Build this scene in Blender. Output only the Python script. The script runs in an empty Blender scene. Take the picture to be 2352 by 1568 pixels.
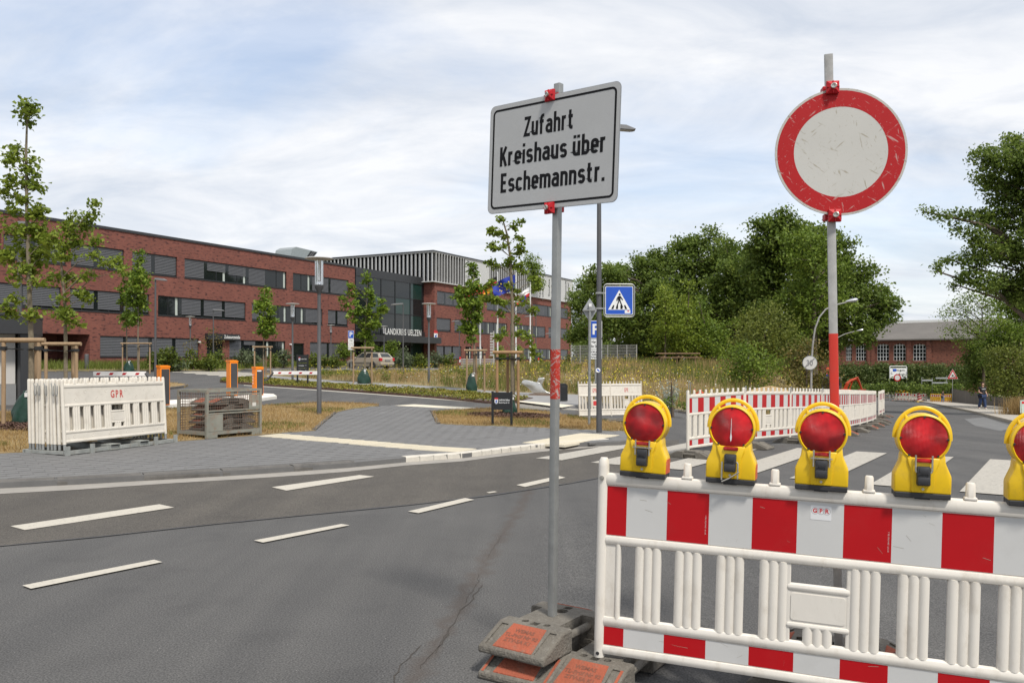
import bpy, bmesh, math, random
import numpy as np
from mathutils import Vector, Matrix, Euler

random.seed(7)
rng = np.random.default_rng(11)
scene = bpy.context.scene
col = scene.collection

# ------------------------------------------------------------------ camera
F, CX, HY, EYE = 1907.0, 1176.0, 830.0, 1.60      # focal length / centre / horizon in a 2352 px wide frame, eye height (m)
cam_data = bpy.data.cameras.new("camera")
cam_data.sensor_width = 22.2
cam_data.lens = 22.2 * F / 2352.0
cam_data.shift_y = (HY - 784.0) / 2352.0
cam_data.clip_start, cam_data.clip_end = 0.05, 4000
cam = bpy.data.objects.new("camera", cam_data)
cam.location = (0, 0, EYE)
cam.rotation_euler = (math.radians(90), 0, 0)
col.objects.link(cam)
scene.camera = cam

# ------------------------------------------------------------------ sky, sun, exposure
SUN_EL, SUN_AZ = math.radians(56), math.radians(152)   # azimuth clockwise from +Y
world = bpy.data.worlds.new("World")
scene.world = world
world.use_nodes = True
nt = world.node_tree
nt.nodes.clear()
def N(t, **kw):
    n = nt.nodes.new(t)
    for k, v in kw.items():
        setattr(n, k, v)
    return n
L = nt.links.new
out = N("ShaderNodeOutputWorld")
bg = N("ShaderNodeBackground")
sky = N("ShaderNodeTexSky", sky_type='NISHITA', sun_disc=False, sun_elevation=SUN_EL, sun_rotation=SUN_AZ)
sky.air_density, sky.dust_density, sky.ozone_density = 1.0, 1.2, 1.0
bg.inputs[1].default_value = 0.115
tc = N("ShaderNodeTexCoord")
sep = N("ShaderNodeSeparateXYZ"); L(tc.outputs["Generated"], sep.inputs[0])
def M_(op, a, b=None, c=None):
    m = N("ShaderNodeMath", operation=op)
    for i, v in enumerate((a, b, c)):
        if v is None: continue
        if isinstance(v, (int, float)): m.inputs[i].default_value = v
        else: L(v, m.inputs[i])
    return m.outputs[0]
zc = M_('ADD', M_('MAXIMUM', sep.outputs[2], 0.0), 0.26)
px_ = M_('DIVIDE', sep.outputs[0], zc); py_ = M_('DIVIDE', sep.outputs[1], zc)
cmb = N("ShaderNodeCombineXYZ"); L(px_, cmb.inputs[0]); L(py_, cmb.inputs[1])
mp = N("ShaderNodeMapping"); L(cmb.outputs[0], mp.inputs[0])
SKY_OFF = (17.15, 9.3, 0.0)
mp.inputs["Location"].default_value = SKY_OFF
mp.inputs["Rotation"].default_value = (0, 0, math.radians(12))
mp.inputs["Scale"].default_value = (0.75, 1.25, 1.0)
n1 = N("ShaderNodeTexNoise"); n1.inputs["Scale"].default_value = 0.85; n1.inputs["Detail"].default_value = 9; n1.inputs["Roughness"].default_value = 0.58; n1.inputs["Distortion"].default_value = 0.35
L(mp.outputs[0], n1.inputs[0])
n2 = N("ShaderNodeTexNoise"); n2.inputs["Scale"].default_value = 2.6; n2.inputs["Detail"].default_value = 8; n2.inputs["Roughness"].default_value = 0.6; n2.inputs["Distortion"].default_value = 0.6
L(mp.outputs[0], n2.inputs[0])
r1 = N("ShaderNodeValToRGB"); L(n1.outputs["Fac"], r1.inputs[0])
r1.color_ramp.elements[0].position = 0.33; r1.color_ramp.elements[0].color = (0, 0, 0, 1)
r1.color_ramp.elements[1].position = 0.50; r1.color_ramp.elements[1].color = (1, 1, 1, 1)
r2 = N("ShaderNodeValToRGB"); L(n2.outputs["Fac"], r2.inputs[0])
r2.color_ramp.elements[0].position = 0.32; r2.color_ramp.elements[0].color = (0.64, 0.69, 0.775, 1)
r2.color_ramp.elements[1].position = 0.62; r2.color_ramp.elements[1].color = (0.93, 0.935, 0.95, 1)
cm = N("ShaderNodeMixRGB", blend_type='MULTIPLY'); cm.inputs[0].default_value = 1.0
CLOUD = 5.4
L(r2.outputs[0], cm.inputs[1]); cm.inputs[2].default_value = (CLOUD, CLOUD, CLOUD, 1)
mixs = N("ShaderNodeMixRGB")
fac = M_('MAXIMUM', M_('MULTIPLY_ADD', r1.outputs[0], 0.50, 0.45), M_('SUBTRACT', 1.0, M_('MULTIPLY', sep.outputs[2], 3.4)))
fac = M_('MINIMUM', fac, 0.95)
L(fac, mixs.inputs[0]); L(sky.outputs[0], mixs.inputs[1]); L(cm.outputs[0], mixs.inputs[2])
L(mixs.outputs[0], bg.inputs[0]); L(bg.outputs[0], out.inputs[0])

sun_d = bpy.data.lights.new("sun", 'SUN')
sun_d.energy = 2.3
sun_d.angle = math.radians(8)
sun_d.color = (1.0, 0.955, 0.88)
sun = bpy.data.objects.new("sun", sun_d)
sd = Vector((math.sin(SUN_AZ) * math.cos(SUN_EL), math.cos(SUN_AZ) * math.cos(SUN_EL), math.sin(SUN_EL)))
sun.rotation_euler = sd.to_track_quat('Z', 'Y').to_euler()
sun.location = (0, 0, 30)
col.objects.link(sun)

scene.view_settings.view_transform = 'Standard'
scene.view_settings.look = 'None'
scene.view_settings.exposure = 0.80
scene.view_settings.gamma = 1.0
scene.view_settings.use_curve_mapping = False
scene.render.engine = 'CYCLES'

# ------------------------------------------------------------------ terrain and photo measurements
D1 = (0.4677, 0.8839)       # direction of the road and of the office facade
D2 = (-0.8839, 0.4677)      # across the road, towards the office
def sst(a, b, x):
    t = np.clip((x - a) / (b - a), 0, 1)
    return t * t * (3 - 2 * t)
def G(X, Y):
    """height of the terrain"""
    r = D1[0] * X + D1[1] * Y
    w = D2[0] * X + D2[1] * Y
    z = 0.0225 * np.clip(w - 8, 0, 52)
    we = 4 + np.clip(r - 60, 0, None) * 0.12
    k = 1 - sst(we, we + 8, w)
    z = z - 0.035 * np.clip(r - 16, 0, 120) * k
    z = z + 0.9 * sst(30, 55, r) * sst(5, 14, w) * (1 - sst(20, 34, w)) * (1 - sst(110, 150, r))
    z = z - 0.02 * np.clip(X - 0.5, 0, 3) * (1 - sst(6, 10, Y))
    return z
def _ss(a, b, x):
    t = min(max((x - a) / (b - a), 0.0), 1.0)
    return t * t * (3 - 2 * t)
def Gf(X, Y):
    r = D1[0] * X + D1[1] * Y
    w = D2[0] * X + D2[1] * Y
    z = 0.0225 * min(max(w - 8, 0), 52)
    we = 4 + max(0.0, r - 60) * 0.12
    z -= 0.035 * min(max(r - 16, 0), 120) * (1 - _ss(we, we + 8, w))
    z += 0.9 * _ss(30, 55, r) * _ss(5, 14, w) * (1 - _ss(20, 34, w)) * (1 - _ss(110, 150, r))
    z -= 0.02 * min(max(X - 0.5, 0), 3) * (1 - _ss(6, 10, Y))
    return z
def P(x, y, Y):
    """point at depth Y seen at photo position x, y"""
    return Vector(((x - CX) / F * Y, Y, EYE + (HY - y) / F * Y))
def gp(x, y, off=0.0):
    """ground point seen at photo position x, y"""
    lo, prev = 2.0, 2.0
    Y = 2.0
    while Y < 400:
        p = P(x, y, Y)
        if p.z < Gf(p.x, p.y) + off:
            a, b = prev, Y
            for _ in range(30):
                m = (a + b) / 2
                q = P(x, y, m)
                if q.z < Gf(q.x, q.y) + off: b = m
                else: a = m
            q = P(x, y, (a + b) / 2)
            return (q.x, q.y)
        prev = Y
        Y *= 1.01
    q = P(x, y, 400)
    return (q.x, q.y)
def gpl(pts, off=0.0): return [gp(x, y, off) for x, y in pts]
def at(x, Y, off=0.0):
    """ground position below photo column x at depth Y"""
    X = (x - CX) / F * Y
    return Vector((X, Y, Gf(X, Y) + off))
def zat(y, Y): return EYE + (HY - y) / F * Y

# ------------------------------------------------------------------ materials
MATS = {}
def mat(name, color, rough=0.6, metal=0.0, var=0.12, vscale=6.0, bump=0.0, bscale=40.0, color2=None, spec=0.5, trans=0.0, coat=0.0, dirt=None, dscale=3.0, damt=0.5, coord='pos', mscale=(1, 1, 1)):
    """principled material with noise in colour, relief and an optional second dirt / wear colour"""
    if name in MATS: return MATS[name]
    m = bpy.data.materials.new(name); m.use_nodes = True
    nt = m.node_tree; nd = nt.nodes; ln = nt.links.new
    b = nd["Principled BSDF"]
    b.inputs["Roughness"].default_value = rough
    b.inputs["Metallic"].default_value = metal
    b.inputs["Specular IOR Level"].default_value = spec
    b.inputs["Coat Weight"].default_value = coat
    if coord == 'pos':
        src = nd.new("ShaderNodeNewGeometry").outputs["Position"]
    else:
        src = nd.new("ShaderNodeTexCoord").outputs["Object"]
    mp = nd.new("ShaderNodeMapping"); mp.inputs["Scale"].default_value = mscale
    ln(src, mp.inputs[0]); src = mp.outputs[0]
    no = nd.new("ShaderNodeTexNoise"); no.inputs["Scale"].default_value = vscale; no.inputs["Detail"].default_value = 7; no.inputs["Roughness"].default_value = 0.62
    ln(src, no.inputs[0])
    cr = nd.new("ShaderNodeValToRGB")
    c = np.array(color[:3])
    c2 = np.array(color2[:3]) if color2 is not None else None
    lo = c * (1 - var) if c2 is None else c2
    hi = c * (1 + var) if c2 is None else c
    cr.color_ramp.elements[0].position = 0.3; cr.color_ramp.elements[0].color = (*np.clip(lo, 0, 1), 1)
    cr.color_ramp.elements[1].position = 0.7; cr.color_ramp.elements[1].color = (*np.clip(hi, 0, 1), 1)
    ln(no.outputs["Fac"], cr.inputs[0])
    colr = cr.outputs[0]
    if dirt is not None:
        n3 = nd.new("ShaderNodeTexNoise"); n3.inputs["Scale"].default_value = dscale; n3.inputs["Detail"].default_value = 10; n3.inputs["Roughness"].default_value = 0.72
        ln(src, n3.inputs[0])
        c3 = nd.new("ShaderNodeValToRGB")
        c3.color_ramp.elements[0].position = 0.52; c3.color_ramp.elements[0].color = (0, 0, 0, 1)
        c3.color_ramp.elements[1].position = 0.72; c3.color_ramp.elements[1].color = (damt, damt, damt, 1)
        ln(n3.outputs["Fac"], c3.inputs[0])
        mx = nd.new("ShaderNodeMixRGB"); ln(c3.outputs[0], mx.inputs[0]); ln(colr, mx.inputs[1]); mx.inputs[2].default_value = (*dirt[:3], 1)
        colr = mx.outputs[0]
    ln(colr, b.inputs["Base Color"])
    if bump > 0:
        nb = nd.new("ShaderNodeTexNoise"); nb.inputs["Scale"].default_value = bscale; nb.inputs["Detail"].default_value = 5
        ln(src, nb.inputs[0])
        bp = nd.new("ShaderNodeBump"); bp.inputs["Strength"].default_value = bump; bp.inputs["Distance"].default_value = 0.02
        ln(nb.outputs["Fac"], bp.inputs["Height"]); ln(bp.outputs[0], b.inputs["Normal"])
    if trans > 0:
        b.inputs["Transmission Weight"].default_value = trans
    MATS[name] = m
    return m
def nodes_of(m): return m.node_tree.nodes, m.node_tree.links.new

def leafmat(name, dark, light, mid=None, transl=0.35, rough=0.55):
    if name in MATS: return MATS[name]
    m = bpy.data.materials.new(name); m.use_nodes = True
    nd, ln = nodes_of(m)
    b = nd["Principled BSDF"]; b.inputs["Roughness"].default_value = rough; b.inputs["Specular IOR Level"].default_value = 0.3
    g = nd.new("ShaderNodeNewGeometry")
    cr = nd.new("ShaderNodeValToRGB")
    cr.color_ramp.elements[0].position = 0.0; cr.color_ramp.elements[0].color = (*dark, 1)
    cr.color_ramp.elements[1].position = 1.0; cr.color_ramp.elements[1].color = (*light, 1)
    if mid is not None:
        e = cr.color_ramp.elements.new(0.55); e.color = (*mid, 1)
    no = nd.new("ShaderNodeTexNoise"); no.inputs["Scale"].default_value = 0.9; no.inputs["Detail"].default_value = 3
    ln(g.outputs["Position"], no.inputs[0])
    ma = nd.new("ShaderNodeMath"); ma.operation = 'MULTIPLY_ADD'; ma.inputs[1].default_value = 0.6; ln(g.outputs["Random Per Island"], ma.inputs[0])
    mb = nd.new("ShaderNodeMath"); mb.operation = 'MULTIPLY_ADD'; mb.inputs[1].default_value = 1.0; mb.inputs[2].default_value = -0.3
    ln(no.outputs["Fac"], mb.inputs[0]); ln(mb.outputs[0], ma.inputs[2])
    ln(ma.outputs[0], cr.inputs[0])
    ln(cr.outputs[0], b.inputs["Base Color"])
    if transl > 0:
        tr = nd.new("ShaderNodeBsdfTranslucent"); ln(cr.outputs[0], tr.inputs[0])
        mx = nd.new("ShaderNodeMixShader"); mx.inputs[0].default_value = transl
        ln(b.outputs[0], mx.inputs[1]); ln(tr.outputs[0], mx.inputs[2])
        ln(mx.outputs[0], nd["Material Output"].inputs[0])
    MATS[name] = m
    return m

# ------------------------------------------------------------------ mesh helpers
class MB:
    """collects geometry for one mesh"""
    def __init__(s): s.v, s.f, s.m, s.cur = [], [], [], 0
    def add(s, vs, fs):
        o = len(s.v)
        s.v += [tuple(v) for v in vs]
        s.f += [tuple(i + o for i in f) for f in fs]
        s.m += [s.cur] * len(fs)
        return s
    def box(s, c, d, rot=None, bev=0.0):
        x, y, z = d[0] / 2, d[1] / 2, d[2] / 2
        if bev > 0:
            b = min(bev, x * .95, y * .95, z * .95)
            bm = bmesh.new(); bmesh.ops.create_cube(bm, size=1)
            for v in bm.verts: v.co = Vector((v.co.x * d[0], v.co.y * d[1], v.co.z * d[2]))
            bmesh.ops.bevel(bm, geom=bm.edges[:] , offset=b, segments=2, affect='EDGES', profile=0.5)
            bm.verts.index_update()
            vs = [v.co.copy() for v in bm.verts]; fs = [tuple(v.index for v in f.verts) for f in bm.faces]
            bm.free()
        else:
            vs = [Vector(p) for p in ((-x, -y, -z), (x, -y, -z), (x, y, -z), (-x, y, -z), (-x, -y, z), (x, -y, z), (x, y, z), (-x, y, z))]
            fs = [(0, 3, 2, 1), (4, 5, 6, 7), (0, 1, 5, 4), (1, 2, 6, 5), (2, 3, 7, 6), (3, 0, 4, 7)]
        R = rot if rot is not None else Matrix.Identity(3)
        c = Vector(c)
        return s.add([R @ v + c for v in vs], fs)
    def bx(s, x0, x1, y0, y1, z0, z1, bev=0.0):
        return s.box(((x0 + x1) / 2, (y0 + y1) / 2, (z0 + z1) / 2), (abs(x1 - x0), abs(y1 - y0), abs(z1 - z0)), None, bev)
    def tube(s, pts, rad, n=8, caps=True, sq=1.0):
        """tube along a polyline, rad a number or a list"""
        pts = [Vector(p) for p in pts]
        k = len(pts)
        rad = [rad] * k if isinstance(rad, (int, float)) else list(rad)
        t0 = (pts[1] - pts[0]).normalized()
        ref = Vector((0, 0, 1)) if abs(t0.z) < 0.9 else Vector((1, 0, 0))
        u = t0.cross(ref).normalized()
        rings = []
        for i in range(k):
            if i == 0: t = pts[1] - pts[0]
            elif i == k - 1: t = pts[-1] - pts[-2]
            else: t = (pts[i + 1] - pts[i]).normalized() + (pts[i] - pts[i - 1]).normalized()
            t = t.normalized()
            u = (u - t * u.dot(t)).normalized()
            w = t.cross(u)
            rings.append([pts[i] + (u * math.cos(a) + w * math.sin(a) * sq) * rad[i] for a in (2 * math.pi * j / n for j in range(n))])
        vs = [p for r in rings for p in r]
        fs = []
        for i in range(k - 1):
            for j in range(n):
                a, b = i * n + j, i * n + (j + 1) % n
                fs.append((a, b, b + n, a + n))
        if caps:
            fs.append(tuple(range(n - 1, -1, -1))); fs.append(tuple((k - 1) * n + j for j in range(n)))
        return s.add(vs, fs)
    def lathe(s, prof, n=24, M=None):
        """profile of (radius, z) turned about z"""
        vs, fs = [], []
        for r, z in prof:
            for j in range(n):
                a = 2 * math.pi * j / n
                vs.append(Vector((r * math.cos(a), r * math.sin(a), z)))
        for i in range(len(prof) - 1):
            for j in range(n):
                a, b = i * n + j, i * n + (j + 1) % n
                fs.append((a, b, b + n, a + n))
        fs.append(tuple(range(n - 1, -1, -1))); fs.append(tuple((len(prof) - 1) * n + j for j in range(n)))
        if M is not None: vs = [M @ v for v in vs]
        return s.add(vs, fs)
    def prism(s, poly, a, b, axis='y', M=None):
        """2D polygon (counter-clockwise) extruded from a to b along an axis; poly in the two other axes"""
        def mk(p, t):
            if axis == 'y': return Vector((p[0], t, p[1]))
            if axis == 'x': return Vector((t, p[0], p[1]))
            return Vector((p[0], p[1], t))
        n = len(poly)
        vs = [mk(p, a) for p in poly] + [mk(p, b) for p in poly]
        if M is not None: vs = [M @ v for v in vs]
        fs = [tuple(range(n)), tuple(range(2 * n - 1, n - 1, -1))]
        for i in range(n):
            j = (i + 1) % n
            fs.append((i, i + n, j + n, j))
        return s.add(vs, fs)
    def quad(s, a, b, c, d): return s.add([a, b, c, d], [(0, 1, 2, 3)])
    def mesh(s, name, mats=(), smooth=False, fix=True):
        me = bpy.data.meshes.new(name)
        me.from_pydata(s.v, [], s.f)
        for m in mats: me.materials.append(m)
        if len(mats) > 1: me.polygons.foreach_set("material_index", s.m)
        if fix:
            bm = bmesh.new(); bm.from_mesh(me); bmesh.ops.recalc_face_normals(bm, faces=bm.faces[:]); bm.to_mesh(me); bm.free()
        if smooth:
            me.polygons.foreach_set("use_smooth", [True] * len(me.polygons))
            try: me.set_sharp_from_angle(angle=math.radians(38))
            except Exception: pass
        me.update()
        return me
def mlist(m): return m if isinstance(m, (list, tuple)) else [m]
def link(o, parent=None):
    col.objects.link(o)
    if parent is not None: o.parent = parent
    return o
def part(name, mb, m, parent, smooth=False, label=None, kind=None):
    me = mb if isinstance(mb, bpy.types.Mesh) else mb.mesh(name, mlist(m), smooth)
    o = link(bpy.data.objects.new(name, me), parent)
    if label: o["label"] = label
    if kind: o["kind"] = kind
    return o
def thing(name, label, cat, loc=(0, 0, 0), rz=0.0, group=None):
    o = link(bpy.data.objects.new(name, None))
    o.empty_display_size = 0.2
    o.location = loc; o.rotation_euler = (0, 0, rz)
    o["label"] = label; o["category"] = cat
    if group: o["group"] = group
    return o
def solo(name, mb, m, label, cat, loc=(0, 0, 0), rz=0.0, group=None, smooth=False):
    o = part(name, mb, m, None, smooth)
    o.location = loc; o.rotation_euler = (0, 0, rz)
    o["label"] = label; o["category"] = cat
    if group: o["group"] = group
    return o
def struct(name, mb, m, parent=None, smooth=False):
    o = part(name, mb, m, parent, smooth)
    if parent is None: o["kind"] = "structure"
    return o
def kids(o): return list(o.children)
def copy_tree(src, loc=None, rz=None, label=None, parent=None, drop=()):
    c = src.copy(); col.objects.link(c); c.parent = parent
    if parent is None:
        if loc is not None: c.location = loc
        if rz is not None: c.rotation_euler = (0, 0, rz) if isinstance(rz, (int, float)) else rz
        if label: c["label"] = label
    for ch in kids(src):
        if ch.name.split('.')[0] in drop: continue
        copy_tree(ch, parent=c)
    return c
def npmesh(name, V, Fq, m, smooth=False, nv=4):
    """mesh from numpy arrays, every face with nv corners"""
    me = bpy.data.meshes.new(name)
    V = np.asarray(V, np.float32); Fq = np.asarray(Fq, np.int32)
    me.vertices.add(len(V)); me.vertices.foreach_set("co", V.ravel())
    me.loops.add(Fq.size); me.loops.foreach_set("vertex_index", Fq.ravel())
    me.polygons.add(len(Fq)); me.polygons.foreach_set("loop_start", np.arange(0, Fq.size, nv, dtype=np.int32))
    try: me.polygons.foreach_set("loop_total", np.full(len(Fq), nv, np.int32))
    except Exception: pass
    for x in mlist(m): me.materials.append(x)
    me.update(calc_edges=True)
    return me

def text_mb(body, size, width=1.0, bold=0.0, align='CENTER', depth=0.0, spacing=1.0):
    """lettering as flat geometry in x / z, facing -y"""
    cu = bpy.data.curves.new("lettering", 'FONT')
    cu.body = body; cu.size = size; cu.align_x = align; cu.align_y = 'CENTER'; cu.offset = bold; cu.resolution_u = 3; cu.space_character = spacing
    ob = bpy.data.objects.new("lettering", cu); col.objects.link(ob)
    dg = bpy.context.evaluated_depsgraph_get(); dg.update()
    me = ob.evaluated_get(dg).to_mesh()
    mb = MB()
    mb.add([Vector((v.co.x * width, 0, v.co.y)) for v in me.vertices], [tuple(p.vertices) for p in me.polygons])
    ob.evaluated_get(dg).to_mesh_clear()
    bpy.data.objects.remove(ob); bpy.data.curves.remove(cu)
    return mb
def lettering(body, size, m, parent, loc=(0, 0, 0), rot=(0, 0, 0), width=1.0, bold=0.0, name="lettering", align='CENTER', spacing=1.0):
    o = part(name, text_mb(body, size, width, bold, align, spacing=spacing).mesh(name, [m], fix=False), m, parent)
    o.location = loc; o.rotation_euler = rot
    return o
def disc_poly(r, n=32, cx=0, cz=0): return [(cx + r * math.cos(2 * math.pi * i / n), cz + r * math.sin(2 * math.pi * i / n)) for i in range(n)]
def rrect(w, h, r, n=6, cx=0, cz=0):
    pts = []
    for sx, sz, a0 in ((1, 1, 0), (-1, 1, 90), (-1, -1, 180), (1, -1, 270)):
        for i in range(n + 1):
            a = math.radians(a0 + 90 * i / n)
            pts.append((cx + sx * (w / 2 - r) + r * math.cos(a), cz + sz * (h / 2 - r) + r * math.sin(a)))
    return pts
def ring_mb(mb, outer, inner, y):
    """flat frame between two loops of the same length, facing -y"""
    n = len(outer)
    vs = [Vector((p[0], y, p[1])) for p in outer] + [Vector((p[0], y, p[1])) for p in inner]
    return mb.add(vs, [(i, (i + 1) % n, n + (i + 1) % n, n + i) for i in range(n)])
def face_mb(mb, poly, y): return mb.add([Vector((p[0], y, p[1])) for p in poly], [tuple(range(len(poly)))])
def rotz_of(dx, dy): return math.atan2(dy, dx)
# ================================================================== ground, road, pavements
def clip_cell(poly, x0, x1, y0, y1):
    def cl(pts, ins, isec):
        o = []
        for i in range(len(pts)):
            a, b = pts[i - 1], pts[i]
            ia, ib = ins(a), ins(b)
            if ib:
                if not ia: o.append(isec(a, b))
                o.append(b)
            elif ia: o.append(isec(a, b))
        return o
    def ix(v): return lambda a, b: (v, a[1] + (b[1] - a[1]) * (v - a[0]) / (b[0] - a[0]))
    def iy(v): return lambda a, b: (a[0] + (b[0] - a[0]) * (v - a[1]) / (b[1] - a[1]), v)
    for ins, isec in ((lambda p: p[0] >= x0, ix(x0)), (lambda p: p[0] <= x1, ix(x1)), (lambda p: p[1] >= y0, iy(y0)), (lambda p: p[1] <= y1, iy(y1))):
        poly = cl(poly, ins, isec)
        if len(poly) < 3: return []
    return poly
def inpoly(x, y, poly):
    c = False
    j = len(poly) - 1
    for i in range(len(poly)):
        xi, yi = poly[i]; xj, yj = poly[j]
        if (yi > y) != (yj > y) and x < (xj - xi) * (y - yi) / (yj - yi) + xi: c = not c
        j = i
    return c
def parea(p): return sum(p[i - 1][0] * p[i][1] - p[i][0] * p[i - 1][1] for i in range(len(p))) / 2
def patch(poly, off, cell=1.0, skirt=0.0):
    """sheet draped on the terrain, cut to an outline"""
    if parea(poly) < 0: poly = poly[::-1]
    mb = MB(); idx = {}
    def vid(x, y):
        k = (round(x, 4), round(y, 4))
        if k not in idx:
            idx[k] = len(mb.v); mb.v.append((x, y, Gf(x, y) + off))
        return idx[k]
    xs = [p[0] for p in poly]; ys = [p[1] for p in poly]
    for i in range(math.floor(min(xs) / cell), math.ceil(max(xs) / cell)):
        for j in range(math.floor(min(ys) / cell), math.ceil(max(ys) / cell)):
            q = clip_cell(poly, i * cell, (i + 1) * cell, j * cell, (j + 1) * cell)
            if len(q) < 3 or abs(parea(q)) < 1e-5: continue
            ids = []
            for p in q:
                v = vid(*p)
                if not ids or ids[-1] != v: ids.append(v)
            if ids[0] == ids[-1]: ids.pop()
            if len(set(ids)) == len(ids) >= 3: mb.f.append(tuple(ids)); mb.m.append(0)
    if skirt:
        n = len(poly)
        for i in range(n):
            a, b = poly[i - 1], poly[i]
            k = max(1, int(math.hypot(b[0] - a[0], b[1] - a[1]) / cell))
            for t in range(k):
                p = (a[0] + (b[0] - a[0]) * t / k, a[1] + (b[1] - a[1]) * t / k); q = (a[0] + (b[0] - a[0]) * (t + 1) / k, a[1] + (b[1] - a[1]) * (t + 1) / k)
                mb.add([(p[0], p[1], Gf(*p) + off - skirt), (q[0], q[1], Gf(*q) + off - skirt), (q[0], q[1], Gf(*q) + off), (p[0], p[1], Gf(*p) + off)], [(0, 1, 2, 3)])
    return mb
def pmesh(name, poly, off, m, parent=None, cell=1.0, skirt=0.0):
    me = patch(poly, off, cell, skirt).mesh(name, [m], fix=False)
    o = link(bpy.data.objects.new(name, me), parent)
    if parent is None: o["kind"] = "structure"
    return o
def resample(pts, step):
    out, acc = [Vector(pts[0])], 0.0
    for a, b in zip(pts[:-1], pts[1:]):
        a, b = Vector(a), Vector(b); d = (b - a).length; t = step - acc
        while t <= d:
            out.append(a + (b - a) * t / d); t += step
        acc = d - (t - step)
    return out

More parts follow.
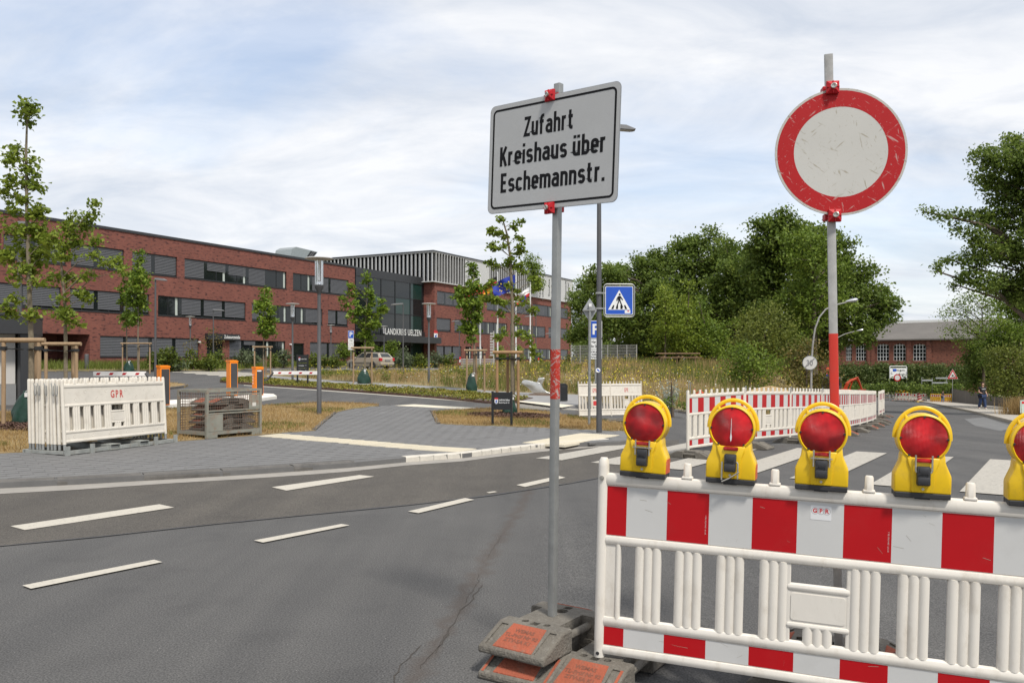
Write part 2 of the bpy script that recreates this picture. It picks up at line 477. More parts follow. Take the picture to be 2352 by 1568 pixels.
# --- asphalt: aggregate speckle, patches, tyre polish and a few cracks
def asphalt_mat(name, c, c2, stain=False):
    m = mat(name, c, rough=0.88, color2=c2, vscale=0.55, bump=0.35, bscale=160, spec=0.3)
    nd, ln = nodes_of(m)
    b = nd["Principled BSDF"]
    base = b.inputs["Base Color"].links[0].from_socket
    g = nd.new("ShaderNodeNewGeometry")
    sp = nd.new("ShaderNodeTexNoise"); sp.inputs["Scale"].default_value = 95; sp.inputs["Detail"].default_value = 3; ln(g.outputs["Position"], sp.inputs[0])
    cr = nd.new("ShaderNodeValToRGB"); ln(sp.outputs["Fac"], cr.inputs[0])
    cr.color_ramp.elements[0].position = 0.32; cr.color_ramp.elements[0].color = (0.55, 0.55, 0.55, 1)
    cr.color_ramp.elements[1].position = 0.70; cr.color_ramp.elements[1].color = (1.55, 1.53, 1.5, 1)
    mx = nd.new("ShaderNodeMixRGB"); mx.blend_type = 'MULTIPLY'; mx.inputs[0].default_value = 1
    ln(base, mx.inputs[1]); ln(cr.outputs[0], mx.inputs[2])
    # drag streaks along the road
    mp = nd.new("ShaderNodeMapping"); mp.inputs["Rotation"].default_value = (0, 0, math.radians(34)); mp.inputs["Scale"].default_value = (1.6, 0.13, 1)
    ln(g.outputs["Position"], mp.inputs[0])
    st = nd.new("ShaderNodeTexNoise"); st.inputs["Scale"].default_value = 1.2; st.inputs["Detail"].default_value = 6; ln(mp.outputs[0], st.inputs[0])
    c2r = nd.new("ShaderNodeValToRGB"); ln(st.outputs["Fac"], c2r.inputs[0])
    c2r.color_ramp.elements[0].position = 0.33; c2r.color_ramp.elements[0].color = (0.84, 0.84, 0.845, 1)
    c2r.color_ramp.elements[1].position = 0.7; c2r.color_ramp.elements[1].color = (1.12, 1.11, 1.09, 1)
    m2 = nd.new("ShaderNodeMixRGB"); m2.blend_type = 'MULTIPLY'; m2.inputs[0].default_value = 1
    ln(mx.outputs[0], m2.inputs[1]); ln(c2r.outputs[0], m2.inputs[2])
    # bright grit
    vo = nd.new("ShaderNodeTexVoronoi"); vo.inputs["Scale"].default_value = 26; ln(g.outputs["Position"], vo.inputs[0])
    lt = nd.new("ShaderNodeMath"); lt.operation = 'LESS_THAN'; lt.inputs[1].default_value = 0.055; ln(vo.outputs["Distance"], lt.inputs[0])
    gt = nd.new("ShaderNodeMath"); gt.operation = 'GREATER_THAN'; gt.inputs[1].default_value = 0.8
    sx = nd.new("ShaderNodeSeparateColor"); ln(vo.outputs["Color"], sx.inputs[0]); ln(sx.outputs[0], gt.inputs[0])
    mu = nd.new("ShaderNodeMath"); mu.operation = 'MULTIPLY'; ln(lt.outputs[0], mu.inputs[0]); ln(gt.outputs[0], mu.inputs[1])
    m3 = nd.new("ShaderNodeMixRGB"); ln(mu.outputs[0], m3.inputs[0]); ln(m2.outputs[0], m3.inputs[1]); m3.inputs[2].default_value = (0.42, 0.41, 0.38, 1)
    last = m3.outputs[0]
    # oil drips and darker blots
    ob = nd.new("ShaderNodeTexNoise"); ob.inputs["Scale"].default_value = 1.7; ob.inputs["Detail"].default_value = 6; ob.inputs["Roughness"].default_value = 0.55; ln(g.outputs["Position"], ob.inputs[0])
    oc = nd.new("ShaderNodeValToRGB"); ln(ob.outputs["Fac"], oc.inputs[0])
    oc.color_ramp.elements[0].position = 0.30; oc.color_ramp.elements[0].color = (0.88, 0.88, 0.885, 1); oc.color_ramp.elements[1].position = 0.46; oc.color_ramp.elements[1].color = (1, 1, 1, 1)
    m4 = nd.new("ShaderNodeMixRGB"); m4.blend_type = 'MULTIPLY'; m4.inputs[0].default_value = 1; ln(last, m4.inputs[1]); ln(oc.outputs[0], m4.inputs[2]); last = m4.outputs[0]
    if stain:
        # brown smear along the old saw cut beside the sign feet
        a_, b_ = Vector(gp(950, 1560)), Vector(gp(1205, 1145)); d_ = (b_ - a_).normalized(); n_ = Vector((-d_.y, d_.x))
        dt = nd.new("ShaderNodeVectorMath"); dt.operation = 'DOT_PRODUCT'; ln(g.outputs["Position"], dt.inputs[0]); dt.inputs[1].default_value = (n_.x, n_.y, 0)
        s1 = nd.new("ShaderNodeMath"); s1.operation = 'SUBTRACT'; ln(dt.outputs["Value"], s1.inputs[0]); s1.inputs[1].default_value = n_.dot(a_)
        nn_ = nd.new("ShaderNodeTexNoise"); nn_.inputs["Scale"].default_value = 5; nn_.inputs["Detail"].default_value = 6; ln(g.outputs["Position"], nn_.inputs[0])
        s2 = nd.new("ShaderNodeMath"); s2.operation = 'MULTIPLY_ADD'; ln(nn_.outputs["Fac"], s2.inputs[0]); s2.inputs[1].default_value = 0.26; ln(s1.outputs[0], s2.inputs[2])
        s3 = nd.new("ShaderNodeMath"); s3.operation = 'SUBTRACT'; ln(s2.outputs[0], s3.inputs[0]); s3.inputs[1].default_value = 0.13
        s4 = nd.new("ShaderNodeMath"); s4.operation = 'ABSOLUTE'; ln(s3.outputs[0], s4.inputs[0])
        cr4 = nd.new("ShaderNodeValToRGB"); ln(s4.outputs[0], cr4.inputs[0])
        cr4.color_ramp.elements[0].position = 0.0; cr4.color_ramp.elements[0].color = (0.55, 0.55, 0.55, 1); cr4.color_ramp.elements[1].position = 0.09; cr4.color_ramp.elements[1].color = (0, 0, 0, 1)
        m5 = nd.new("ShaderNodeMixRGB"); ln(cr4.outputs[0], m5.inputs[0]); ln(last, m5.inputs[1]); m5.inputs[2].default_value = (0.068, 0.052, 0.042, 1); last = m5.outputs[0]
    ln(last, b.inputs["Base Color"])
    return m
M_ASPH = asphalt_mat("asphalt", (0.094, 0.0925, 0.0915), (0.078, 0.077, 0.0765), True)
M_ASPHOLD = asphalt_mat("asphalt_old", (0.094, 0.086, 0.076), (0.074, 0.068, 0.061))
M_ASPHLIGHT = asphalt_mat("asphalt_light", (0.17, 0.165, 0.155), (0.13, 0.125, 0.12))
M_LINE = mat("road_paint", (0.46, 0.425, 0.36), rough=0.75, var=0.06, vscale=30, dirt=(0.13, 0.12, 0.11), dscale=30, damt=0.75, bump=0.2, bscale=120)
M_ZEBRA = mat("zebra_paint", (0.37, 0.345, 0.30), rough=0.8, var=0.07, vscale=14, dirt=(0.11, 0.105, 0.1), dscale=22, damt=0.8, bump=0.2, bscale=120)
M_KERB = mat("kerb_concrete", (0.098, 0.091, 0.083), rough=0.85, var=0.28, vscale=5, bump=0.2, bscale=60, dirt=(0.17, 0.16, 0.145), dscale=4, damt=0.5)
M_KERBW = mat("kerb_white", (0.52, 0.485, 0.42), rough=0.8, var=0.1, vscale=9, dirt=(0.35, 0.32, 0.28), dscale=10, damt=0.5)
M_GUTTER = mat("gutter_concrete", (0.27, 0.25, 0.222), rough=0.85, var=0.12, vscale=3, bump=0.15, dirt=(0.2, 0.19, 0.17), dscale=5)
M_PAVER = mat("grey_pavers", (0.150, 0.147, 0.144), rough=0.8, color2=(0.128, 0.126, 0.124), vscale=2.2, bump=0.15, bscale=90, dirt=(0.16, 0.155, 0.145), dscale=1.3, damt=0.4)
M_BED = mat("paver_bedding", (0.12, 0.117, 0.114), rough=0.9, var=0.12, vscale=5)
M_TACT = mat("tactile_white", (0.60, 0.545, 0.43), rough=0.75, var=0.06, vscale=2.0, dirt=(0.5, 0.46, 0.38), dscale=5, damt=0.4)
M_PATH = mat("light_paving", (0.235, 0.23, 0.225), rough=0.85, var=0.08, vscale=1.2, bump=0.1)
M_DRY = mat("dry_lawn_soil", (0.30, 0.205, 0.095), rough=0.95, color2=(0.21, 0.155, 0.07), vscale=1.3, bump=0.6, bscale=50, dirt=(0.13, 0.14, 0.045), dscale=0.8, damt=0.7)
M_MEADOW = mat("meadow_soil", (0.27, 0.20, 0.095), rough=0.95, color2=(0.16, 0.15, 0.06), vscale=0.6, bump=0.6, bscale=20, dirt=(0.12, 0.15, 0.045), dscale=0.35, damt=0.8)
M_MULCH = mat("bark_mulch", (0.10, 0.055, 0.04), rough=0.95, var=0.5, vscale=22, bump=0.8, bscale=40)
M_GROUND = mat("rough_ground", (0.20, 0.17, 0.085), rough=0.95, color2=(0.11, 0.125, 0.045), vscale=0.12, bump=0.4, bscale=6)

# one sheet to the horizon, a little below everything laid on it
def axis_cells(a, near, step):
    v = list(np.arange(-near, near + 0.1, step)); s = step
    x = near
    while x < a:
        s *= 1.4; x += s; v.append(x); v.insert(0, -x)
    return v
gx = axis_cells(2600, 140, 2.0); gy = [y + 60 for y in axis_cells(2600, 140, 2.0)]
GX, GY = np.meshgrid(gx, gy)
GZ = G(GX, GY) - 0.25
nx = len(gx)
V = np.stack([GX.ravel(), GY.ravel(), GZ.ravel()], 1)
I = np.arange(len(gx) * len(gy)).reshape(len(gy), nx)
Q = np.stack([I[:-1, :-1].ravel(), I[:-1, 1:].ravel(), I[1:, 1:].ravel(), I[1:, :-1].ravel()], 1)
ground = link(bpy.data.objects.new("ground", npmesh("ground", V, Q, M_GROUND)))
ground["kind"] = "structure"

# asphalt carriageway (the driveway and the car park surface run on in one sheet)
road = pmesh("road", [(-60, -12), (30, -12), (30, 20), (44, 60), (66, 130), (40, 135), (20, 110), (6, 85), (-60, 85)], 0.0, M_ASPH)
kerb_px = [(-330, 1141), (-150, 1128.5), (0, 1122.5), (182, 1113.5), (386, 1101.5), (562, 1091.5), (799, 1075), (932, 1062), (1067, 1052), (1177, 1038), (1264, 1029), (1400, 1018)]
kerb_w = gpl(kerb_px)
seam_px = [(-330, 1285), (0, 1255), (243, 1232), (476, 1206), (953, 1159), (1130, 1138), (1300, 1112), (1430, 1088), (1560, 1066)]
old = [p for p in gpl(seam_px)] + [p for p in gpl([(1560, 1010), (1400, 1020)])] + kerb_w[::-1][1:]
pmesh("old_asphalt_strip", old, 0.004, M_ASPHOLD, road)
# darker bitumen joint along the seam
M_SEAM = mat("bitumen_seam", (0.04, 0.04, 0.042), rough=0.6, var=0.2)
sw = gpl(seam_px)
def offs(line, d):
    o = []
    for i, p in enumerate(line):
        a = Vector(line[max(i - 1, 0)]); b = Vector(line[min(i + 1, len(line) - 1)])
        t = (b - a).normalized(); n = Vector((-t.y, t.x))
        o.append((p[0] + n.x * d, p[1] + n.y * d))
    return o
seam_f = resample(sw[:-1], 0.35)
jit = [0.012 + 0.03 * random.random() for _ in seam_f]
def offv(line, ds):
    o = []
    for i, p in enumerate(line):
        a = Vector(line[max(i - 1, 0)]); b = Vector(line[min(i + 1, len(line) - 1)])
        t = (b - a).normalized(); n = Vector((-t.y, t.x)); o.append((p[0] + n.x * ds[i], p[1] + n.y * ds[i]))
    return o
pmesh("bitumen_joint", offv(seam_f, jit) + offv(seam_f, [-0.5 * j for j in jit])[::-1], 0.007, M_SEAM, road)
# concrete gutter beside the kerb
g0 = kerb_w[:9]; g1 = gpl([(-330, 1158), (-150, 1143), (0, 1135), (182, 1125), (386, 1111), (562, 1100.5), (799, 1083.5), (932, 1069.5), (1067, 1059.5)])
pmesh("gutter", g0 + g1[::-1], 0.008, M_GUTTER, road)
pmesh("gutter", kerb_w[8:] + gpl([(1400, 1025), (1264, 1036), (1177, 1045), (1067, 1059.5)]), 0.009, M_GUTTER, road)

# painted dashes
dashes = [
    [(24, 1210), (57, 1219), (400, 1167), (366, 1159.5)],
    [(624, 1120), (658, 1128), (860, 1095.5), (826, 1092)],
    [(51, 1347), (71, 1354.6), (373, 1293), (354, 1287.5)],
    [(583, 1243), (604, 1248), (803, 1208), (784, 1205)],
    [(937, 1176), (961, 1180), (1089, 1149), (1068, 1145)],
    [(1186, 1115), (1206, 1119.5), (1299, 1098), (1282, 1094)],
    [(1117, 1132), (1124, 1134), (1142, 1131), (1136, 1129.5)]]
for d in dashes:
    pmesh("lane_dash", gpl(d), 0.0115, M_LINE, road, cell=0.5)
# zebra crossing
E1, E2 = Vector((0.566, 0.824)), Vector((0.824, -0.566))
z0 = Vector((6.27, 14.6))
for i in range(9):
    e2 = -4.32 + 1.03 * i
    a = z0 + E2 * e2; b = z0 + E2 * (e2 + 0.5)
    q = [a + E1 * -4.1, b + E1 * -4.1, b, a]
    pmesh("zebra_stripe", [(p.x, p.y) for p in q], 0.0115, M_ZEBRA, road, cell=0.5)
# worn crack repair beside the sign base, oil dark
M_CRACK = mat("road_crack", (0.055, 0.046, 0.038), rough=0.95, vscale=25, color2=(0.03, 0.026, 0.022))
def crack(pts, w0, w1, seed):
    r_ = random.Random(seed)
    ln_ = resample(gpl(pts), 0.05)
    l = [w0 * (0.3 + r_.random()) for _ in ln_]; rr = [-w1 * (0.3 + r_.random()) for _ in ln_]
    jx = 0
    ln2 = []
    for p in ln_:
        jx = jx * 0.8 + r_.uniform(-0.012, 0.012); ln2.append((p.x + jx, p.y + jx * 0.3))
    pmesh("road_crack", offv(ln2, l) + offv(ln2, rr)[::-1], 0.003, M_CRACK, road, cell=0.5)
crack([(968, 1535), (1000, 1485), (1022, 1450)], 0.003, 0.002, 3)
crack([(1066, 1385), (1082, 1355), (1100, 1318)], 0.003, 0.002, 6)
crack([(1120, 1280), (1150, 1230)], 0.002, 0.002, 7)
crack([(1000, 1500), (1052, 1420), (1085, 1370), (1105, 1340)], 0.005, 0.004, 4)
crack([(905, 1568), (930, 1520), (965, 1478)], 0.004, 0.004, 5)

# --- front pavement of grey pavers
PAV = 0.085
pav_px = kerb_px[:-1] + [(1425, 1013), (1490, 1003), (1510, 994), (1490, 988), (1429, 991), (1368, 987), (1264, 983), (1096, 977), (1024, 974), (1002, 973), (990, 948), (985, 942), (1040, 940), (1096, 937), (1061, 934), (951, 927), (905, 930),
    (860, 933), (800, 940), (775, 946), (745, 970), (725, 988), (600, 998), (380, 1015), (180, 1030), (0, 1041), (-150, 1050), (-330, 1060)]
pav_w = gpl(pav_px, 0.0)
nk = len(kerb_px) - 1
pav_w = kerb_w[:nk] + gpl(pav_px[nk:], PAV)
pavement = pmesh("pavement", pav_w, PAV - 0.005, M_BED, None, 0.5, 0.12)
# kerb stones, one metre each, rounded
def stone_mesh(l, w, h, r, m, name="kerb_stone", gap=0.006):
    mb = MB()
    prof = [(0, -0.12), (0, h - r)] + [(r - r * math.cos(a), h - r + r * math.sin(a)) for a in (math.radians(30), math.radians(60), math.radians(90))] + [(w, h), (w, -0.12)]
    mb.prism([(p[0], p[1]) for p in prof][::-1], gap, l - gap, 'x')
    return mb.mesh(name, [m])
KS = stone_mesh(0.975, 0.18, PAV + 0.012, 0.05, M_KERB)
def lay_stones(line, step, me, parent, name="kerb_stone", flip=False, off=0.0):
    pts = resample(line, step)
    for a, b in zip(pts[:-1], pts[1:]):
        o = link(bpy.data.objects.new(name, me), parent)
        za, zb = Gf(a.x, a.y), Gf(b.x, b.y)
        if flip: a, b, za, zb = b, a, zb, za
        dd = (b - a).normalized(); a = a + Vector((dd.y, -dd.x)) * 0.007
        o.location = (a.x, a.y, za + off)
        o.rotation_euler = (random.uniform(-.01, .01), -math.atan2(zb - za, step), math.atan2(b.y - a.y, b.x - a.x))
    return pts
lay_stones(kerb_w[:8], 1.0, KS, pavement)
KW = stone_mesh(0.25, 0.16, PAV + 0.008, 0.02, M_KERBW, "white_kerb_block", 0.002)
lay_stones(kerb_w[7:], 0.25, KW, pavement, "white_kerb_block")
# pavers: running bond parallel to the kerb
ka, kb = Vector(kerb_w[3]), Vector(kerb_w[8])
pu = (kb - ka).normalized(); pn = Vector((-pu.y, pu.x))
LP, WP = 0.30, 0.20
pm = MB()
pm.box((0, 0, 0), (LP - 0.005, WP - 0.005, 0.04))
PME = [pm.mesh("paver", [M_PAVER])]
inner = pav_w
tact_px = [[(590, 1001), (642, 996), (1152, 1032), (1050, 1040)], [(1205, 1018), (1290, 1021), (1432, 1000), (1335, 994)]]
tact_w = [gpl(t, PAV) for t in tact_px]
cells = []
for i in range(-60, 75):
    for j in range(0, 60):
        c = ka + pu * ((i + (0.5 if j % 2 else 0)) * LP) + pn * (0.19 + (j + 0.5) * WP)
        if not inpoly(c.x, c.y, inner): continue
        if any(inpoly(c.x, c.y, t) for t in tact_w): continue
        q = [c + pu * (sx * LP / 2) + pn * (sy * WP / 2) for sx in (-1, 1) for sy in (-1, 1)]
        if sum(inpoly(p.x, p.y, inner) for p in q) < 3: continue
        cells.append(c)
cells.sort(key=lambda c: c.length)
ang = math.atan2(pu.y, pu.x)
vis = [c for c in cells if abs(c.x / max(c.y, 0.1)) < 0.66]
vset = set(id(c) for c in vis[:290])
rest = MB()
R3 = Matrix.Rotation(ang, 3, 'Z')
for c in cells:
    z = Gf(c.x, c.y) + PAV - 0.02 + random.uniform(0, 0.002)
    if id(c) in vset:
        o = link(bpy.data.objects.new("paver", PME[0]), pavement)
        o.location = (c.x, c.y, z); o.rotation_euler = (random.uniform(-.006, .006), random.uniform(-.006, .006), ang)
    else:
        rest.box((c.x, c.y, z), (LP - 0.005, WP - 0.005, 0.04), Matrix.Rotation(random.uniform(-.008, .008), 3, 'X') @ R3)
part("remaining_pavers", rest, M_PAVER, pavement, kind="stuff")
# ribbed white tactile plates
tp = MB(); tp.box((0, 0, -0.012), (0.294, 0.294, 0.04))
for k in range(6): tp.box((0, -0.12 + k * 0.048, 0.0105), (0.29, 0.022, 0.006))
TME = tp.mesh("tactile_plate", [M_TACT])
def lay_plates(quad, nrow, off=PAV):
    a, b, c, d = [Vector(p) for p in quad]   # a-d long side, a-b short side
    s0, s1 = (a + b) / 2, (c + d) / 2
    u = (s1 - s0).normalized(); n = Vector((-u.y, u.x))
    if n.dot(b - a) < 0: n = -n
    an = math.atan2(u.y, u.x)
    for i in range(int((s1 - s0).length / 0.3)):
        for j in range(nrow):
            p = s0 + u * (0.15 + i * 0.3) + n * ((j - (nrow - 1) / 2) * 0.3)
            o = link(bpy.data.objects.new("tactile_plate", TME), pavement)
            o.location = (p.x, p.y, Gf(p.x, p.y) + off - 0.004); o.rotation_euler = (0, 0, an)
def reorder(q):  # short side first
    q = [Vector(p) for p in q]
    return q if (q[0] - q[1]).length < (q[1] - q[2]).length else q[1:] + q[:1]
lay_plates(reorder(tact_w[0]), 2); lay_plates(reorder(tact_w[1]), 3)

# --- dry lawns
LAWN = 0.075
lawnL_px = [(-400, 1064), (-150, 1049), (0, 1040), (180, 1029), (380, 1014), (600, 997), (725, 987), (745, 969), (774, 945), (800, 939), (860, 932), (870, 928), (800, 924), (730, 923), (620, 930), (500, 936), (380, 938), (200, 943), (0, 946), (-400, 955)]
lawnR_px = [(1003, 972), (1024, 973), (1096, 976), (1264, 982), (1368, 986), (1429, 990), (1490, 987), (1420, 970), (1350, 960), (1287, 951), (1264, 945), (1128, 937), (1096, 938), (1040, 942), (991, 946)]
lawnF_px = [(200, 893), (300, 893), (380, 891), (425, 886), (432, 882), (400, 878), (330, 876), (200, 874)]
LW = {}
for nm, px in (("left", lawnL_px), ("right", lawnR_px), ("far", lawnF_px)):
    w_ = gpl(px, LAWN)
    LW[nm] = w_
    pmesh("dry_lawn", w_, LAWN, M_DRY, None, 0.5, 0.14)
KE = stone_mesh(0.985, 0.08, 0.095, 0.012, M_KERB, "edging_stone")
lawnR = bpy.data.objects["dry_lawn.001"]; lawnL = bpy.data.objects["dry_lawn"]; lawnF = bpy.data.objects["dry_lawn.002"]
lay_stones([Vector(p) for p in LW["right"][6:13]], 1.0, KE, lawnR, "edging_stone", flip=False)
lay_stones([Vector(p) for p in LW["left"][11:19]], 1.0, KE, lawnL, "edging_stone")
lay_stones([Vector(p) for p in LW["left"][6:9]], 1.0, KE, lawnL, "edging_stone")
lay_stones([Vector(LW["right"][-1]), Vector(LW["right"][0])], 0.9, KE, lawnR, "edging_stone")
lay_stones([Vector(p) for p in LW["far"][:8]], 1.0, KE, lawnF, "edging_stone")

# --- sedum strip with kerb across the driveway
sed_px = [(505, 874.5), (545, 877.5), (605, 882), (726, 889), (783, 893), (951, 906), (1021, 912), (1127, 922), (1170, 923), (1224, 914), (1150, 906), (1090, 902), (1021, 897), (882, 888.5), (783, 882), (681, 874), (605, 871), (553, 867), (515, 869)]
sed_w = gpl(sed_px, 0.08)
sedum_bed = pmesh("sedum_bed", sed_w, 0.08, M_MULCH, None, 0.5, 0.14)
lay_stones([Vector(p) for p in gpl(sed_px[-1:] + sed_px[:10], 0.05)], 1.0, KS, sedum_bed)
# white painted line along the driveway edge and the small driveway crossing
pmesh("edge_line", gpl([(560, 884), (726, 895), (783, 899), (951, 911), (1120, 925), (1120, 926.2), (951, 912.6), (783, 900.6), (726, 896.4), (560, 885.2)]), 0.006, M_LINE, road)
for i in range(7):
    y = 924.5 + i * 2.3; x = 1100 + i * 16
    pmesh("driveway_stripe", gpl([(x, y), (x + 12, y - 0.9 + 1.6), (x + 150, y + 4.2), (x + 140, y + 2.6)]), 0.006, M_LINE, road)
# path behind the sedum strip
path_px = [(560, 864), (605, 870), (681, 873), (783, 881), (882, 887.5), (1021, 896), (1090, 901), (1150, 905), (1226, 913), (1195, 921), (1290, 935), (1318, 931), (1345, 925), (1338, 907), (1327, 905), (1143, 898), (1021, 888), (783, 874.5), (662, 865), (600, 860)]
path = pmesh("path", gpl(path_px, 0.07), 0.07, M_PATH, None, 0.5, 0.14)
pmesh("tactile_strip", gpl([(1192, 919.5), (1186, 921.5), (1290, 935.5), (1319, 930.5)], 0.074), 0.074, M_TACT, path)
pmesh("tactile_strip", gpl([(905, 931), (951, 928), (1096, 936), (1061, 939)], PAV + 0.006), PAV + 0.006, M_TACT, pavement)
# --- meadow (two bodies of rough grass ground) and planting bed before the office
mead_px = [(600, 860), (662, 865), (783, 874.5), (1021, 888), (1143, 898), (1327, 905), (1338, 907), (1348, 922), (1440, 934), (1540, 939)]
mw = gpl(mead_px, 0.08)
mead_poly = mw + [(8.4, 26.6), (9.6, 29), (14.4, 38), (23.8, 55.4), (31.5, 73.5), (39, 96), (46, 125), (10, 128), (2, 112), (-6, 78), (-16.5, 61)]
meadow = pmesh("meadow_ground", mead_poly, 0.08, M_MEADOW, None, 1.0, 0.14)
lay_stones([Vector(p) for p in mw[7:]] + [Vector((8.4, 26.6)), Vector((9.6, 29)), Vector((14.4, 38))], 1.0, KS, meadow)
# car lane of pale paving
lane = [at(470, 66), at(620, 62), at(790, 66), at(1000, 74), at(1060, 80), at(1000, 84), at(860, 76), at(700, 70)]
pmesh("car_lane", [(p.x, p.y) for p in lane], 0.10, M_ASPHLIGHT, None, 1.0, 0.1)
bed_px = [(60, 845.5), (365, 851), (470, 853.5), (540, 856), (560, 853.5), (520, 849)]
fb = [at(90, 51.5), at(365, 57.5), at(480, 60), at(552, 62), at(560, 64.2), at(620, 70), at(700, 76), at(790, 82), at(815, 91.5), at(394, 70.2), at(200, 63), at(90, 59.5)]
bed_poly = [(p.x, p.y) for p in fb]
bedo = pmesh("planting_bed", bed_poly, 0.14, M_MEADOW, None, 1.0, 0.2)
lay_stones([Vector(p) for p in bed_poly[:8]], 1.0, KS, bedo)
# zebra on the driveway before the bed
for i in range(6):
    y = 853 + i * 2.4; x = 392 + i * 27
    pmesh("driveway_stripe", gpl([(x, y), (x + 6, y + 1.6), (x + 165, y + 1.9), (x + 150, y + 0.4)]), 0.006, M_LINE, road)

# --- right pavement with its kerb
rk_px = [(2010, 909), (2090, 917), (2135, 926), (2169, 933), (2236, 947), (2327, 970.5), (2480, 1010), (2700, 1065)]
rk = gpl(rk_px)
rp_back = gpl([(2700, 985), (2480, 955), (2352, 938), (2286, 932), (2191, 923), (2120, 914), (2040, 905)], 0.10)
rpav = pmesh("right_pavement", rk + rp_back, 0.10, mat("pale_slabs", (0.34, 0.31, 0.265), rough=0.9, var=0.12, vscale=0.9, bump=0.2, dirt=(0.2, 0.18, 0.15), dscale=1.2), None, 1.0, 0.2)
KR = stone_mesh(0.985, 0.14, 0.115, 0.03, mat("pale_kerb", (0.36, 0.32, 0.26), rough=0.9, var=0.25, vscale=6, dirt=(0.12, 0.1, 0.08), dscale=5), "kerb_stone")
lay_stones(rk[::-1], 1.0, KR, rpav)
pmesh("gutter", offv([Vector(p) for p in rk], [0.0] * len(rk)) + offv([Vector(p) for p in rk], [-0.0] * len(rk))[::-1], 0.004, M_GUTTER, road) if False else None
# pale worn patch on the road beside the right kerb
pmesh("worn_road_patch", gpl([(2215, 962), (2260, 958), (2330, 980), (2300, 990), (2240, 978)]), 0.004, mat("worn_asphalt", (0.17, 0.168, 0.163), rough=0.9, color2=(0.10, 0.10, 0.10), vscale=2.5, bump=0.2), road)
# ================================================================== closing barrier, warning lights, foot plates, road signs
M_WPLAST = mat("white_plastic", (0.66, 0.62, 0.555), rough=0.42, var=0.04, vscale=5, dirt=(0.36, 0.30, 0.22), dscale=9, damt=0.42, mscale=(1, 1, 0.4), bump=0.05, bscale=30)
M_WPLAST2 = mat("white_plastic_aged", (0.62, 0.575, 0.50), rough=0.5, var=0.06, vscale=4, dirt=(0.35, 0.30, 0.23), dscale=6, damt=0.4, bump=0.05, bscale=30)
M_RRED = mat("reflective_red", (0.40, 0.006, 0.010), spec=0.25, rough=0.4, var=0.05, vscale=3, dirt=(0.36, 0.02, 0.02), dscale=5, damt=0.4)
M_RWHITE = mat("reflective_white", (0.52, 0.515, 0.50), rough=0.4, var=0.03, vscale=3, dirt=(0.42, 0.41, 0.39), dscale=4, damt=0.3)
M_STEEL = mat("galvanised_steel", (0.30, 0.305, 0.295), rough=0.45, metal=0.55, var=0.16, vscale=9, dirt=(0.27, 0.27, 0.26), dscale=5, damt=0.6)
M_STEELW = mat("weathered_zinc", (0.36, 0.355, 0.34), rough=0.6, metal=0.25, var=0.2, vscale=12, dirt=(0.50, 0.49, 0.47), dscale=14, damt=0.7)
M_BOLT = mat("bolt_steel", (0.55, 0.53, 0.48), rough=0.35, metal=0.9, var=0.2, vscale=40)
M_BLACK = mat("black_rubber", (0.022, 0.022, 0.024), rough=0.6, var=0.25, vscale=14)
M_BLACKP = mat("black_plastic", (0.03, 0.03, 0.033), rough=0.4, var=0.2, vscale=18)
M_YELLOW = mat("yellow_plastic", (0.74, 0.475, 0.011), rough=0.36, var=0.05, vscale=7, dirt=(0.42, 0.27, 0.04), dscale=13, damt=0.5)
M_ORNGW = mat("worn_orange", (0.55, 0.09, 0.03), rough=0.6, var=0.15, vscale=15, dirt=(0.7, 0.45, 0.1), dscale=26, damt=0.8)
M_RUBBER = mat("recycled_rubber", (0.148, 0.132, 0.108), rough=0.92, color2=(0.105, 0.094, 0.078), vscale=6, bump=0.55, bscale=70, dirt=(0.24, 0.225, 0.195), dscale=38, damt=0.7)
M_FOOTO = mat("orange_foot_paint", (0.36, 0.092, 0.050), rough=0.9, color2=(0.25, 0.080, 0.048), vscale=7, bump=0.45, bscale=70, dirt=(0.16, 0.115, 0.085), dscale=14, damt=0.9, spec=0.2)
M_FOOTT = mat("foot_lettering", (0.17, 0.06, 0.035), rough=0.85, var=0.2, vscale=20)
M_SIGNRED = mat("clamp_red", (0.44, 0.010, 0.016), spec=0.3, rough=0.45, var=0.08, vscale=20, coord='obj')

def stripe_rects():
    e = [0.05] + [0.15 + 0.2 * i for i in range(10)] + [2.05]
    return [(a, b, i % 2 == 0) for i, (a, b) in enumerate(zip(e[:-1], e[1:]))]
def baluster_mesh(h, m):
    w = 0.127; n = 19
    fr = [(-w / 2 + w * i / (n - 1), -0.010 - 0.011 * abs(math.sin(math.pi * 3 * i / (n - 1))) ** 0.7) for i in range(n)]
    poly = fr + [(w / 2, 0.012), (-w / 2, 0.012)]
    mb = MB(); mb.prism(poly, 0, h, 'z')
    return mb.mesh("baluster", [m], smooth=True)
def rail_mb(mb, x0, x1, z0, z1, th):
    mb.bx(x0, x1, -th / 2, th / 2, z0, z1, bev=min((z1 - z0), th) * 0.42)
def peg_mesh(m):
    mb = MB()
    mb.bx(-0.026, 0.026, -0.021, 0.021, 0.0, 0.014, 0.005)
    o = [(0.019, 0.010), (0.010, 0.018), (-0.010, 0.018), (-0.019, 0.010), (-0.019, -0.010), (-0.010, -0.018), (0.010, -0.018), (0.019, -0.010)]
    vs = []
    for z, k in ((0.014, 1.0), (0.07, 0.92), (0.076, 0.75)): vs += [(x * k, y * k, z) for x, y in o]
    fs = [(i, (i + 1) % 8, 8 + (i + 1) % 8, 8 + i) for i in range(8)] + [(8 + i, 8 + (i + 1) % 8, 16 + (i + 1) % 8, 16 + i) for i in range(8)] + [tuple(range(16, 24))]
    mb.add(vs, fs)
    return mb.mesh("peg", [m], smooth=True)
